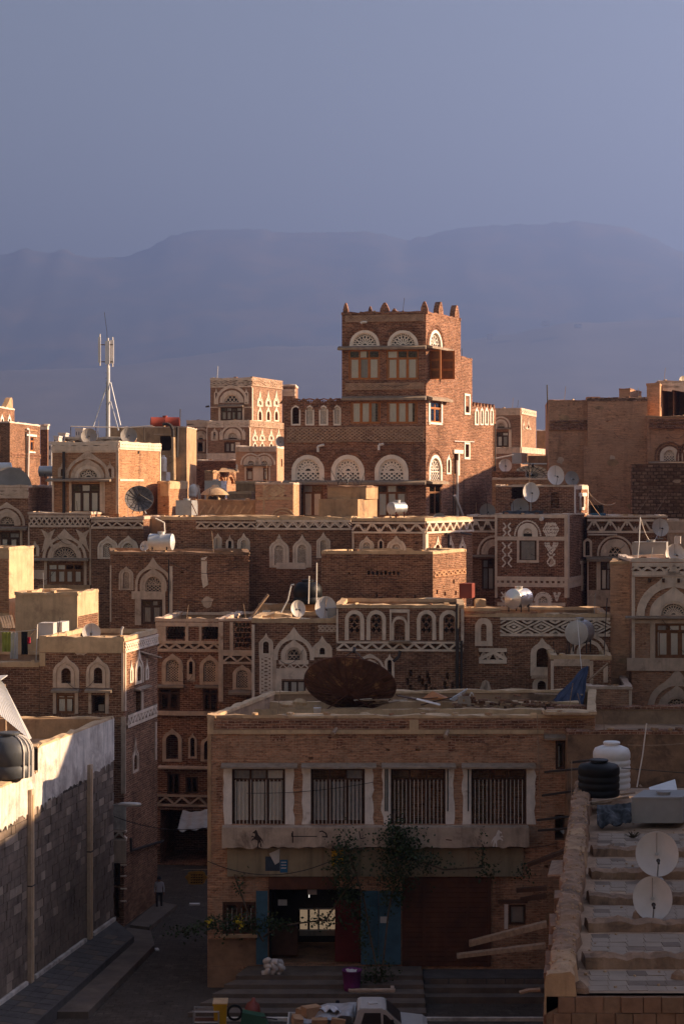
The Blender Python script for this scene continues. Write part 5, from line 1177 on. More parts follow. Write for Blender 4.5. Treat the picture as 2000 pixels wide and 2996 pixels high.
# individual blocks: the 300 that show largest are parts, the rest one mass
cells = []; zc = .55; ci = 0
while zc < 7.75:
    h = .33 + rg.uniform(-.02, .02); u = Y_u(64) + (ci % 2) * .3 + rg.uniform(0, .15)
    while u < LT - .05:
        wv = rg.choice((.42, .55, .62, .78, .34)); e = min(u + wv, LT - .02)
        if zc + h < zwb((u + e) / 2) + .12: cells.append((u, e, zc, zc + h))
        u = e + .018
    zc += h + .018; ci += 1
cells.sort(key=lambda c: -(c[1] - c[0]) * (1 if c[0] > Y_u(70.5) else 0) - (c[0] > Y_u(70.5)))
rest = MB()
for k, (u, e, z, z2) in enumerate(cells):
    d = .012 + rg.random() * .035; tl = rg.uniform(-.012, .012)
    mb = rest if k >= 300 else MB()
    mb.hexa([FF.p(u + .006, z + .006, d), FF.p(e - .006, z + .006, d + tl), FF.p(e - .004, z2 - .004, d), FF.p(u + .008, z2 - .006, d - tl), FF.p(u, z, -.05), FF.p(e, z, -.05), FF.p(e, z2, -.05), FF.p(u, z2, -.05)])
    if k < 300: b.part('stone_block', mb, 'block' if rg.random() < .8 else 'block_pale')
o = b.part('stone_blocks', rest, 'block'); o['kind'] = 'stuff'
for Yp, y0 in ((74.0, 612), (81.2, 432)):                   # timber cable ducts on the wall
    u = Y_u(Yp); zt = 20 - (2060 + y0 / 2.45 - HY) / FPX * Yp; zb = .7
    q = MB().fbox(FF, u - .16, u + .16, zb, zt, .03, .2); dct = b.part('cable_duct', q, 'duct_wood')
    b.part('duct_cover', MB().fbox(FF, u - .07, u + .02, zb + .1, zt - .2, .2, .225), 'mud_pale', dct)
    b.part('clamp', MB().fbox(FF, u - .18, u + .18, zb + (zt - zb) * .5, zb + (zt - zb) * .5 + .05, .02, .232), 'pipe_dark', dct)
q = MB()                                                    # kerb along the wall foot
for a, c in ((62, 73.6), (74.5, 80.7), (81.7, 84.7)): q.fbox(FF, Y_u(a), Y_u(c), .6, .86, 0, .16)
b.part('foot_kerb', q, 'whitewash')
b.part('back_wall', MB().box(-24, WX(84.5) - .2, 84.3, 84.6, 8.4, 9.83), 'mud'); b.part('step', MB().box(-20, WX(80) - .5, 81.5, 84.3, 8.5, 8.95), 'mud'); b.finish()

# platform and steps at the foot of the wall
q = MB()
P1 = [(-9.1, 82.4), (-11.9, 64.4)]
q.hexa([(P1[1][0], P1[1][1], 0), (P1[0][0], P1[0][1], 0), (P1[0][0], P1[0][1], .55), (P1[1][0], P1[1][1], .55), (WX(64.4), 64.4, 0), (WX(84.9), 84.9, 0), (WX(84.9), 84.9, .72), (WX(64.4), 64.4, .72)])
pf = structure('platform', q, 'paver_dark')
Q = [(-9.62, 71.4), (-8.16, 82), (-8.6, 84.6), (-9.7, 85.2), (-11.6, 71.4)]
q = MB(); t = q.pts([(x, y, .27) for x, y in Q]); bt = q.pts([(x, y, 0) for x, y in Q]); q.f.append(t)
for i in range(5): j = (i + 1) % 5; q.f.append([t[i], bt[i], bt[j], t[j]])
st = structure('step', q, 'paver')
sl_ = Face(V(P1[1]), V(P1[0]))                               # paving slabs on the platform
for i in range(26):
    for j in range(3):
        u0 = .1 + i * .68; w_ = .64; f0, f1 = .04 + j * .31, .04 + (j + 1) * .31 - .02
        if u0 + w_ > sl_.L - .1: continue
        def pt(u, f):
            o = sl_.p(u, 0); i2 = V((WX(o.y) - .0, o.y + .35, 0)); v = o.lerp(i2, f); v.z = .55 + .17 * f + .012; return v
        a = [pt(u0, f0), pt(u0 + w_, f0), pt(u0 + w_, f1), pt(u0, f1)]
        MB().hexa([V(p) for p in a] + [p - V((0, 0, .03)) for p in a]).build('paving_slab', 'paver_dark' if (i * 3 + j) % 4 else 'paver', pf)
q = MB().hexa([(-8.75, 85.6, 0), (-7.9, 90.2, 0), (-7.9, 90.2, .2), (-8.75, 85.6, .2), (-9.7, 86, 0), (-8.9, 91, 0), (-8.9, 91, .2), (-9.7, 86, .2)])
structure('kerb', q, 'paver')

# ------------------------------------------------------------------ near building with barred windows
AL, AR, AY = -5.43, 10.2, 76.0
AP = [(pxx(AL, AY), AY), (pxx(AR, AY), AY), (pxx(11.6, 86.2), 86.2), (pxx(-3.26, 85.2), 85.2)]
b = Bld('shop_building', 'near two-storey tan brick building with four barred windows over shops', 0, AP, 2098, 'brick_tan', cat='building', coping='mud_pale', cop_h=.08, parapet=.75, roof='roof_mud')
F0 = b.main.faces[0]; ZA = b.main.z1
b.band(F0, 8, (62, 150, 1345, 166), 'mud_pale', .07); b.band(F0, 8, (62, 105, 86, 166), 'mud_pale', .06); b.band(F0, 8, (832, 112, 866, 150), 'mud_pale', .055); b.band(F0, 8, (62, 166, 76, 690), 'mud', .04)
for x0, x1 in ((90, 832), (868, 1510)):
    u0, u1, z0, z1 = F0.rect(8, x0, 113, x1, 147); b.part('brick_panel', MB().prism(F0, [(u0, (z0 + z1) / 2), (u0 + .25, z1), (u1 - .25, z1), (u1, (z0 + z1) / 2), (u1 - .25, z0), (u0 + .25, z0)], -.02, .03), 'brick_dark')
for x, y in ((552, 142), (978, 150)): b.part('drain_spout', MB().tube(F0.p(*F0.uz(8, x + 4, y), -.1), F0.p(*F0.uz(8, x - 12, y + 18), .55), .07, 6, .09), 'plank'); b.part('spout_stain', MB().fbox(F0, *F0.rect(8, x - 12, y + 10, x + 8, y + 42), -.02, .012), 'mud_dark')
for k, (x0, x1) in enumerate(((155, 358), (456, 662), (761, 970), (1068, 1279))):
    u0, u1, z0, z1 = F0.rect(8, x0, 300, x1, 512); g = .34
    ou, iu = [], []
    rr = random.Random(k)
    L = [(u0 - g + rr.uniform(-.05, .05), z0 + (z1 - z0) * i / 8) for i in range(9)] + [(u0 - g * .2, z1 + .14), ((u0 + u1) / 2, z1 + .12), (u1 + g * .2, z1 + .14)] + [(u1 + g + rr.uniform(-.05, .05), z1 - (z1 - z0) * i / 8) for i in range(9)]
    I = [(u0, z0 + (z1 - z0) * i / 8) for i in range(9)] + [(u0 + .001, z1), ((u0 + u1) / 2, z1), (u1 - .001, z1)] + [(u1, z1 - (z1 - z0) * i / 8) for i in range(9)]
    b.part('painted_surround', MB().ring(F0, L, I, -.02, .02), 'paint_white')
    b.window(F0, 8, (x0, 300, x1, 512), 3, .2, 'wood_dark', 'curtain' if k == 0 else ('curtain_grey' if k == 1 else None), bars=14, dp=.18)
    cu0, cu1 = F0.uz(8, (115, 420, 725, 1030)[k], 285)[0], F0.uz(8, (405, 705, 1008, 1312)[k], 285)[0]; zc = F0.uz(8, x0, 284)[1]
    b.part('canopy', MB().hexa([F0.p(cu0, zc - .1, .45), F0.p(cu1, zc - .1, .45), F0.p(cu1, zc - .04, .45), F0.p(cu0, zc - .04, .45), F0.p(cu0, zc, -.02), F0.p(cu1, zc, -.02), F0.p(cu1, zc + .08, -.02), F0.p(cu0, zc + .08, -.02)]), 'slate')
for x in (740, 748, 978, 1056): u, z = F0.uz(8, x, 300); b.part('downpipe', MB().tube(F0.p(u, z, .05), F0.p(u, z - 1.7, .05), .025, 5), 'pipe_dark')
u0, u1, z0, z1 = F0.rect(8, 120, 514, 1284, 594)
q = MB(); n = 60; r_ = random.Random(3); E = [(u0 + (u1 - u0) * k / n, z0 + r_.uniform(-.02, .09)) for k in range(n + 1)]
for A, B in zip(E, E[1:]):
    q.hexa([F0.p(A[0], A[1], .6), F0.p(B[0], B[1], .6), F0.p(B[0], z1, .6), F0.p(A[0], z1, .6), F0.p(A[0], A[1], -.02), F0.p(B[0], B[1], -.02), F0.p(B[0], z1, -.02), F0.p(A[0], z1, -.02)])
led = b.part('balcony_ledge', q, 'concrete_stained')
u, z = F0.uz(8, 252, 555); S = .0125                          # stencilled rearing horse, and its pale ghost at the far end
HORSE = [(2, -28), (6, -28), (6, -20), (10, -12), (12, -28), (16, -28), (14, -14), (13, -4), (17, -10), (22, -18), (19, -6), (13, 3), (6, 10), (3, 18), (0, 25), (-3, 28), (-6, 24), (-13, 19), (-12, 15), (-7, 17), (-5, 10), (-7, 5), (-14, 9), (-18, 4), (-15, 3), (-13, 6), (-8, 1), (-14, -1), (-17, -7), (-14, -8), (-11, -4), (-4, -4), (3, -8), (3, -18)]
b.part('horse_stencil', MB().prism(F0, [(u + x * S, z + y * S) for x, y in HORSE], .59, .604), 'stain_ink', led)
u, z = F0.uz(8, 1165, 555); b.part('horse_stencil', MB().prism(F0, [(u - x * S, z + y * S) for x, y in HORSE], .59, .604), 'paint_white', led)
q = MB()                                                      # worn painted lettering and frames on the ledge
for P in ([(385, 535), (385, 548), (480, 548)], [(490, 530), (500, 528), (514, 536), (518, 550), (500, 548)], [(388, 572), (388, 528)], [(600, 535), (612, 545), (604, 556)], [(640, 528), (645, 556), (665, 552)], [(760, 525), (762, 552), (790, 552), (792, 536)]):
    q.strip(F0, [F0.uz(8, *p) for p in P], .045, .59, .603)
b.part('worn_lettering', q, 'stain_ink', led)
q = MB()
for P in ([(955, 530), (962, 520), (975, 522), (985, 540), (975, 556), (962, 548), (957, 535)], [(990, 525), (998, 552), (1005, 555)], [(1012, 548), (1030, 528), (1036, 532), (1028, 552), (1050, 548), (1053, 520)], [(968, 560), (990, 562)], [(1092, 548), (1098, 552)]):
    q.strip(F0, [F0.uz(8, *p) for p in P], .04, .59, .603)
b.part('arabic_lettering', q, 'rust_sheet', led)
b.window(F0, 8, (1390, 192, 1470, 302), 3, .0, 'wood_dark', None, bars=6); b.dark(F0, 8, (1387, 476, 1450, 572)); b.ledge(F0, 8, (1345, 166, 1520, 184), 'slate', .5)
b.band(F0, 8, (1380, 304, 1480, 318), 'mud', .06)
u, z = F0.uz(8, 1422, 542); b.part('white_rag', MB().prism(F0, [(u - .12, z), (u - .1, z + .14), (u, z + .1), (u + .12, z + .16), (u + .1, z - .05), (u, z - .14)], -.3, -.27), 'cloth_white')
rb = b.block(0, [(pxx(8.15, 75.6), 75.6), (pxx(AR + .02, 75.6), 75.6)], 2088, 'brick_tan', ZA + .1, depth=.8, parapet=0, coping='mud_pale', cop_h=.06)
rs = random.Random(17)
for x, y, w_, h in ((300, 172, 60, 26), (520, 170, 110, 16), (700, 172, 160, 22), (930, 174, 190, 30), (1180, 172, 120, 18), (980, 195, 26, 50), (555, 185, 22, 46), (1290, 330, 30, 90), (95, 330, 22, 120)):
    u0, u1, z0, z1 = F0.rect(8, x, y, x + w_, y + h); n = 16
    P = [(u0 + (u1 - u0) * i / n, z1 + rs.uniform(-.03, .03)) for i in range(n + 1)] + [(u1 - (u1 - u0) * i / n, z0 + rs.uniform(0, .6) * (z1 - z0)) for i in range(n + 1)]
    b.part('soot_patch', MB().prism(F0, P, -.02, .006), 'brick_dark')
# ground floor
b.part('fascia', MB().fbox(F0, *F0.rect(9, 150, 26, 1380, 146), -.02, .16), 'fascia')
fs = [o for o in b.root.children if o.name.startswith('fascia')][-1]
for x in (320, 545, 790, 1005, 1152): b.part('fascia_seam', MB().fbox(F0, *F0.rect(9, x, 28, x + 3, 145), .1, .166), 'mud_dark', fs)
b.part('poster', MB().fbox(F0, *F0.rect(9, 309, 62, 369, 122), .1, .172), 'paper_navy', fs)
u0, u1, z0, z1 = F0.rect(9, 309, 50, 369, 122); b.part('torn_paper', MB().prism(F0, [(u0 + .15, z1), (u1, z1 + .2), (u1 - .02, z0 + .35), ((u0 + u1) / 2 + .1, z0 + .25)], .1, .18), 'paper_white', fs)
ps = b.part('poster', MB().fbox(F0, *F0.rect(9, 370, 76, 401, 129), .1, .172), 'paper_blue', fs)
for y in (84, 96, 108): b.part('print_line', MB().fbox(F0, *F0.rect(9, 374, y, 396, y + 4), .1, .176), 'paper_white', fs)
sg = b.part('shop_sign', MB().fbox(F0, *F0.rect(9, 584, 37, 632, 98), -.02, .22), 'paper_yellow')
q = MB()
for P in ([(592, 52), (598, 62), (608, 60), (614, 50)], [(618, 48), (624, 60)], [(594, 72), (594, 80), (604, 78), (612, 80), (622, 74)], [(600, 88), (616, 90)], [(588, 66), (628, 66)]): q.strip(F0, [F0.uz(9, *p) for p in P], .035, .2, .228)
b.part('arabic_lettering', q, 'ink', sg)
b.part('lintel', MB().fbox(F0, *F0.rect(9, 322, 149, 606, 200), -.02, .12), 'rust_sheet')
u0, u1, z0, z1 = F0.rect(9, 322, 200, 706, 520); F0.ops.append((u0, u1, .86, z1, 'rect', 4.0))
def slab(nm, r, m, d0, d1): return b.part(nm, MB().fbox(F0, *F0.rect(9, *r), d0, d1), m)
for a_, c_, d0_, d1_ in ((u0 + .02, u0 + .08, -3.9, -.35), (u1 - .08, u1 - .02, -3.9, -.35), (u0 + .08, u1 - .08, -3.95, -3.85)): b.part('shop_wall', MB().fbox(F0, a_, c_, .88, z1 - .02, d0_, d1_), 'cloth_black')  # near-black lining: the shop's inner shade is put into its colour
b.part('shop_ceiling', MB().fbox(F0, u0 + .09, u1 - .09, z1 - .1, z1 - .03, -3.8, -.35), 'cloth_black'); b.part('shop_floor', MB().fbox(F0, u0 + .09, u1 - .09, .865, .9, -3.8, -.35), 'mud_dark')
gd = slab('glazed_door', (445, 355, 598, 470), 'lit_room', -3.2, -3.15)
for r in ((440, 352, 602, 358), (522, 358, 530, 445), (440, 444, 602, 450), (478, 358, 488, 445)): b.part('door_rail', MB().fbox(F0, *F0.rect(9, *r), -3.15, -3.1), 'pipe_white' if r[0] != 478 else 'wood_dark', gd)
slab('door_kick', (442, 450, 600, 472), 'concrete', -3.2, -3.12)
b.part('lamp_tube', MB().fbox(F0, *F0.rect(9, 486, 254, 489, 272), -1.6, -1.58), 'lit_tube'); slab('notice', (482, 218, 521, 244), 'paper_white', -.9, -.88); slab('notice', (358, 265, 396, 290), 'paper_white', -.9, -.88)
slab('shelf_unit', (330, 380, 440, 500), 'wood_dark', -1.4, -.9)
for x0, m in ((270, 'blue_door'), (706, 'blue_door'), (780, 'blue_door')):
    x1 = {270: 318, 706: 778, 780: 872}[x0]; dr = slab('door_leaf', (x0, 208, x1, 514), m, .02, .09)
    u0, u1, z0, z1 = F0.rect(9, x0, 208, x1, 514)
    for k in range(3): a = z0 + (z1 - z0) * k / 3 + .12; b.part('door_panel', MB().fbox(F0, u0 + .1, u1 - .1, a, a + (z1 - z0) / 3 - .2, .06, .105), m, dr)
rd = slab('door_leaf', (598, 255, 705, 510), 'red_door', -.3, -.24)
for k in range(4): u0, u1, z0, z1 = F0.rect(9, 598, 255, 705, 510); b.part('door_panel', MB().fbox(F0, u0 + (u1 - u0) * k / 4 + .03, u0 + (u1 - u0) * (k + 1) / 4 - .03, z0 + .1, z1 - .1, -.26, -.22), 'red_door', rd)
slab('notice', (786, 314, 820, 340), 'paper_white', .09, .115)
sh = slab('roller_shutter', (878, 152, 1240, 522), 'rust_sheet', -.02, .05)
u0, u1, z0, z1 = F0.rect(9, 878, 152, 1240, 522)
for k in range(18): a = z0 + (z1 - z0) * k / 18; b.part('shutter_slat', MB().fbox(F0, u0 + .04, u1 - .04, a + .015, a + (z1 - z0) / 18 - .015, .03, .075), 'rust_sheet', sh)
for k in (1, 2, 3): u = u0 + (u1 - u0) * k / 4; b.part('shutter_post', MB().fbox(F0, u - .05, u + .05, z0, z1, .03, .1), 'rust_sheet', sh)
b.window(F0, 9, (130, 255, 268, 388), 2, .0, 'wood_dark', None, bars=7); b.band(F0, 9, (120, 390, 275, 402), 'mud_pale', .12, name='sill')
slab('render_patch', (70, 410, 270, 520), 'mud_dark', -.02, .02); slab('plinth', (70, 522, 200, 690), 'mud_dark', -.02, .1)
b.window(F0, 9, (1322, 266, 1392, 350), 1, .0, 'wood_dark', None); slab('faded_poster', (1328, 272, 1384, 345), 'paper_white', -.14, -.13); slab('paint_streak', (1303, 265, 1318, 368), 'paint_white', -.02, .02)
slab('drain_pipe', (1236, 150, 1246, 520), 'rust_sheet', -.02, .12)
# roof: cross walls and parapet ends
for y, h, xa, xb in ((78.9, .42, -4.5, 3.4), (81.8, .40, -4.0, 8.8), (84.2, .45, -3.4, 10.6)):
    q = MB(); wobble_bar(q, V((xa, y)), V((xb, y)), .35, ZA - .76, ZA - .75 + h, b.rng); b.part('roof_rib', q, 'mud_pale')
b.finish()

# steps before the shops
st_ = thing('stair', 'broad stone steps leading up to the shops', 'steps', (-3, 73, 0))
for k in range(5):
    z1 = .85 - .17 * k; y0 = 75.2 - .72 * k
    xl = -4.2 - .42 * k
    MB().hexa([(xl, y0 - .72, 0), (3.2, y0 - .72, 0), (3.2, y0 - .72, z1), (xl, y0 - .72, z1), (xl + .4, y0 if k else 76.0, 0), (3.2, y0 if k else 76.0, 0), (3.2, y0 if k else 76.0, z1), (xl + .4, y0 if k else 76.0, z1)]).build('stone_step', 'paver', st_)
pl = thing('plinth_wall', 'low stone plinth with coursed blocks right of the steps', 'wall', (6, 75.2, 0))
MB().box(3.25, 10.1, 74.6, 75.98, 0, .72).build('core', 'paver_dark', pl)
for j in range(2):
    for k in range(9):
        x0 = 3.3 + k * .75 + (j % 2) * .2
        MB().box(x0, min(x0 + .7, 10.05), 74.55, 74.62, .04 + j * .34, .34 + j * .34).build('stone_block', 'paver', pl)
for k in range(2): MB().box(3.25, 10.0, 74.6 - .55 * (k + 1), 74.6 - .55 * k - .003, 0, .48 - .22 * k).build('stone_step', 'paver', pl)
structure('kerb', MB().box(-5.6, 10.2, 71.05, 71.2, 0, .13), 'whitewash')

# ------------------------------------------------------------------ right foreground roof
NP = [(4.45, 41.0), (18, 41.0), (18, 70.2), (8.75, 70.2)]
b = Bld('terrace_house', 'foreground house with tiled roof terrace and crumbling parapet, lower right', 0, [(pxx(*p), p[1]) for p in NP], 0, 'stone_wall', cat='house', coping=None, parapet=0, roof='roof_mud')
b.main.z1 = 9.0
for f in b.main.faces: f.z1 = 9.0
F0 = b.main.faces[0]; F3 = b.main.faces[3]
LX = lambda y: 4.45 + (y - 41) * (8.75 - 4.45) / 29.2
rg = random.Random(21)
PH = [(41, .50), (43.1, .52), (43.3, .34), (46.4, .36), (46.6, .5), (51, .52), (54.5, .56), (54.7, .66), (57.5, .66), (57.7, .72), (67, .74)]
for a, c, m_ in ((41.0, 43.2, 'mud'), (43.2, 46.5, 'mud_dark'), (46.5, 54.6, 'mud_dark'), (54.6, 57.6, 'mud'), (57.6, 67.0, 'mud_dark')):      # parapet in crumbling lengths
    q = MB(); n = max(4, int((c - a) / .16)); rows = []
    for i in range(n + 1):
        y = a + (c - a) * i / n; x = LX(y); h = lerp(PH, y); w_ = .58 + .07 * mnoise.noise(V((y * .6, 2, 1)))
        prf = [(-.02, -.4), (0, h * .5), (.02, h - .05), (.12, h), (w_ * .5, h + .02), (w_ - .1, h), (w_, h - .07), (w_ + .04, -.02)]
        rows.append(q.pts([(x + dx + .09 * mnoise.noise(V((dx * 4, y * 1.7, zz))) + .03 * mnoise.noise(V((dx * 9, y * 6, zz))), y, 9 + zz + (.08 * mnoise.noise(V((dx * 3, y * 2.1, 7))) + .05 * mnoise.noise(V((dx * 8, y * 7, 3))) if zz > 0 else 0)) for dx, zz in prf]))
    for A, B in zip(rows, rows[1:]):
        for k in range(7): q.f.append([A[k], B[k], B[k + 1], A[k + 1]])
    q.f += [rows[0][::-1], rows[-1]]; b.part('parapet', q, m_)
q = MB()
for k in range(420):                                            # crumbled bits on parapet and ribs
    y = rg.uniform(41.2, 66); x = LX(y) + rg.uniform(.0, .6) if k < 260 else LX(y) + rg.uniform(.8, 9); z = 9 + (lerp(PH, y) if k < 260 else .02); r_ = rg.uniform(.015, .05)
    q.lathe((x, y, z - .01), (rg.uniform(-.3, .3), .1, 1), [(r_, 0), (r_ * .8, r_ * .8), (0, r_ * 1.1)], 5)
o = b.part('crumbs', q, 'mud'); o['kind'] = 'stuff'
for y, h, x1 in ((43.75, .30, 18), (47.4, .28, 18), (50.5, .27, 18), (53.8, .25, 18), (57.1, .25, 18)):     # roof ribs of mud and stone
    x0 = LX(y) + .75; q = MB(); n = 90; rows = []
    for i in range(n + 1):
        x = x0 + (x1 - x0) * i / n; o = mnoise.noise(V((x * 1.3, y, 0))) * .12 + mnoise.noise(V((x * 5, y, 0))) * .05; t = mnoise.noise(V((x * 1.9, y, 5))) * .08 + mnoise.noise(V((x * 6, y, 9))) * .05
        rows.append(q.pts([(x, y - .42 + o, 8.99), (x, y - .36 + o + rg.uniform(-.03, .03), 9 + h * .8 + t), (x, y - .08 + o, 9 + h + t + rg.uniform(-.04, .04)), (x, y + .3 + o * .5, 9 + h * .75 + t), (x, y + .42, 8.99)]))
    for A, B in zip(rows, rows[1:]):
        for k in range(4): q.f.append([A[k], B[k], B[k + 1], A[k + 1]])
    q.f.append(rows[0]); b.part('roof_rib', q, 'mud_dark')
tiles = []
ys = [41.35, 43.75, 47.4, 50.5, 53.8, 57.1, 61.2]
for a, c in zip(ys, ys[1:]):
    y = a + (.1 if a < 42 else .44)
    while y + .42 < c - .40:
        x = LX(y) + .95
        while x < 17.5:
            if abs((x + .2) / y * FPX) < 1030: tiles.append((x, y))
            x += .43
        y += .43
for x, y in tiles[:600]:
    z = 9.012 + rg.uniform(-.006, .008); t = rg.uniform(-.004, .004)
    if rg.random() < .03: continue
    MB().hexa([(x, y, z), (x + .415, y, z + t), (x + .415, y, 8.98), (x, y, 8.98), (x, y + .415, z - t), (x + .415, y + .415, z), (x + .415, y + .415, 8.98), (x, y + .415, 8.98)]).build('roof_tile', 'tile' if rg.random() < .8 else 'tile_dirty', b.root)
rw = 0; z = 9.0                                                 # coursed stones of the front wall, below the roof edge
while z > 6.4:
    h = .36 + rg.uniform(-.03, .03); u = .05 + rg.uniform(0, .25)
    while u < F0.L - .1 and F0.p(u, 0).x < 9.2:
        w_ = rg.uniform(.36, .62); d = rg.uniform(.015, .05)
        b.part('stone_block', MB().hexa([F0.p(u + .012, z - h + .012, d), F0.p(u + w_ - .012, z - h + .01, d), F0.p(u + w_ - .015, z - .015, d - .01), F0.p(u + .01, z - .012, d + .008), F0.p(u, z - h, -.05), F0.p(u + w_, z - h, -.05), F0.p(u + w_, z, -.05), F0.p(u, z, -.05)]), rg.choice(('stone_orange', 'stone_orange', 'stone_wall')))
        u += w_
    z -= h
for y, z0, z1, w_, m in ((43.6, 8.35, 9.1, 1.1, 'stone_orange'), (45.0, 8.3, 9.2, .9, 'stone_orange'), (46.3, 8.5, 9.35, 1.2, 'stone_orange'), (41.9, 7.6, 8.4, .9, 'stone_orange'), (48.8, 8.6, 9.5, .8, 'stone_orange'), (42.0, 8.5, 9.3, .6, 'stone_orange')):
    x = LX(y); q = MB().hexa([(x - .07, y, z0), (x - .02, y + w_, z0 + .05), (x, y + w_, z1), (x - .1, y, z1 - .04), (x + .2, y, z0), (x + .2, y + w_, z0), (x + .2, y + w_, z1), (x + .2, y, z1)]); b.part('edge_stone', q, m)
b.finish()
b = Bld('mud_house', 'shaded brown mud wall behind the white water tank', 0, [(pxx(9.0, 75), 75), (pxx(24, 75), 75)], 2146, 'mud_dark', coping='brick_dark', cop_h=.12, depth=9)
b.finish()
# unseen houses added beyond the right edge, sized to block sun and shade the square
for nm, x0, x1, y0, y1, z in (('tall brick house beyond the right edge, beside the terrace', 29, 40, 24, 69, 25.5), ('brick house beyond the right edge, opposite the block wall', 30, 40, 70, 78.5, 24.1), ('taller brick house beyond the right edge, opposite the block wall', 30, 40, 82.6, 91.4, 27.0), ('tallest brick house beyond the right edge, opposite the alley', 30, 40, 91.5, 97.0, 30.0), ('brick house beyond the right edge, beside the blank brown house', 27, 40, 127, 142, 28.2), ('brick house beyond the right edge, behind the patterned house', 24, 36, 112, 124, 24.6)):
    b = Bld('brick_house', nm, 0, [(pxx(x0, y0), y0), (pxx(x1, y0), y0), (pxx(x1, y1), y1), (pxx(x0, y1), y1)], 0, 'brick_red', coping='lime')
    b.main.z1 = z
    for f in b.main.faces: f.z1 = z
    f = b.main.faces[3]
    for k in range(int(f.L / 4)):
        for j in range(3): f.ops.append((1.2 + k * 4, 2.6 + k * 4, z - 3.2 - j * 3.6, z - 1.4 - j * 3.6, 'rect', .5))
    b.finish()
t = thing('shadow_wedge', 'unseen sloping wall added between two houses beyond the right edge to slant their shadow', 'wall', (30, 78.6, 0))  # unseen wedge added to slant the shadow edge on the block wall
MB().hexa([(30, 78.6, 0), (30.5, 78.6, 0), (30.5, 78.6, 24.1), (30, 78.6, 24.1), (30, 82.5, 0), (30.5, 82.5, 0), (30.5, 82.5, 27), (30, 82.5, 27)]).build('wall', 'brick_red', t)
# houses on the camera's side of the square, below and beside the view: they close the street in
for nm, P, z in (('flat-roofed house under the viewpoint, near part', [(-14, -16), (14, -16), (14, 14), (-14, 14)], 14.5), ('lower roof in front of the viewpoint', [(-12, 14.2), (4, 14.2), (4, 30), (-12, 30)], 10.2), ('lowest roof facing the shop building across the street', [(-10, 30.2), (3.2, 30.2), (3.2, 46), (-10, 46)], 5.6),
                 ('tall house beyond the left edge, near the viewpoint', [(-34, 10), (-19, 10), (-19, 40), (-34, 40)], 19.5), ('tall house beyond the left edge, beside the block wall', [(-40, 40.3), (-20.5, 40.3), (-20.5, 57.5), (-40, 57.5)], 18.0)):
    b = Bld('brick_house', nm, 0, [(pxx(x, y), y) if abs(y) > 1 else (0, y) for x, y in P], 0, 'brick_red', coping='lime')
    b.root.location = (P[0][0], P[0][1], 0); b.blocks = []; bk = Block(P, 0, z); bk.m = 'brick_red'; bk.par = .8; bk.cop = 'lime'; bk.roofm = 'roof_mud'; bk.cop_h = .1; b.blocks.append(bk); b.finish(False)

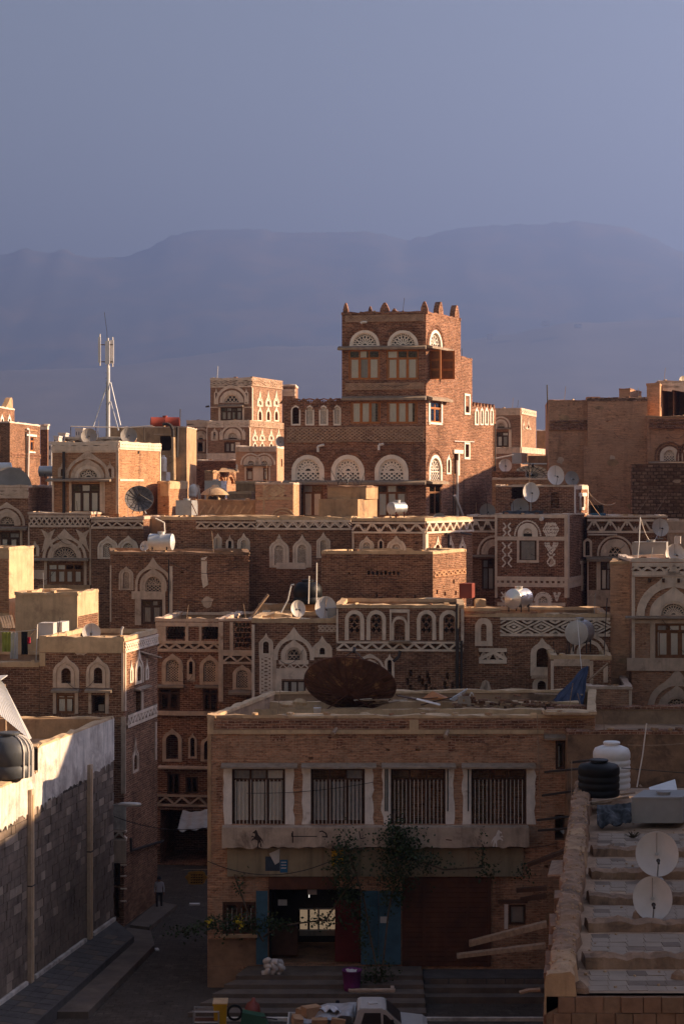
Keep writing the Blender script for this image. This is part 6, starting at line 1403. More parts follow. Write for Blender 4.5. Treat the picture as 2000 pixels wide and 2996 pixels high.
# ================================================================== things on roofs and in the street
def dish(label, c, x, y, Y, w, ybase, az=0.0, el=18.0, m='dish_white', asp=1.06, ribs=0, arm=True, legs=False, deep=.13, back=False, name='satellite_dish', off=0.0, face=None):
    """offset or prime-focus dish; az turns it to the right, el tips it to the sky"""
    P = at(c, x, y, Y); r = w / 2 * mpp(c, Y); zb = at(c, x, ybase, Y).z; sgn = -1 if back else 1
    a, e = R(az), R(el); ax = V((math.sin(a) * math.cos(e), -math.cos(a) * math.cos(e), math.sin(e)))
    if face: ax = V(face).normalized()
    if back: ax = V((ax.x, -ax.y, ax.z))
    t = thing(name, label, 'satellite dish', (P.x, P.y, min(zb, P.z - r * .4)))
    n = 10; pr = [(r * k / n, r * deep * 2 * ((k / n) ** 2 - 1)) for k in range(n + 1)]
    ref = MB().lathe(P, ax, pr + [(r * 1.012, .004), (r * 1.012, -.02)] + [(q, h - .025) for q, h in pr[::-1]], 36, asp).build('reflector', m, t, True)
    if ribs:
        q = MB(); sx = V((0, 0, 1)).cross(ax).normalized(); sy = ax.cross(sx)
        for k in range(ribs):
            d = sx * math.cos(6.2832 * k / ribs) + sy * (math.sin(6.2832 * k / ribs) * asp)
            L = [P + d * (r * j / 5) + ax * (r * deep * 2 * ((j / 5) ** 2 - 1) + (.015 if not back else -.04)) for j in range(6)]; q.path(L, r * .012 + .006, 4)
        for j in (2, 4):
            L = [P + (sx * math.cos(6.2832 * k / 24) + sy * math.sin(6.2832 * k / 24) * asp) * (r * j / 5) + ax * (r * deep * 2 * ((j / 5) ** 2 - 1) + (.012 if not back else -.04)) for k in range(25)]; q.path(L, r * .008 + .004, 4)
        q.build('rib', 'pipe_dark' if m != 'rust' else 'rust_sheet', t)
    if m == 'rust': MB().path([P + (V((0, 0, 1)).cross(ax).normalized() * math.cos(6.2832 * k / 40) + ax.cross(V((0, 0, 1)).cross(ax).normalized()) * math.sin(6.2832 * k / 40)) * r * 1.01 for k in range(41)], .035, 5).build('rim', 'rust_sheet', t)
    hub = P - ax * (r * deep * 2 + .03)
    if arm:
        dn = (V((0, 0, -1)) - ax * (-ax.z)).normalized(); foot = P + dn * r * asp * .97; feed = P + ax * r * (.75 if not back else .75) + dn * r * .35
        q = MB().tube(foot, feed, .014 + r * .012, 5); q.build('feed_arm', 'steel_dull', t)
        MB().lathe(feed, (P - feed), [(0, -.1), (.035, -.1), (.035, .05), (.055, .06), (.055, .1), (0, .1)], 10).build('receiver', 'pipe_dark', t)
        MB().tube(P + ax * .012 - dn * r * asp * .95 - ax * 0, P + ax * (-r * deep * 2 + .03), .012, 4).build('seam', 'dish_grey', t)
    else:
        feed = P + ax * r * .9; q = MB()
        for k in range(3):
            d = ax.orthogonal().normalized(); from_ = P + (d * math.cos(2.094 * k) + ax.cross(d) * math.sin(2.094 * k)) * r * .93; q.tube(from_, feed, .02, 4)
        q.build('feed_strut', 'pipe_dark', t); MB().tube(feed + ax * .15, feed - ax * .1, .07, 8).build('receiver', 'pipe_dark', t)
    q = MB()
    if legs:
        for dx, dy in ((-.5, -.1), (.5, -.1), (0, .6)): q.tube(hub, (P.x + dx * r, P.y + dy * r, zb), .03, 6)
    else: q.tube(hub, (hub.x, hub.y, zb), .035, 6); q.tube(P - ax * (r * deep), hub, .05, 6); q.box(hub.x - .18, hub.x + .18, hub.y - .18, hub.y + .18, zb - .04, zb + .03)
    q.build('mount', 'steel_dull' if m != 'rust' else 'rust_sheet', t)
    return t
dish('left of two grey dishes flanking the antenna mast foot', 1, 585, 842, 124, 105, 900, 8, 20, 'dish_grey')
dish('right of two grey dishes flanking the antenna mast foot', 1, 845, 838, 124, 107, 900, 8, 20, 'dish_grey')
dish('dark ribbed mesh dish on tripod before the sunlit orange tower', 1, 913, 1252, 117.4, 186, 1350, 8, 20, 'dish_mesh', .96, 16, False, True)
dish('pale dish half sunk behind parapet right of the horizontal white tank', 4, 1220, 152, 118.2, 105, 220, 0, 22)
dish('pale dish seen edge-on behind the horizontal white tank', 4, 948, 262, 110.4, 66, 310, -25, 20)
dish('round white dish on the corner house roof beside the air conditioner', 4, 600, 828, 89.6, 120, 900, 6, 14, asp=.98)
dish('small white dish with long feed arm on the middle roof', 5, 455, 668, 99.4, 84, 750, 15, 16, asp=1.18)
dish('big white dish behind a grey box on the middle roof', 5, 612, 664, 100.2, 122, 760, 6, 16, asp=1.12)
dish('pale dish on the roof close to the tower right wall', 12, 303, 712, 137, 146, 800, 0, 15)
dish('large cream ribbed dish lying half open behind the white dishes', 12, 600, 800, 133.6, 372, 900, 0, 30, 'dish_cream', .55, 18, False)
dish('white dish with folded bracket on the patterned house upper roof', 12, 880, 825, 126.4, 198, 960, 10, 12, asp=1.15)
dish('greenish grey dish just right of the bracketed white dish', 12, 1065, 862, 128.2, 165, 960, 8, 16, 'dish_grey')
dish('tall white dish before the pierced brick vents on the patterned house', 12, 598, 1020, 120.3, 186, 1260, 4, 16, asp=1.28)
dish('grey dish half hidden by black sheeting on the patterned house terrace', 12, 470, 1195, 120.8, 205, 1265, 0, 18, 'dish_grey')
dish('grey dish half sunk behind parapet at the foot of the tower', 12, 100, 1240, 124, 180, 1300, 0, 18, 'dish_grey')
dish('small grey dish peeping over the chevron parapet right of the drum tank', 2, 1085, 1480, 113, 90, 1500, 0, 20, 'dish_grey')
dish('white dish with looped cables above the chevron parapet at right', 17, 1205, 330, 119, 256, 500, 8, 16, asp=1.1)
dish('white dish beside the steel box tank at the right edge', 17, 1430, 735, 98.2, 300, 880, 4, 16)
dish('large grey dish sunk behind the chevron parapet at the left edge', 15, 160, 1500, 121.4, 640, 1600, 6, 22, 'dish_grey')
dish('grey dish on the small far house roof beside the tower', 11, 1292, 808, 168, 104, 880, 0, 16, 'dish_grey')
dish('orange sunlit dish at the top right edge', 16, 1572, 160, 154, 150, 260, 20, 20, 'dish_cream')
dish('upper of two big white dishes on the tiled terrace', 10, 1020, 1015, 53.0, 330, 1225, -5, 10, asp=1.05)
dish('lower of two big white dishes on the tiled terrace', 10, 985, 1365, 48.3, 304, 1560, -5, 10, asp=1.12)
dish('huge rusty ribbed dish on the near building roof', 5, 752, 1098, 82.5, 520, 1240, 0, 50, 'rust', 1.0, 28, False, True, .12, True, face=(.10, -.62, .74))

# ---------------------------------------------------------------- water tanks
def tank_h(label, c, x, y, Y, r, L, ax, ybase, m, em=None, cone=.25, straps=0, stand='pipe_dark', n=28, name='water_tank', hatch=True):
    """horizontal drum: x,y is the centre of the end that faces us, r and L in metres"""
    P = at(c, x, y, Y); ax = V(ax).normalized(); zb = at(c, x, ybase, Y).z
    t = thing(name, label, 'water tank', (P.x, P.y, zb))
    MB().lathe(P, ax, [(r, 0), (r * 1.02, .02), (r * 1.02, .05), (r, .07), (r, L * .5), (r * 1.012, L * .5 + .02), (r, L * .5 + .04), (r, L - .07), (r * 1.02, L - .05), (r * 1.02, L)], n).build('drum', m, t, True)
    MB().lathe(P, ax, [(0, -cone * r), (r * .12, -cone * r), (r, 0)], n).build('end_cap', em or m, t, cone < .2)
    MB().lathe(P, ax, [(r, L), (r * .12, L + cone * r), (0, L + cone * r)], n).build('end_cap', em or m, t, True)
    for k in range(straps):
        h = L * (k + .7) / (straps + .4); MB().lathe(P, ax, [(r * 1.015, h), (r * 1.03, h), (r * 1.03, h + .05), (r * 1.015, h + .05)], n).build('strap', 'pipe_white', t)
    if hatch: MB().lathe(P + ax * (L * .5) + V((0, 0, r)), (0, 0, 1), [(.2, -.05), (.2, .07), (.22, .08), (.22, .12), (0, .13)], 14).build('hatch', m, t)
    for k in (.18, .82):
        q = MB(); ct = P + ax * (L * k); sd = V((-ax.y, ax.x, 0)).normalized()
        for s_ in (-1, 1): a = ct + sd * (s_ * r * .75); q.box(a.x - .03, a.x + .03, a.y - .03, a.y + .03, zb, ct.z - r * .55)
        a, c_ = ct + sd * r * .8, ct - sd * r * .8; q.tube((a.x, a.y, ct.z - r * .8), (c_.x, c_.y, ct.z - r * .8), .035, 5); q.build('leg_frame', stand, t)
    return t
tank_h('horizontal galvanised tank on the brown brick house roof', 4, 984, 236, 108.6, .47, 1.35, (.97, -.2, 0), 312, 'galvanised', cone=.3)
tank_h('horizontal drum tank with red underside before the tall tower', 2, 768, 1404, 112, .36, 1.05, (.72, .7, 0), 1482, 'steel_dull', cone=.12, stand='red_brown')
tank_h('bright steel tank with shining cone end, above the lattice parapet', 6, 258, 502, 99, .52, 1.15, (.62, .78, 0), 604, 'steel', 'steel', .3, 0)
tank_h('dull grey steel tank on iron legs before the lattice parapet', 6, 745, 762, 93.6, .6, 1.1, (.4, .9, 0), 918, 'steel_dull', 'steel_dull', .1)
tank_h('grey horizontal tank left of the orange tower', 15, 600, 1248, 131, .37 * 1.0, 2.4, (.99, .1, 0), 1345, 'steel_dull', cone=.2, hatch=False)
tank_h('pale horizontal tank with sunlit end at the left edge', 15, -40, 1200, 128, .38, .95, (.97, .1, 0), 1300, 'galvanised', cone=.2, hatch=False)
tank_h('red painted tank on the grey-brown far roof', 11, -30, 616, 159, .48, 2.4, (.99, .1, 0), 664, 'red_paint', cone=.15)
def tank_v(label, c, x, y0, y1, Y, w, m, prof='poly', ribs=3, straps=0, name='water_tank'):
    """upright plastic tank with shoulder, neck and lid"""
    A = at(c, x, y1, Y); B = at(c, x, y0, Y); r = w / 2 * mpp(c, Y); H = B.z - A.z; P = V((A.x, Y + r, A.z))
    t = thing(name, label, 'water tank', P); pr = [(0, 0), (r * .96, 0), (r, .05)]; hs = H * (.74 if prof == 'poly' else .55)
    for k in range(ribs): z = hs * (k + 1) / (ribs + 1); pr += [(r, z - .05), (r * .965, z - .02), (r * .965, z + .02), (r, z + .05)]
    pr += [(r, hs), (r * .985, hs + H * .03)]
    if prof == 'poly': pr += [(r * .9, hs + H * .10), (r * .55, hs + H * .155), (r * .42, hs + H * .16)]
    else: pr += [(r * .93, hs + H * .14), (r * .8, hs + H * .24), (r * .6, hs + H * .31), (r * .4, hs + H * .33)]
    top = pr[-1][1]; pr += [(r * .40, top + .01), (r * .40, top + H * .04)]
    MB().lathe(P, (0, 0, 1), pr, 40).build('body', m, t, True)
    MB().lathe(P, (0, 0, 1), [(r * .43, top + H * .035), (r * .46, top + H * .04), (r * .46, top + H * .07), (r * .4, top + H * .085), (0, top + H * .09)], 28).build('lid', m, t)
    for k in range(straps):
        q = MB(); ph = R(-8 + 17 * k)
        L = [P + V((rr * 1.015 * math.cos(ph), -rr * 1.015 * math.sin(ph), zz + .015)) for rr, zz in [(r * .42, top + .01), (r * .6, hs + H * .31), (r * .8, hs + H * .24), (r * .93, hs + H * .14), (r * .985, hs + H * .04), (r, hs), (r, hs * .5), (r, 0)]]
        q.path(L, .035, 6); q.build('strap', 'pipe_white', t)
    return t
tank_v('white ribbed plastic tank on the tiled terrace', 10, 685, 145, 522, 66.3, 294, 'tank_white', ribs=5)
tank_v('black plastic tank standing before the white one', 10, 586, 290, 582, 64.2, 328, 'tank_black', ribs=3)
tank_v('round black tank between poles on the middle roof', 5, 508, 500, 645, 101.5, 168, 'tank_black', 'dome', 1)
tank_v('dark grey tank with white straps at the left edge', 18, 70, 1500, 2130, 72.0, 640, 'tank_grey', 'dome', 1, 4)
tank_v('white round tank beside thin poles, right of the orange tower', 11, 396, 1235, 1372, 128, 92, 'tank_white', 'dome', 1)
tank_v('small white upright tank at the orange tower right wall', 1, 1070, 966, 1078, 127, 42, 'tank_white', ribs=2)
def tank_box(label, c, x0, y0, x1, y1, Y, d, m, legs=0, name='box_tank', cat='water tank', lid=True, xr=None, m2=None):
    A = at(c, x0, y1, Y); B = at(c, x1, y0, Y); t = thing(name, label, cat, (A.x, Y, A.z - legs))
    dx = d * .25 if xr is None else (at(c, xr, y1, Y + d).x - B.x)
    MB().hexa([(A.x, Y, A.z), (B.x, Y, A.z), (B.x, Y, B.z), (A.x, Y, B.z), (A.x + dx, Y + d, A.z), (B.x + dx, Y + d, A.z), (B.x + dx, Y + d, B.z), (A.x + dx, Y + d, B.z)]).build('body', m, t)
    q = MB()
    for x in (A.x, B.x - .04): q.box(x - .012, x + .05, Y - .02, Y + .03, A.z, B.z)
    q.box(A.x - .012, B.x + .012, Y - .022, Y + .028, B.z - .05, B.z + .012); q.build('edge_trim', m2 or m, t)
    if lid: MB().lathe(((A.x + B.x) / 2 + dx / 2, Y + d * .4, B.z), (0, 0, 1), [(.22, -.02), (.22, .07), (.25, .08), (.25, .11), (0, .12)], 16).build('hatch', m, t)
    if legs:
        for x, y in ((A.x + .06, Y + .06), (B.x - .06, Y + .06), (A.x + dx + .06, Y + d - .06), (B.x + dx - .06, Y + d - .06)): MB().box(x - .03, x + .03, y - .03, y + .03, A.z - legs, A.z).build('leg', 'pipe_dark', t)
    return t
tank_box('grey steel box tank on the roof below the orange tower', 11, 226, 1408, 384, 1560, 117.6, 1.2, 'steel_dull', .2)
tank_box('white box tank with sunlit end, below the far tower', 11, 520, 1208, 684, 1392, 136, 2.2, 'dish_white', xr=745)
tank_box('white box tank with sunlit end, right of the tall tower', 12, 380, 570, 486, 690, 150, 1.8, 'dish_white', xr=556, lid=False)
tank_box('long steel box tank with water stains beside the white dish', 17, 776, 556, 1290, 800, 101, 1.4, 'box_grey', .25)
tank_box('white tank stand at the orange tower right wall', 1, 1050, 1078, 1090, 1150, 127.2, .8, 'dish_white', lid=False, name='tank_stand', cat='stand')
tank_box('red box on the brick roof above the pierced parapet', 5, 1378, 525, 1448, 608, 101, 1.0, 'red_brown', xr=1466, lid=False, name='metal_box', cat='box', m2='red_paint')
tank_box('grey box leaning against the big white dish', 5, 622, 664, 668, 742, 98.6, .6, 'steel_dull', lid=False, name='metal_box', cat='box')
tank_box('black tank on a blue base behind the chevron parapet', 12, 1275, 1168, 1408, 1262, 126.4, 1.0, 'plastic_black', lid=False)
tank_box('blue plastic tub below the black tank at right', 12, 1275, 1262, 1440, 1296, 125.6, .8, 'plastic_blue', lid=False, name='plastic_tub', cat='tub')
tank_box('large grey metal water box on the tiled terrace', 10, 822, 572, 1215, 772, 61.4, 1.6, 'box_grey', xr=1300)
tank_box('white sunlit utility box beside the right-edge dish', 17, 1420, 470, 1505, 580, 100.4, .6, 'dish_white', lid=False, name='metal_box', cat='box')
t = tank_box('white metal cabinet with sunlit side on the corner house roof', 18, 528, 14, 720, 228, 88.8, .8, 'dish_white', lid=False, name='metal_cabinet', cat='cabinet', xr=770)
t = tank_box('second white metal cabinet with blazing sunlit end on the corner house roof', 18, 735, 6, 838, 212, 89.9, 1.2, 'dish_white', lid=False, name='metal_cabinet', cat='cabinet', xr=935)
t = thing('metal_sheet', 'tilted pale metal sheet behind the grey water box', 'sheet', at(10, 1000, 540, 64.5)); P = [at(10, 955, 492, 64.0), at(10, 1160, 428, 65.2), at(10, 1180, 525, 64.2), at(10, 975, 540, 63.4)]
MB().hexa(P + [p + V((.05, .25, -.05)) for p in P]).build('sheet', 'galvanised', t)

# ---------------------------------------------------------------- antenna mast
Y = 150; t = thing('antenna_mast', 'tall white lattice antenna mast with panel aerials, left', 'antenna', at(1, 712, 870, Y))
p = lambda x, y, d=0: at(1, x, y, Y) + V((0, d, 0))
MB().path([p(712, 900), p(711, 380)], .13, 8).build('mast', 'galvanised', t); MB().path([p(696, 890), p(700, 480)], .03, 5).build('ladder_rail', 'steel_dull', t)
for k in range(14): y = 870 - k * 34; MB().path([p(693, y), p(716, y)], .022, 4).build('rung', 'pipe_dark', t)
MB().path([p(708, 380), p(706, 200)], .05, 6).build('top_pole', 'steel_dull', t); MB().path([p(704, 215), p(702, 158), p(685, 30)], .022, 4).build('whip_aerial', 'pipe_dark', t)
for x, y0, y1, dd, w_ in ((658, 195, 362, -.3, .12), (714, 222, 375, -.5, .22), (737, 212, 366, .1, .18)):
    a, c_ = p(x, y1, dd), p(x, y0, dd); pn = MB().box(a.x - w_, a.x + w_ * .6, a.y - .08, a.y + .08, a.z, c_.z).build('panel_aerial', 'tank_white', t); MB().tube(a - V((0, -.15, .25)), c_ + V((0, .15, .25)), .05, 6).build('panel_pole', 'pipe_white', pn)
for y in (243, 355): MB().path([p(655, y), p(740, y)], .04, 5).build('bracket', 'pipe_dark', t)
for q in ([(725, 490, 0), (800, 775, -1)], [(725, 615, 0), (797, 812, -2)], [(697, 525, 0), (622, 785, -1)], [(700, 640, 0), (676, 850, 3)]): MB().path([p(*q[0]), p(*q[1])], .055, 5).build('stay', 'galvanised', t)
t = thing('roof_railing', 'thin pipe railing along the antenna roof', 'railing', at(1, 465, 880, 139)); p = lambda x, y: at(1, x, y, 139)
MB().path([p(465, 778), p(560, 780), p(700, 783), p(820, 788), p(1000, 772)], .035, 5).build('rail', 'pipe_white', t)
for x in (465, 630, 790, 945): MB().path([p(x, 782), p(x, 880)], .03, 5).build('post', 'pipe_dark', t)

# ---------------------------------------------------------------- poles, wires
def pole(label, c, Y, pts, r=.03, m='steel_dull', name='pole', cat='pole'):
    P = [at(c, x, y, Y) for x, y in pts]; o = MB().path(P, r, 6).build(name, m); o['label'] = label; o['category'] = cat; return o
pole('tall thin pole at the left corner of the blank brown house', 0, 150, [(1599, 1126), (1603, 1260)], .05, 'pipe_dark')
pole('slim aerial pole at the edge of the grey-brown far roof', 1, 157, [(1182, 665), (1181, 780)], .04, 'pipe_dark')
pole('leaning pole rising behind the white tank', 10, 63, [(938, -10), (905, 250), (862, 490)], .022, 'pipe_white')
pole('thin upright pole before the barred side window', 10, 70, [(350, 282), (350, 880)], .018, 'plank')
pole('taller upright pole beside the round black tank', 5, 100.6, [(561, 405), (559, 640)], .035, 'pipe_white')
pole('shorter upright pole beside the round black tank', 5, 100.4, [(517, 480), (514, 640)], .035, 'pipe_white')
pole('bent grey pipe left of the round black tank', 5, 99.6, [(432, 530), (415, 532), (395, 620), (352, 700)], .04, 'galvanised', 'pipe', 'pipe')
pole('leaning plank on the middle roof left of the small dish', 5, 99.4, [(183, 722), (283, 588)], .08, 'plank', 'plank', 'plank')
pole('iron aerial mast with clamps beside the steel box tank', 17, 98, [(890, 170), (876, 560), (850, 830)], .035, 'steel_dull')
pole('slim pole leaning on the shaded house, lower right middle', 17, 95.6, [(390, 1410), (372, 1700)], .03, 'pipe_dark')
pole('thin rod rising before the grey steel tank', 6, 92, [(978, 495), (955, 930)], .022, 'pipe_dark')
pole('bent white pipe beside the horizontal galvanised tank', 4, 111, [(1018, 82), (1076, 110), (1080, 175)], .05, 'pipe_white', 'pipe', 'pipe')
pole('short bent pipe standing on the corner house roof', 4, 88.6, [(795, 862), (797, 815), (808, 792)], .06, 'pipe_white', 'pipe', 'pipe')
pole('slanting roof pipe below the white box tank', 12, 137, [(190, 634), (402, 590)], .06, 'pipe_white', 'pipe', 'pipe')
pole('thin stick on the roof right of the grey box tank', 11, 117.3, [(462, 1556), (446, 1380), (440, 1350)], .03, 'rust_sheet')
pole('leaning stick on the roof right of the grey box tank', 11, 117.4, [(440, 1556), (385, 1440)], .03, 'rust_sheet')
for k, x in enumerate((448, 462, 478)): pole(('first', 'second', 'third')[k] + ' of three thin white sticks beside the white round tank', 11, 127.4, [(x - 20, 1240 + k * 8), (x, 1395)], .03, 'pipe_white')
def wire(label, A, B, sag=.4, r=.015, m='cable', name='cable'):
    A, B = V(A), V(B); o = MB().path([A.lerp(B, k / 12) - V((0, 0, sag * 4 * (k / 12) * (1 - k / 12))) for k in range(13)], r, 4).build(name, m); o['label'] = label; o['category'] = 'cable'; return o
wire('white rope slung across above the steel box tank', at(16, 345, 1650, 124), at(16, 1340, 1605, 134), 2.4, .02, 'plank')
wire('second slack rope over the blank brown house', at(16, 350, 1560, 125), at(16, 1120, 1600, 134), 2.0, .018, 'plank')
wire('dark cable from the street lamp across the alley', at(7, 808, 800, 85), at(7, 1500, 885, 80), .3, .02)
wire('cable strung over the alley at the corner house', at(7, 1120, 620, 92), at(7, 1500, 610, 96), .2, .018)
wire('long thin cable hanging down the near building right end', at(8, 1320, 95, 75.4), at(8, 1332, 460, 75.6), .0, .018, 'plank')
wire('taut line from the white tank to the right edge', at(10, 790, 160, 66), at(10, 1300, 140, 66), .05, .018, 'plank')
wire('thin pipe line from the black tank to the right edge', at(10, 740, 340, 64.5), at(10, 1300, 385, 64.5), .0, .018, 'pipe_dark')
wire('thin cable from the right mast to the looped dish', at(17, 900, 190, 98), at(17, 1180, 390, 118), .9, .02, 'pipe_white')
wire('slanting cable in front of the blue tarpaulin', at(6, 752, 660, 92), at(6, 805, 1320, 87), .0, .016, 'pipe_white')
wire('cable looping over the brown brick house wall', at(4, 1125, 375, 106), at(4, 1560, 395, 105.9), .5, .02)
wire('cable crossing the shadowed tower side roof', at(12, 1240, 990, 126), at(12, 1568, 1140, 126), .5, .02, 'pipe_white')
wire('wire hanging across the near building lower front', at(9, 68, 85, 75.6), at(9, 600, 75, 75.6), .6, .018)

# ---------------------------------------------------------------- small rooftop structures
P = at(11, 618, 1412, 125); t = thing('domed_vent', 'little white plaster vent with domed roof and dark holes', 'vent', P)
a, c_ = at(11, 532, 1410, 124.6), at(11, 660, 1352, 124.6); dx = .35
q = MB().hexa([(a.x, 124.6, a.z - .1), (c_.x, 124.6, a.z - .1), (c_.x, 124.6, c_.z), (a.x, 124.6, c_.z), (a.x + .25, 126.2, a.z - .1), (c_.x + dx, 126.2, a.z - .1), (c_.x + dx, 126.2, c_.z), (a.x + .25, 126.2, c_.z)]); q.build('base', 'mud_pale', t)
MB().lathe(((a.x + c_.x) / 2 + .15, 125.4, c_.z), (0, 0, 1), [(.98, 0), (.85, .18), (.6, .38), (.32, .52), (.26, .56), (.22, .66), (0, .7)], 20).build('dome', 'mud_pale', t, True)
for x in (576, 620): h = at(11, x, 1388, 124.58); MB().lathe(h, (0, -1, 0), [(0, .012), (.17, .012), (.17, 0)], 14).build('hole', 'pipe_dark', t)  # flat dark discs on the surface stand in for shaded holes
q = MB()
Pp = [at(11, 655, 1118, 151), at(11, 830, 1118, 151.5), at(11, 815, 1082, 152), at(11, 690, 1076, 152)]
t = thing('roof_hut', 'small hump-backed plaster hut on the sunlit brick stub', 'hut', Pp[0]); MB().hexa([p for p in Pp] + [p + V((.2, 2, 0)) for p in Pp]).build('shell', 'mud', t)
MB().prism(Face(V((Pp[1].x, Pp[1].y)), V((Pp[1].x + .2, Pp[1].y + 2))), [(.3, Pp[1].z + .05), (.3, Pp[1].z + .5), (.8, Pp[1].z + .7), (1.3, Pp[1].z + .5), (1.3, Pp[1].z + .05)], -.02, .01).build('opening', 'pipe_dark', t)  # dark patch laid on the side, standing in for a shaded recess
t = thing('plaster_stub', 'sunlit plaster stub beside the red box', 'chimney', at(5, 1500, 655, 100)); A = at(5, 1468, 655, 100); B = at(5, 1530, 618, 100); q = MB(); wobble_bar(q, V((A.x, 100)), V((B.x, 100)), .8, A.z - .1, B.z, random.Random(2), .25, .08); q.build('stub', 'mud_pale', t)
t = thing('plaster_mound', 'sunlit plaster mound left of the small white dish', 'mound', at(5, 330, 742, 98.5)); A = at(5, 225, 742, 98.4); B = at(5, 415, 700, 98.4); q = MB(); wobble_bar(q, V((A.x, 98.4)), V((B.x, 98.4)), 1.6, A.z - .1, B.z, random.Random(4), .35, .1); q.build('mound', 'mud_pale', t)
t = thing('concrete_wall', 'low grey wall behind the white dishes on the middle roof', 'wall', at(5, 300, 720, 101)); A = at(5, 228, 730, 102.6); B = at(5, 560, 640, 102.6); q = MB(); wobble_bar(q, V((A.x, 102.6)), V((B.x, 102.6)), .3, A.z - 1, B.z, random.Random(6), .6, .05); q.build('wall_piece', 'mud', t)
def sheet(name, label, cat, P, th, m, nu=10, nv=10, amp=.08, fold=6, hang=0.0, seed=0):
    """rumpled cloth or plastic spanned between four corners"""
    q = MB(); rows = []; P = [V(p) for p in P]; nrm = (P[1] - P[0]).cross(P[3] - P[0]).normalized()
    for j in range(nv + 1):
        row = []
        for i in range(nu + 1):
            u, v = i / nu, j / nv; p = P[0].lerp(P[1], u).lerp(P[3].lerp(P[2], u), v)
            d = amp * (math.sin(u * fold * 3.1 + seed + v * 1.3) * .6 + mnoise.noise(V((u * 4, v * 4, seed))) * 1.1 + mnoise.noise(V((u * 11, v * 9, seed + 3))) * (.7 if fold < 2 else .15)) * (.35 + .65 * v)
            p = p + nrm * d - V((0, 0, hang * math.sin(math.pi * u) * (1 - v * .5))); row.append(p)
        rows.append(row)
    A = [q.pts(r) for r in rows]; Bk = [q.pts([p - nrm * th for p in r]) for r in rows]
    for X, Z in zip(A, A[1:]):
        for i in range(nu): q.f.append([X[i], X[i + 1], Z[i + 1], Z[i]])
    for X, Z in zip(Bk, Bk[1:]):
        for i in range(nu): q.f.append([X[i], Z[i], Z[i + 1], X[i + 1]])
    o = q.build(name, m, None, True)
    if label: o['label'] = label; o['category'] = cat
    return o
sheet('tarpaulin', 'blue tarpaulin slung from a pole on the near building roof', 'tarpaulin', [at(6, 800, 1030, 87.4), at(6, 842, 1015, 87.2), at(6, 800, 1325, 84.6), at(6, 555, 1285, 84.4)], .01, 'tarp_blue', 12, 14, .16, 7, 0, 2)
pole('long grey pole holding up the blue tarpaulin', 6, 86.6, [(985, 995), (880, 1090), (700, 1215)], .06, 'plank')
pole('horizontal pole along the brick pile on the near building roof', 6, 85.4, [(425, 1232), (800, 1240)], .07, 'plank')
sheet('tarpaulin', 'black plastic sheeting bundled beside the grey water box', 'tarpaulin', [at(10, 548, 640, 62.2), at(10, 820, 612, 62.2), at(10, 822, 770, 61.0), at(10, 550, 782, 61.0)], .02, 'plastic_black', 26, 18, .16, 1.3, 0, 5)
sheet('tarpaulin', 'black sheeting rolled on the patterned house terrace', 'tarpaulin', [at(12, 270, 1238, 119.8), at(12, 740, 1232, 119.8), at(12, 735, 1276, 119.3), at(12, 275, 1284, 119.3)], .02, 'plastic_black', 22, 6, .14, 9, 0, 7)
Pz = lambda x, y: at(18, x, y, 88.2)
for nm, lb, m, x0, y0, x1, y1, sd in (('towel', 'olive green towel on the washing line', 'cloth_green', 28, 136, 148, 400, 1), ('towel', 'grey towel on the washing line', 'cloth_grey', 130, 142, 242, 498, 2), ('garment', 'black garment on the washing line', 'cloth_black', 285, 132, 372, 440, 3), ('garment', 'red garment on the washing line', 'cloth_red', 366, 205, 408, 300, 4)):
    dY = 0 if 'green' in lb else .12
    o = sheet(nm, lb, 'laundry', [Pz(x0, y0) + V((0, dY, 0)), Pz(x1, y0) + V((0, dY, 0)), Pz(x1, y1) + V((0, dY, 0)), Pz(x0 + 4, y1) + V((0, dY, 0))], .008, m, 14, 8, .06, 5, 0, sd)
wire('washing line over the left terrace', Pz(-60, 128) + V((0, .05, 0)), Pz(500, 100) + V((0, .05, 0)), .05, .012, 'pipe_white')
pole('white post at the end of the washing line', 18, 87.9, [(508, 30), (492, 520)], .03, 'pipe_white')
pole('short plank leaning beside the washing line', 18, 89.6, [(415, 168), (492, 80)], .05, 'plank', 'plank', 'plank')
t = thing('slat_crate', 'old slatted crate leaning in the shade above the washing line', 'crate', at(4, 50, 800, 90))
for k in range(5): A = at(4, 8 + k * 17, 730 - k * 3, 90.4); B = at(4, 28 + k * 17, 806, 89.8); MB().path([A, B], .07, 4).build('slat', 'plank', t)
t = thing('roof_shack', 'corrugated sheet shelter blazing in the sun at the left edge', 'shelter', at(18, 100, 1550, 79))
A0, A1, B1, B0 = at(18, -260, 830, 83.0) + V((0, 0, 1.0)), at(18, 62, 840, 83.0), at(18, 400, 1585, 78.2), at(18, -260, 1560, 78.2) + V((0, 0, 1.6))
q = MB(); n = 36
for k in range(n):
    u0, u1 = k / n, (k + 1) / n; h0, h1 = (.05 if k % 2 else 0), (0 if k % 2 else .05); nn = V((.25, -.75, .6))
    q.q(A0.lerp(A1, u0) + nn * h0, A0.lerp(A1, u1) + nn * h1, B0.lerp(B1, u1) + nn * h1, B0.lerp(B1, u0) + nn * h0)
q.build('corrugated_sheet', 'galvanised', t)
nn = V((.25, -.75, .6)); P = [at(18, -260, 735, 83.2), at(18, 105, 712, 83.0), at(18, 20, 770, 82.2), at(18, -260, 800, 82.0)]
MB().hexa(P + [p - V((0, 0, .05)) for p in P]).build('top_sheet', 'galvanised', t); MB().tube(A1, A1 + V((0, .4, -2.8)), .07, 6).build('post', 'plank', t)
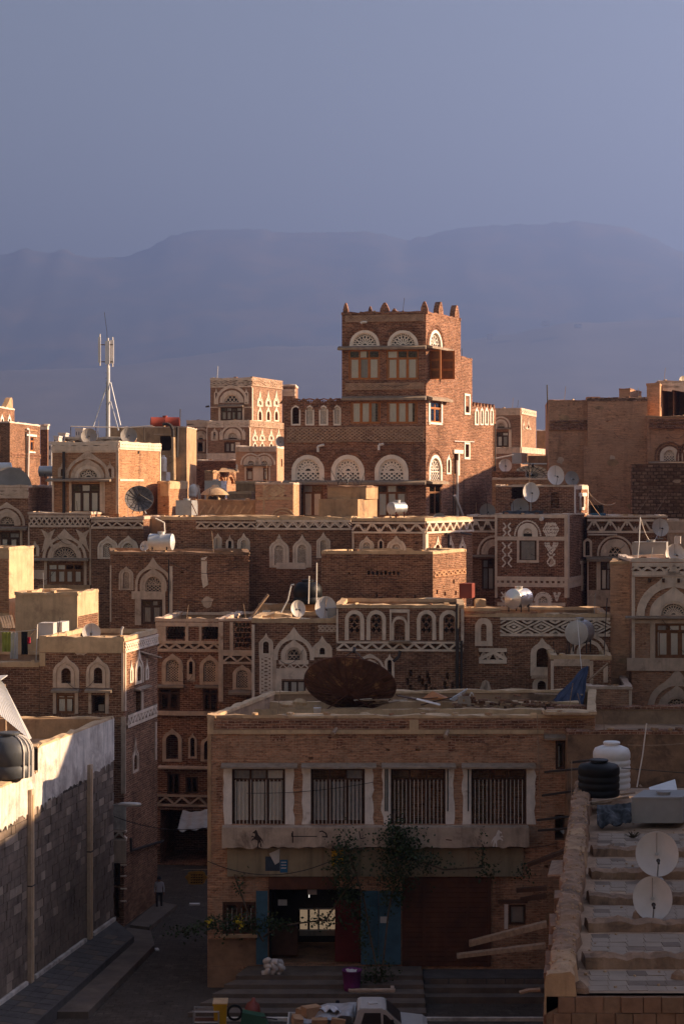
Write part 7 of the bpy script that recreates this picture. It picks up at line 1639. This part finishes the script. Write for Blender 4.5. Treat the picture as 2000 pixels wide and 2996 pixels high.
P = [A1, B1, B1 + V((-.1, 1.2, -.1)), A1 + V((-.1, 1.0, -1.0))]; MB().hexa(P + [p + V((-.03, .02, 0)) for p in P]).build('side_sheet', 'galvanised', t)
t = thing('white_plank', 'long white sheet edge under the rooftop box tank, right of the tower', 'plank', at(12, 570, 692, 148)); A = at(12, 498, 700, 148); B = at(12, 780, 684, 148); MB().box(A.x, B.x, 148, 148.3, A.z, B.z).build('board', 'galvanised', t)
b = Bld('roof_hut', 'grey sloping plaster hut on the far right roof', 12, [(560, 152), (790, 151.6)], 600, 'mud', cat='hut', z0=14, depth=3, coping=None, parapet=0); b.finish()

# ---------------------------------------------------------------- clutter on the near building roof
ZR = ZA - .75; rg = random.Random(11)
t = thing('brick_pile', 'heap of loose old bricks at the back of the near building roof', 'brick pile', (7, 83.1, ZR))
def bl(x, y, z, k): MB().obox((x, y, z), .26, .13, .09, rg.uniform(-.9, .9), rg.uniform(-.25, .25) if k else 0, rg.uniform(-.2, .2) if k else 0).build('brick', rg.choice(('brick_red', 'stone_orange', 'mud_dark', 'mud')), t)
for k in range(230):
    h = int(abs(rg.gauss(0, 3.6))) % 9; x = 4.9 + rg.random() * 4.6; bl(x, 83.1 + rg.uniform(-.5, .5) * (1 - h * .1), ZR + .06 + h * .1, k % 2)
t = thing('timber_heap', 'heap of splintered sunlit planks on the near building roof', 'timber heap', (2.3, 82.6, ZR))
for k in range(16):
    x, y = rg.uniform(.9, 4.2), rg.uniform(81.9, 83.4); L = rg.uniform(.6, 1.9)
    MB().obox((x, y, ZR + .48 + rg.random() * .35), L, rg.uniform(.08, .2), .035, rg.uniform(-.7, .7), rg.uniform(-.2, .3), rg.uniform(-.35, .35)).build('plank', rg.choice(('plank', 'plank', 'wood_dark', 'paint_white')), t)
t = thing('wooden_board', 'old orange wooden board leaning on the timber heap', 'board', at(13, 900, 130, 83.8)); P = [at(13, 898, 110, 84), at(13, 960, 135, 83.8), at(13, 950, 140, 83.4), at(13, 858, 138, 83.4)]
MB().hexa(P + [p - V((0, 0, .06)) for p in P]).build('panel', 'wood_orange', t)
t = thing('metal_sheet', 'pale sheet propped up on the near building roof', 'sheet', at(13, 1000, 140, 84)); P = [at(13, 965, 142, 83.6), at(13, 1036, 98, 84.2), at(13, 1030, 112, 84.4), at(13, 985, 148, 83.8)]
MB().hexa(P + [p - V((0, .04, .03)) for p in P]).build('sheet', 'galvanised', t)
t = thing('bucket', 'white plastic pail on the near building roof', 'bucket', at(13, 443, 215, 77.5)); P = at(13, 443, 216, 77.5)
MB().lathe(P, (0, 0, 1), [(0, 0), (.13, 0), (.165, .40), (.18, .41), (.155, .39), (.12, .02), (0, .02)], 18).build('pail', 'tank_white', t, True); MB().path([P + V((.16 * math.cos(a), 0, .40 + .12 * math.sin(a))) for a in [k * math.pi / 8 for k in range(9)]], .01, 4).build('handle', 'steel_dull', t)
t = thing('storage_crate', 'grey crate with curved pipe on the near building roof', 'crate', at(13, 1025, 170, 83)); P = at(13, 1000, 172, 83); Q_ = at(13, 1050, 130, 83); MB().box(P.x, Q_.x, 83, 83.6, P.z, Q_.z).build('crate_body', 'concrete', t); MB().path([at(13, 1045, 130, 83), at(13, 1052, 115, 83), at(13, 1060, 128, 83)], .025, 5).build('pipe', 'pipe_white', t)
for k, (x, y, Y_, s_) in enumerate(((320, 162, 80.5, .3), (375, 152, 82, .34), (405, 203, 77.6, .16), (632, 205, 77.4, .3), (1002, 210, 77.3, .2))):
    t = thing('stone', 'loose stone on the near roof, %s' % ('left end with sunlit top', 'pale pair near the left end', 'small one beside the white pail', 'below the rusty dish', 'right of the rusty dish')[k], 'stone', at(13, x, y, Y_))
    P = at(13, x, y, Y_); MB().lathe((P.x, P.y, P.z - s_ * .5), (.1, .1, 1), [(0, 0), (s_ * .8, .02), (s_, s_ * .4), (s_ * .6, s_ * .8), (0, s_ * .9)], 7).build('rock', 'mud_pale', t)

# ---------------------------------------------------------------- beams between near building and terrace
for k, (A, B, m, w_) in enumerate((((1158, 432, 73.6), (1480, 350, 69), 'plank', .22), ((1106, 484, 73.2), (1475, 440, 68.6), 'plank', .16), ((1400, 105, 74), (1570, 40, 70), 'wood_dark', .14), ((1355, 210, 74.6), (1480, 200, 70), 'wood_dark', .14), ((1372, 250, 74.6), (1480, 232, 70), 'wood_dark', .14), ((1278, 258, 75.2), (1400, 256, 74), 'wood_dark', .1))):
    a, c_ = at(9, *A), at(9, *B); o = MB().hexa([a + V((0, 0, -w_ / 2)), a + V((0, .3, -w_ / 2)), a + V((0, .3, w_ / 2)), a + V((0, 0, w_ / 2)), c_ + V((0, 0, -w_ / 2)), c_ + V((0, .3, -w_ / 2)), c_ + V((0, .3, w_ / 2)), c_ + V((0, 0, w_ / 2))]).build('timber_beam', m)
    o['label'] = ('upper pale beam jutting from under the terrace', 'lower pale beam jutting from under the terrace', 'dark beam slanting below the balcony end', 'upper of two thin dark beams beside the terrace', 'lower of two thin dark beams beside the terrace', 'short dark rail over the small poster window')[k]; o['category'] = 'beam'
for k, (x0, y0, x1, y1) in enumerate(((1440, 276, 1520, 268), (1350, 312, 1480, 300), (1340, 402, 1480, 382), (1320, 496, 1480, 478), (1325, 536, 1480, 524))):
    o = MB().path([at(8, x0, y0, 75.4), at(8, x1, y1, 72.5)], .05, 5).build('iron_rod', 'pipe_dark'); o['label'] = ('topmost', 'second', 'third', 'fourth', 'lowest')[k] + ' of five dark rods between the near building and the terrace'; o['category'] = 'rod'
t = thing('roof_board', 'weathered board jutting from the terrace parapet', 'board', at(10, 240, 1120, 57)); P = [at(10, 163, 1178, 57), at(10, 290, 1172, 56), at(10, 310, 1062, 58.5), at(10, 195, 1065, 59)]; MB().hexa(P + [p - V((0, 0, .06)) for p in P]).build('board', 'plank', t)
for k, (x, y, L) in enumerate(((560, 625, .9), (500, 612, .5), (650, 590, 1.3), (790, 540, .5))):
    a = at(10, x, y, 63.4); o = MB().obox(a, L, .14, .06, .35 - .1 * k, 0, -.12).build('plank', 'plank'); o['label'] = ('plank lying before the black tank', 'short plank end left of the black tank', 'long plank under the black tank', 'plank at the foot of the white tank')[k]; o['category'] = 'plank'
rg = random.Random(4)
for k, (x, y, s_) in enumerate(((1180, 1905, .2), (1184, 1995, .2), (1065, 1165, .34), (900, 1520, .3), (410, 2100, .24))):
    P = at(10, x, y, 20 and (11 * FPX / ((2120 + y / 2.6804) - HY))); t = thing('stone', 'loose stone on the tiled terrace, %s' % ('on the last rib by the right edge', 'cone-shaped, by the right edge', 'weighting the foot of the upper dish', 'weighting the foot of the lower dish', 'in the near corner by the parapet')[k], 'stone', (P.x, P.y, 9))
    MB().lathe((P.x, P.y, 9.0), (.08, .1, 1), [(0, 0), (s_ * .9, .0), (s_ * .8, s_ * .5), (s_ * .35, s_ * .9), (0, s_ * 1.1)], 7).build('rock', 'mud_dark', t)
t = thing('weed_tuft', 'dry dark tuft of weed on the terrace tiles', 'plant', at(10, 830, 885, 59)); P = at(10, 830, 890, 11 * FPX / (2120 + 890 / 2.68 - HY)); q = MB()
for k in range(60): a = rg.uniform(0, 6.28); d = V((math.cos(a), math.sin(a), rg.uniform(.2, 1.2))).normalized() * rg.uniform(.12, .3); q.q(P + d * .1, P + d + V((.02, 0, 0)), P + d * 1.1, P + d * .2 + V((-.02, .01, 0)))
q.build('leaves', 'stem', t)

# ---------------------------------------------------------------- street: vehicle, bins, plants, person
t = thing('street_lamp', 'white street lamp head on an arm from the block wall', 'street lamp', at(7, 806, 720, 85)); a = at(7, 806, 722, 85); c_ = at(7, 862, 716, 83.4); MB().path([a, c_], .035, 6).build('arm', 'pipe_white', t)
d0, d1 = at(7, 860, 718, 83.5), at(7, 1000, 720, 81.8); ax = d1 - d0; MB().lathe(d0, ax, [(0, 0), (.1, 0), (.17, .25), (.19, ax.length * .6), (.15, ax.length * .95), (0, ax.length)], 12, .55).build('lamp_head', 'tank_white', t, True)
# pickup truck facing right
TX, TY = 1.15, 67.6; t = thing('pickup_truck', 'white pickup truck loaded with cardboard and sheeting at the bottom edge', 'truck', (TX, TY, 0))
hw = .82
def ring_body(prof, y0, y1, nm, m, par=None):
    q = MB(); A = q.pts([(TX + x, TY + y0, z) for x, z in prof]); B = q.pts([(TX + x, TY + y1, z) for x, z in prof]); n = len(prof); q.f += [A, B[::-1]]
    for i in range(n): j = (i + 1) % n; q.f.append([A[i], B[i], B[j], A[j]])
    return q.build(nm, m, par or t)
ring_body([(-.75, .45), (-.75, 1.02), (-.72, 1.06), (-.58, 1.58), (-.48, 1.63), (.28, 1.63), (.40, 1.60), (.98, 1.08), (1.75, 1.0), (1.92, .88), (1.95, .45)], -hw, hw, 'cab', 'truck_paint')
for s_ in (-1, 1):
    y = s_ * (hw + .008)
    for nm, P in (('side_window', [(-.48, 1.1), (-.36, 1.5), (.22, 1.5), (.24, 1.1)]), ('quarter_window', [(.32, 1.1), (.31, 1.46), (.42, 1.42), (.74, 1.1)])):
        q = MB(); q.f.append(q.pts([(TX + x, TY + y, z) for x, z in P])); q.build(nm, 'pane_dark', t)
    MB().box(TX + .55, TX + .68, TY + s_ * (hw + .12) - .06, TY + s_ * (hw + .12) + .06, 1.12, 1.28).build('wing_mirror', 'rubber', t)
q = MB(); q.q((TX + .44, TY - hw + .08, 1.57), (TX + .44, TY + hw - .08, 1.57), (TX + .95, TY + hw - .05, 1.12), (TX + .95, TY - hw + .05, 1.12)); o = q.build('windscreen', 'pane_dark', t); o.location = (.012, 0, .012)
for a, c_, y0, y1 in ((-3.1, -.8, -hw, -hw + .06), (-3.1, -.8, hw - .06, hw), (-3.1, -3.04, -hw + .06, hw - .06)): MB().box(TX + a, TX + c_, TY + y0, TY + y1, .6, 1.08).build('bed_side', 'truck_paint', t)
MB().box(TX - 3.1, TX - .76, TY - hw + .06, TY + hw - .06, .55, .64).build('bed_floor', 'rust_sheet', t)
for x in (-2.3, 1.25):
    for s_ in (-1, 1):
        w_ = MB().lathe((TX + x, TY + s_ * .72, .34), (0, s_, 0), [(.2, -.1), (.34, -.1), (.35, 0), (.34, .1), (.2, .1)], 22).build('wheel', 'rubber', t, True); MB().lathe((TX + x, TY + s_ * .72, .34), (0, s_, 0), [(0, .06), (.12, .09), (.2, .06)], 16).build('rim', 'steel_dull', w_)
for y in (-.6, .6): MB().box(TX + 1.93, TX + 1.975, TY + y - .14, TY + y + .14, .68, .84).build('headlight', 'glass', t)
MB().box(TX + 1.9, TX + 2.02, TY - hw, TY + hw, .42, .56).build('bumper', 'steel_dull', t)
o = MB().obox((TX - .05, TY - .1, 1.66), .32, .2, .05, .3, .1).build('paper_scrap', 'paper_white'); o['label'] = 'crumpled white paper on the truck cab roof'; o['category'] = 'paper'
CRG = random.Random(9)
for k, (x, y, z, sx, sy, sz, rz, lab) in enumerate(((-2.25, .1, 1.32, .62, .45, .42, .5, 'tilted cardboard box on top of the truck load'), (-2.75, -.4, 1.12, .35, .5, .35, .2, 'flattened carton at the tail of the truck load'), (-1.95, -.62, 1.05, .55, .2, .5, .05, 'cardboard box at the truck bed side, toward the tail'), (-1.3, -.62, 1.05, .5, .2, .46, -.06, 'cardboard box at the truck bed side, toward the cab'), (-2.55, .35, 1.18, .4, .4, .4, .9, 'open pale carton behind the tilted box on the truck'))):
    o = MB().obox((TX + x, TY + y, z - .04), sx, sy, sz, rz, .12 * (k % 3), .15 * (k % 2)).build('cardboard_box', 'cardboard'); o['label'] = lab; o['category'] = 'box'; o['group'] = 'boxes on the truck'
sheet('plastic_sheeting', 'grey translucent sheeting heaped over the truck bed', 'sheeting', [(TX - 2.75, TY + .55, 1.12), (TX - .62, TY + .5, 1.5), (TX - .7, TY - .5, 1.3), (TX - 2.85, TY - .55, .98)], .02, 'sheet_plastic', 26, 14, .13, 5, -.12, 3)
sheet('plastic_sheeting', 'white crumpled sheeting on top of the truck load', 'sheeting', [(TX - 2.05, TY + .3, 1.36), (TX - 1.25, TY + .3, 1.34), (TX - 1.05, TY - .25, 1.28), (TX - 1.9, TY - .25, 1.42)], .02, 'cloth_white', 16, 8, .1, 6, -.1, 9)
def bin_(label, x, y, z, w_, d_, h, m, lid=None, name='wheelie_bin'):
    t = thing(name, label, 'bin', (x, y, z)); f = .84
    MB().hexa([(x - w_ / 2 * f, y - d_ / 2 * f, z), (x + w_ / 2 * f, y - d_ / 2 * f, z), (x + w_ / 2, y - d_ / 2, z + h), (x - w_ / 2, y - d_ / 2, z + h), (x - w_ / 2 * f, y + d_ / 2 * f, z), (x + w_ / 2 * f, y + d_ / 2 * f, z), (x + w_ / 2, y + d_ / 2, z + h), (x - w_ / 2, y + d_ / 2, z + h)]).build('body', m, t)
    MB().box(x - w_ / 2 - .03, x + w_ / 2 + .03, y - d_ / 2 - .03, y + d_ / 2 + .03, z + h, z + h + .05).build('rim', m, t)
    MB().obox((x, y, z + h + .09), w_ + .06, d_ + .05, .05, 0, .12).build('lid', lid or m, t)
    for s_ in (-1, 1): MB().lathe((x + s_ * w_ * .4, y + d_ * .42, z + .1), (1, 0, 0), [(0, -.03), (.1, -.03), (.1, .03), (0, .03)], 14).build('wheel', 'rubber', t)
    return t
P = at(9, 121, 764, 69.6); bin_('yellow wheeled bin with pale bag over its top, bottom left of the steps', P.x, 69.6, 0, .48, .5, 1.06, 'plastic_yellow', 'mud_pale')
t = thing('bin_cart', 'rusty open metal bin cart beside the yellow bin', 'cart', at(9, 50, 764, 69.4)); P = at(9, 8, 764, 69.4)
for x in (0, .92):
    for y in (0, .6): MB().box(P.x + x, P.x + x + .05, 69.2 + y, 69.25 + y, 0, .88).build('post', 'steel_dull', t)
for z in (.84, .45): MB().box(P.x, P.x + .97, 69.2, 69.24, z, z + .05).build('rail', 'galvanised', t); MB().box(P.x, P.x + .97, 69.81, 69.85, z, z + .05).build('rail', 'steel_dull', t)
MB().box(P.x + .05, P.x + .92, 69.26, 69.8, .1, .5).build('tray', 'rust_sheet', t)
P = at(14, 330, 560, 70); t = thing('hand_barrow', 'dark green barrow with black wheel lying before the steps', 'barrow', (P.x, 70, 0)); MB().lathe((P.x - .1, 70.0, .62), (.1, -1, .1), [(.22, -.04), (.3, -.04), (.3, .04), (.22, .04)], 24).build('wheel', 'rubber', t); MB().hexa([(P.x + .1, 69.4, .15), (P.x + 1.2, 69.4, .15), (P.x + 1.0, 69.5, .6), (P.x + .2, 69.5, .75), (P.x + .1, 70.1, .15), (P.x + 1.2, 70.1, .15), (P.x + 1.0, 70, .6), (P.x + .2, 70, .75)]).build('tray', 'bin_green', t); MB().path([(P.x + .9, 69.5, .6), (P.x + 1.5, 69.5, .5)], .025, 5).build('handle', 'pipe_dark', t)
P = at(9, 668, 640, 73.6); t = thing('waste_barrel', 'purple plastic barrel with litter on the steps', 'barrel', (P.x, 73.6, .34)); Hh = .92
MB().lathe((P.x, 73.6, .34), (0, 0, 1), [(0, 0), (.29, 0), (.33, .4), (.37, Hh), (.4, Hh + .01), (.4, Hh + .05), (.35, Hh + .03), (.3, .5), (0, .45)], 24).build('body', 'plastic_purple', t, True)
o = sheet('litter', 'white paper litter spilling from the purple barrel', 'litter', [(P.x - .25, 73.5, 1.36), (P.x + .2, 73.55, 1.32), (P.x + .15, 73.35, 1.2), (P.x - .1, 73.3, 1.25)], .01, 'paper_white', 5, 5, .1, 5, 0, 1)
t = thing('jug_bundle', 'bundle of empty white plastic jugs tied on the top step', 'jugs', at(9, 340, 570, 74.8)); rg = random.Random(8)
for k, (x, y) in enumerate(((318, 500), (345, 505), (370, 508), (320, 522), (345, 525), (372, 525), (318, 545), (340, 545), (362, 548), (322, 565), (310, 552))):
    P = at(9, x, y, 74.7 + rg.uniform(-.15, .15)); d = V((rg.uniform(-1, 1), rg.uniform(-1, .2), rg.uniform(-.3, 1))); MB().lathe(P, d, [(0, -.17), (.12, -.17), (.135, -.12), (.13, .08), (.06, .16), (.04, .2), (0, .2)], 12).build('jug', 'plastic_clear', t, True)
for k, (x, y, m, lab) in enumerate(((600, 730, 'cloth_black', 'black bag slumped behind the truck load'), (250, 640, 'red_brown', 'dark red bag behind the yellow bin'))):
    P = at(9, x, y if k else 690, 70.8); t = thing('bag', lab, 'bag', (P.x, 70.8, 0)); MB().lathe((P.x - (.0 if not k else .0), 70.8, 0.0 if not k else .1), (.1, 0, 1), [(0, 0), (.4, .05), (.48, .3), (.35, .62), (.12, .75), (.1, .85), (0, .86)], 14, .7).build('sack', m, t, True)
# planter with shrub whose stems climb the wall
P = at(9, 750, 660, 73.9); t = thing('planter', 'stone planter box at the foot of the climbing vine', 'planter', (P.x, 73.7, 0)); w_ = .88
for x0, x1, y0, y1 in ((-w_, w_, 73.2, 73.34), (-w_, w_, 74.3, 74.44), (-w_, -w_ + .14, 73.34, 74.3), (w_ - .14, w_, 73.34, 74.3)): MB().box(P.x + x0, P.x + x1, y0, y1, 0, .56).build('side', 'concrete', t); MB().box(P.x + x0 - (.03 if x1 - x0 > 1 else 0), P.x + x1 + (.03 if x1 - x0 > 1 else 0), y0 - .02, y1 + .02, .56, .64).build('coping', 'lime', t)
MB().box(P.x - w_ + .14, P.x + w_ - .14, 73.34, 74.3, 0, .5).build('soil', 'soil', t)
def leaves(q, C, rad, n, s_, rg):
    for _ in range(n):
        v = V((rg.gauss(0, 1), rg.gauss(0, 1), rg.gauss(0, 1))); v = V((v.x * rad[0], v.y * rad[1], v.z * rad[2])) * .55; p = C + v
        a = V((rg.uniform(-1, 1), rg.uniform(-1, 1), rg.uniform(-1, .4))).normalized(); c_ = a.orthogonal().normalized(); c_ = (c_ * math.cos(k_ := rg.uniform(0, 6.28)) + a.cross(c_) * math.sin(k_)); L = s_ * rg.uniform(.6, 1.3)
        q.q(p - c_ * L * .12, p + a * L * .5 + c_ * L * .38, p + a * L, p + a * L * .5 - c_ * L * .38)
def vine(label, stems, clumps, seed, flowers=()):
    rg = random.Random(seed); S0 = at(9, *stems[0][0]); t = thing('climbing_vine', label, 'vine', S0)
    for s_ in stems: MB().path([at(9, *p) for p in s_], .035, 5).build('stem', 'stem', t)
    q = MB()
    for x, y, Y_, rx, rz, n in clumps: leaves(q, at(9, x, y, Y_), (rx * .8, .22, rz * .85), int(n * 1.25), .12, rg)
    o = q.build('foliage', 'leaf', t); o['kind'] = 'stuff'
    if flowers:
        q = MB()
        for x, y, Y_, n in flowers: leaves(q, at(9, x, y, Y_), (.16, .15, .14), n, .1, rg)
        o = q.build('blossoms', 'flower', t); o['kind'] = 'stuff'
vine('dark climbing vine rising from the planter over the shop front', [[(765, 640, 73.8), (770, 520, 74.3), (745, 400, 74.8), (720, 250, 75.0), (680, 120, 75.1), (640, 0, 75.0)], [(778, 640, 73.8), (800, 500, 74.4), (820, 300, 74.9), (850, 150, 75.0), (870, 10, 75.0)], [(690, 130, 75.1), (560, 330, 75.0), (400, 350, 75.1)], [(890, 60, 75.0), (1050, 120, 75.1), (1210, 110, 75.1), (1215, 20, 75.0)]],
     [(770, 560, 74.0, .8, .7, 260), (640, 40, 75.0, .7, 1.0, 340), (625, 130, 75.0, .6, .9, 320), (660, 230, 75.0, .7, .9, 330), (700, 320, 75.0, .6, .7, 150), (880, 20, 75.0, 1.1, .9, 620), (870, 90, 75.0, 1.2, .9, 560), (850, -30, 75.0, .7, .7, 280), (845, 180, 75.0, .8, .7, 260), (840, 240, 75.0, .6, .5, 110), (560, 330, 75.0, .9, .4, 120), (990, 90, 75.0, 1.0, .5, 120), (1210, 60, 75.0, .3, .9, 70), (1230, 130, 75.0, .6, .4, 60), (1385, 130, 75.0, .4, .4, 60), (720, 420, 74.8, .4, .6, 80)], 3)
vine('sprawling vine with yellow blossoms at the near building left corner', [[(300, 420, 75.3), (250, 340, 75.2), (180, 330, 75.0), (60, 345, 74.6)], [(250, 340, 75.2), (200, 200, 75.5), (180, 140, 75.6)], [(300, 400, 75.3), (390, 340, 75.2)]],
     [(80, 345, 74.6, .5, .3, 140), (170, 335, 75.0, .7, .4, 170), (250, 350, 75.2, .7, .5, 190), (330, 340, 75.2, .6, .4, 120), (390, 350, 75.2, .5, .3, 80), (200, 190, 75.5, .3, .5, 50), (130, 380, 75.2, .4, .3, 60), (20, 360, 74.4, .4, .2, 50)], 5, [(195, 330, 74.9, 34), (70, 340, 74.4, 26), (205, 345, 74.9, 18)])
t = thing('hanging_shrub', 'low leafy spray over the alley paving left of the near building', 'plant', at(7, 1330, 1620, 78)); q = MB(); leaves(q, at(7, 1330, 1625, 78), (.9, .5, .25), 160, .13, random.Random(1)); q.build('foliage', 'leaf', t)['kind'] = 'stuff'; MB().path([at(7, 1500, 1560, 75.6), at(7, 1420, 1600, 77), at(7, 1280, 1630, 78)], .02, 5).build('stem', 'stem', t)
# alley: awning, hanging sign, pavement litter
sheet('awning', 'pale canvas awning over the alley entrance', 'awning', [at(7, 1310, 765, 96), at(7, 1500, 752, 96), at(7, 1500, 888, 92.5), at(7, 1275, 905, 92.5)], .02, 'cloth_awning', 14, 8, .1, 5, .1, 4)
t = thing('hanging_sign', 'yellow cartouche-shaped shop sign hanging in the dark alley', 'sign', at(7, 1410, 1245, 88)); Y_ = 88
pts = [(1325, 1240), (1345, 1222), (1350, 1205), (1375, 1200), (1450, 1198), (1468, 1208), (1472, 1225), (1490, 1242), (1472, 1262), (1466, 1282), (1450, 1292), (1372, 1294), (1352, 1288), (1345, 1265)]
q = MB(); A = q.pts([at(7, x, y, Y_) for x, y in pts]); B = q.pts([at(7, x, y, Y_) + V((0, .06, 0)) for x, y in pts]); q.f += [A, B[::-1]]
for i in range(len(pts)): j = (i + 1) % len(pts); q.f.append([A[i], A[j], B[j], B[i]])
sg = q.build('board', 'sign_yellow', t); fs_ = Face(V((at(7, 1320, 0, Y_).x, Y_)), V((at(7, 1500, 0, Y_).x, Y_)))
q = MB()
for y in (1222, 1240, 1258, 1276): 
    for x in range(1368, 1450, 18): q.strip(fs_, [fs_.uz(7, x, y), fs_.uz(7, x + 7, y + 5), fs_.uz(7, x + 13, y - 3)], .035, 0, .012)
q.build('arabic_lettering', 'ink', sg); MB().path([at(7, 1318, 1186, 88), at(7, 1520, 1184, 88)], .02, 5).build('bracket', 'plank', t); 
for x in (1380, 1440): MB().path([at(7, x, 1186, 88), at(7, x, 1202, 88)], .012, 4).build('hanger', 'pipe_dark', t)
for k, (x, y) in enumerate(((1395, 1440), (1125, 1765))): P = at(7, x, y, 20 * FPX / (2060 + y / 2.45 - HY)); o = MB().obox((P.x, P.y, .04), .5 if not k else .16, .3, .07, .3 * k).build('litter', 'paper_white'); o['label'] = ('pale litter lying in the alley mouth', 'scrap of white litter at the end of the low step')[k]; o['category'] = 'litter'

# person walking in the alley: white shirt, dark trousers
def person(label, X, Yp, H, shirt, trousers, heading, name='person'):
    t = thing(name, label, 'person', (X, Yp, 0)); s_ = H / 1.75
    J = {'pel': (0, 0, .98), 'ab': (0, .01, 1.14), 'ch': (0, .02, 1.36), 'nk': (0, .02, 1.50), 'hd': (0, -.01, 1.60), 'tp': (0, 0, 1.73),
         'sL': (-.18, .02, 1.43), 'eL': (-.24, .06, 1.16), 'wL': (-.22, -.04, .92), 'hL': (-.21, -.07, .82), 'sR': (.18, .02, 1.43), 'eR': (.24, .05, 1.15), 'wR': (.24, .0, .90), 'hR': (.24, -.02, .80),
         'pL': (-.10, 0, .92), 'kL': (-.11, -.10, .50), 'aL': (-.11, -.02, .09), 'tL': (-.12, -.17, .03), 'pR': (.10, 0, .92), 'kR': (.11, .02, .50), 'aR': (.11, .16, .10), 'tR': (.12, .04, .03)}
    Rd = {'pel': (.15, .11), 'ab': (.145, .105), 'ch': (.17, .115), 'nk': (.055, .06), 'hd': (.085, .10), 'tp': (.06, .07), 'sL': (.065, .065), 'eL': (.045, .045), 'wL': (.032, .03), 'hL': (.04, .022), 'pL': (.09, .095), 'kL': (.06, .065), 'aL': (.042, .045), 'tL': (.045, .03)}
    E = [('pel', 'ab'), ('ab', 'ch'), ('ch', 'nk'), ('nk', 'hd'), ('hd', 'tp'), ('ch', 'sL'), ('sL', 'eL'), ('eL', 'wL'), ('wL', 'hL'), ('ch', 'sR'), ('sR', 'eR'), ('eR', 'wR'), ('wR', 'hR'), ('pel', 'pL'), ('pL', 'kL'), ('kL', 'aL'), ('aL', 'tL'), ('pel', 'pR'), ('pR', 'kR'), ('kR', 'aR'), ('aR', 'tR')]
    K = list(J); me = bpy.data.meshes.new('body'); me.from_pydata([tuple(c * s_ for c in J[k]) for k in K], [(K.index(a), K.index(c)) for a, c in E], [])
    o = bpy.data.objects.new('body', me); COL.objects.link(o); o.parent = t; t.rotation_euler = (0, 0, heading)
    sk = o.modifiers.new('skin', 'SKIN'); sv = me.skin_vertices[0].data
    for i, k in enumerate(K): r = Rd.get(k) or Rd[k[0] + 'L']; sv[i].radius = (r[0] * s_, r[1] * s_); sv[i].use_root = k == 'pel'
    o.modifiers.new('sub', 'SUBSURF').levels = 2; o.modifiers[-1].render_levels = 2
    m, n, l, p = _new('person_body_' + shirt); tc = n.new('ShaderNodeTexCoord').outputs['Object']; sx = n.new('ShaderNodeSeparateXYZ'); l.new(tc, sx.inputs[0])
    def step(z): q = n.new('ShaderNodeMath'); q.operation = 'GREATER_THAN'; q.inputs[1].default_value = z * s_; l.new(sx.outputs[2], q.inputs[0]); return q.outputs[0]
    ab = n.new('ShaderNodeMath'); ab.operation = 'ABSOLUTE'; l.new(sx.outputs[0], ab.inputs[0]); far_ = n.new('ShaderNodeMath'); far_.operation = 'GREATER_THAN'; far_.inputs[1].default_value = .185 * s_; l.new(ab.outputs[0], far_.inputs[0])
    C = {'w': (.40, .38, .40), 'k': (.02, .018, .02), 's': (.22, .12, .08), 'd': (.03, .028, .032)}
    low = _mix(n, l, far_.outputs[0], C[trousers], C['s']); c = _mix(n, l, step(.96), low, C[shirt]); c = _mix(n, l, step(1.50), c, C['s']); c = _mix(n, l, step(.07), (.02, .016, .014), c)
    l.new(c, p.inputs['Base Color']); p.inputs['Roughness'].default_value = .85; me.materials.append(m)
    q = MB().lathe((X, Yp, 1.615 * s_), (0, .15, 1), [(.108 * s_, -.02), (.112 * s_, .05), (.09 * s_, .115), (.04 * s_, .14), (0, .145)], 16); h = q.build('hair', 'cloth_black', t, True)
    return t
Pp = at(7, 1142, 1480, 20 * FPX / (2060 + 1480 / 2.45 - HY)); person('person in white shirt and dark trousers walking out of the alley', Pp.x, Pp.y, 1.62, 'w', 'd', 0.0)

t = thing('water_spout', 'wooden rain spout jutting from the terrace corner', 'spout', at(9, 1440, 625, 42.2)); MB().path([at(9, 1452, 620, 42.0), at(9, 1400, 624, 42.0), at(9, 1366, 634, 42.0)], .05, 6).build('trough', 'plank', t)

t = bpy.data.objects['pickup_truck']
for x in (-.62, .42): MB().box(TX + x, TX + x + .018, TY - hw - .012, TY - hw + .02, .5, 1.08).build('door_seam', 'rubber', t)
MB().box(TX - .5, TX - .34, TY - hw - .03, TY - hw, .96, 1.0).build('door_handle', 'steel_dull', t)
MB().box(TX - .74, TX - .72, TY - hw + .15, TY + hw - .15, 1.14, 1.5).build('rear_window', 'pane_dark', t).location = (-.0, 0, 0)
MB().box(TX - .55, TX + .30, TY - hw + .02, TY - hw + .06, 1.63, 1.655).build('roof_gutter', 'truck_paint', t)

# ------------------------------------------------------------------ haze
def haze():
    m = bpy.data.materials.new('haze'); m.use_nodes = True; n = m.node_tree.nodes; n.clear()
    o = n.new('ShaderNodeOutputMaterial'); v = n.new('ShaderNodeVolumePrincipled')
    v.inputs['Color'].default_value = (.275, .42, 1.0, 1); v.inputs['Density'].default_value = 1.85e-4; v.inputs['Anisotropy'].default_value = .52
    m.node_tree.links.new(v.outputs[0], o.inputs['Volume']); MATS['haze'] = m
    h = MB().box(-18500, 18500, -500, 18500, -1.2, 2130).build('haze', 'haze'); h['kind'] = 'stuff'; h['label'] = 'thin bluish haze over the old city and mountain'
haze()
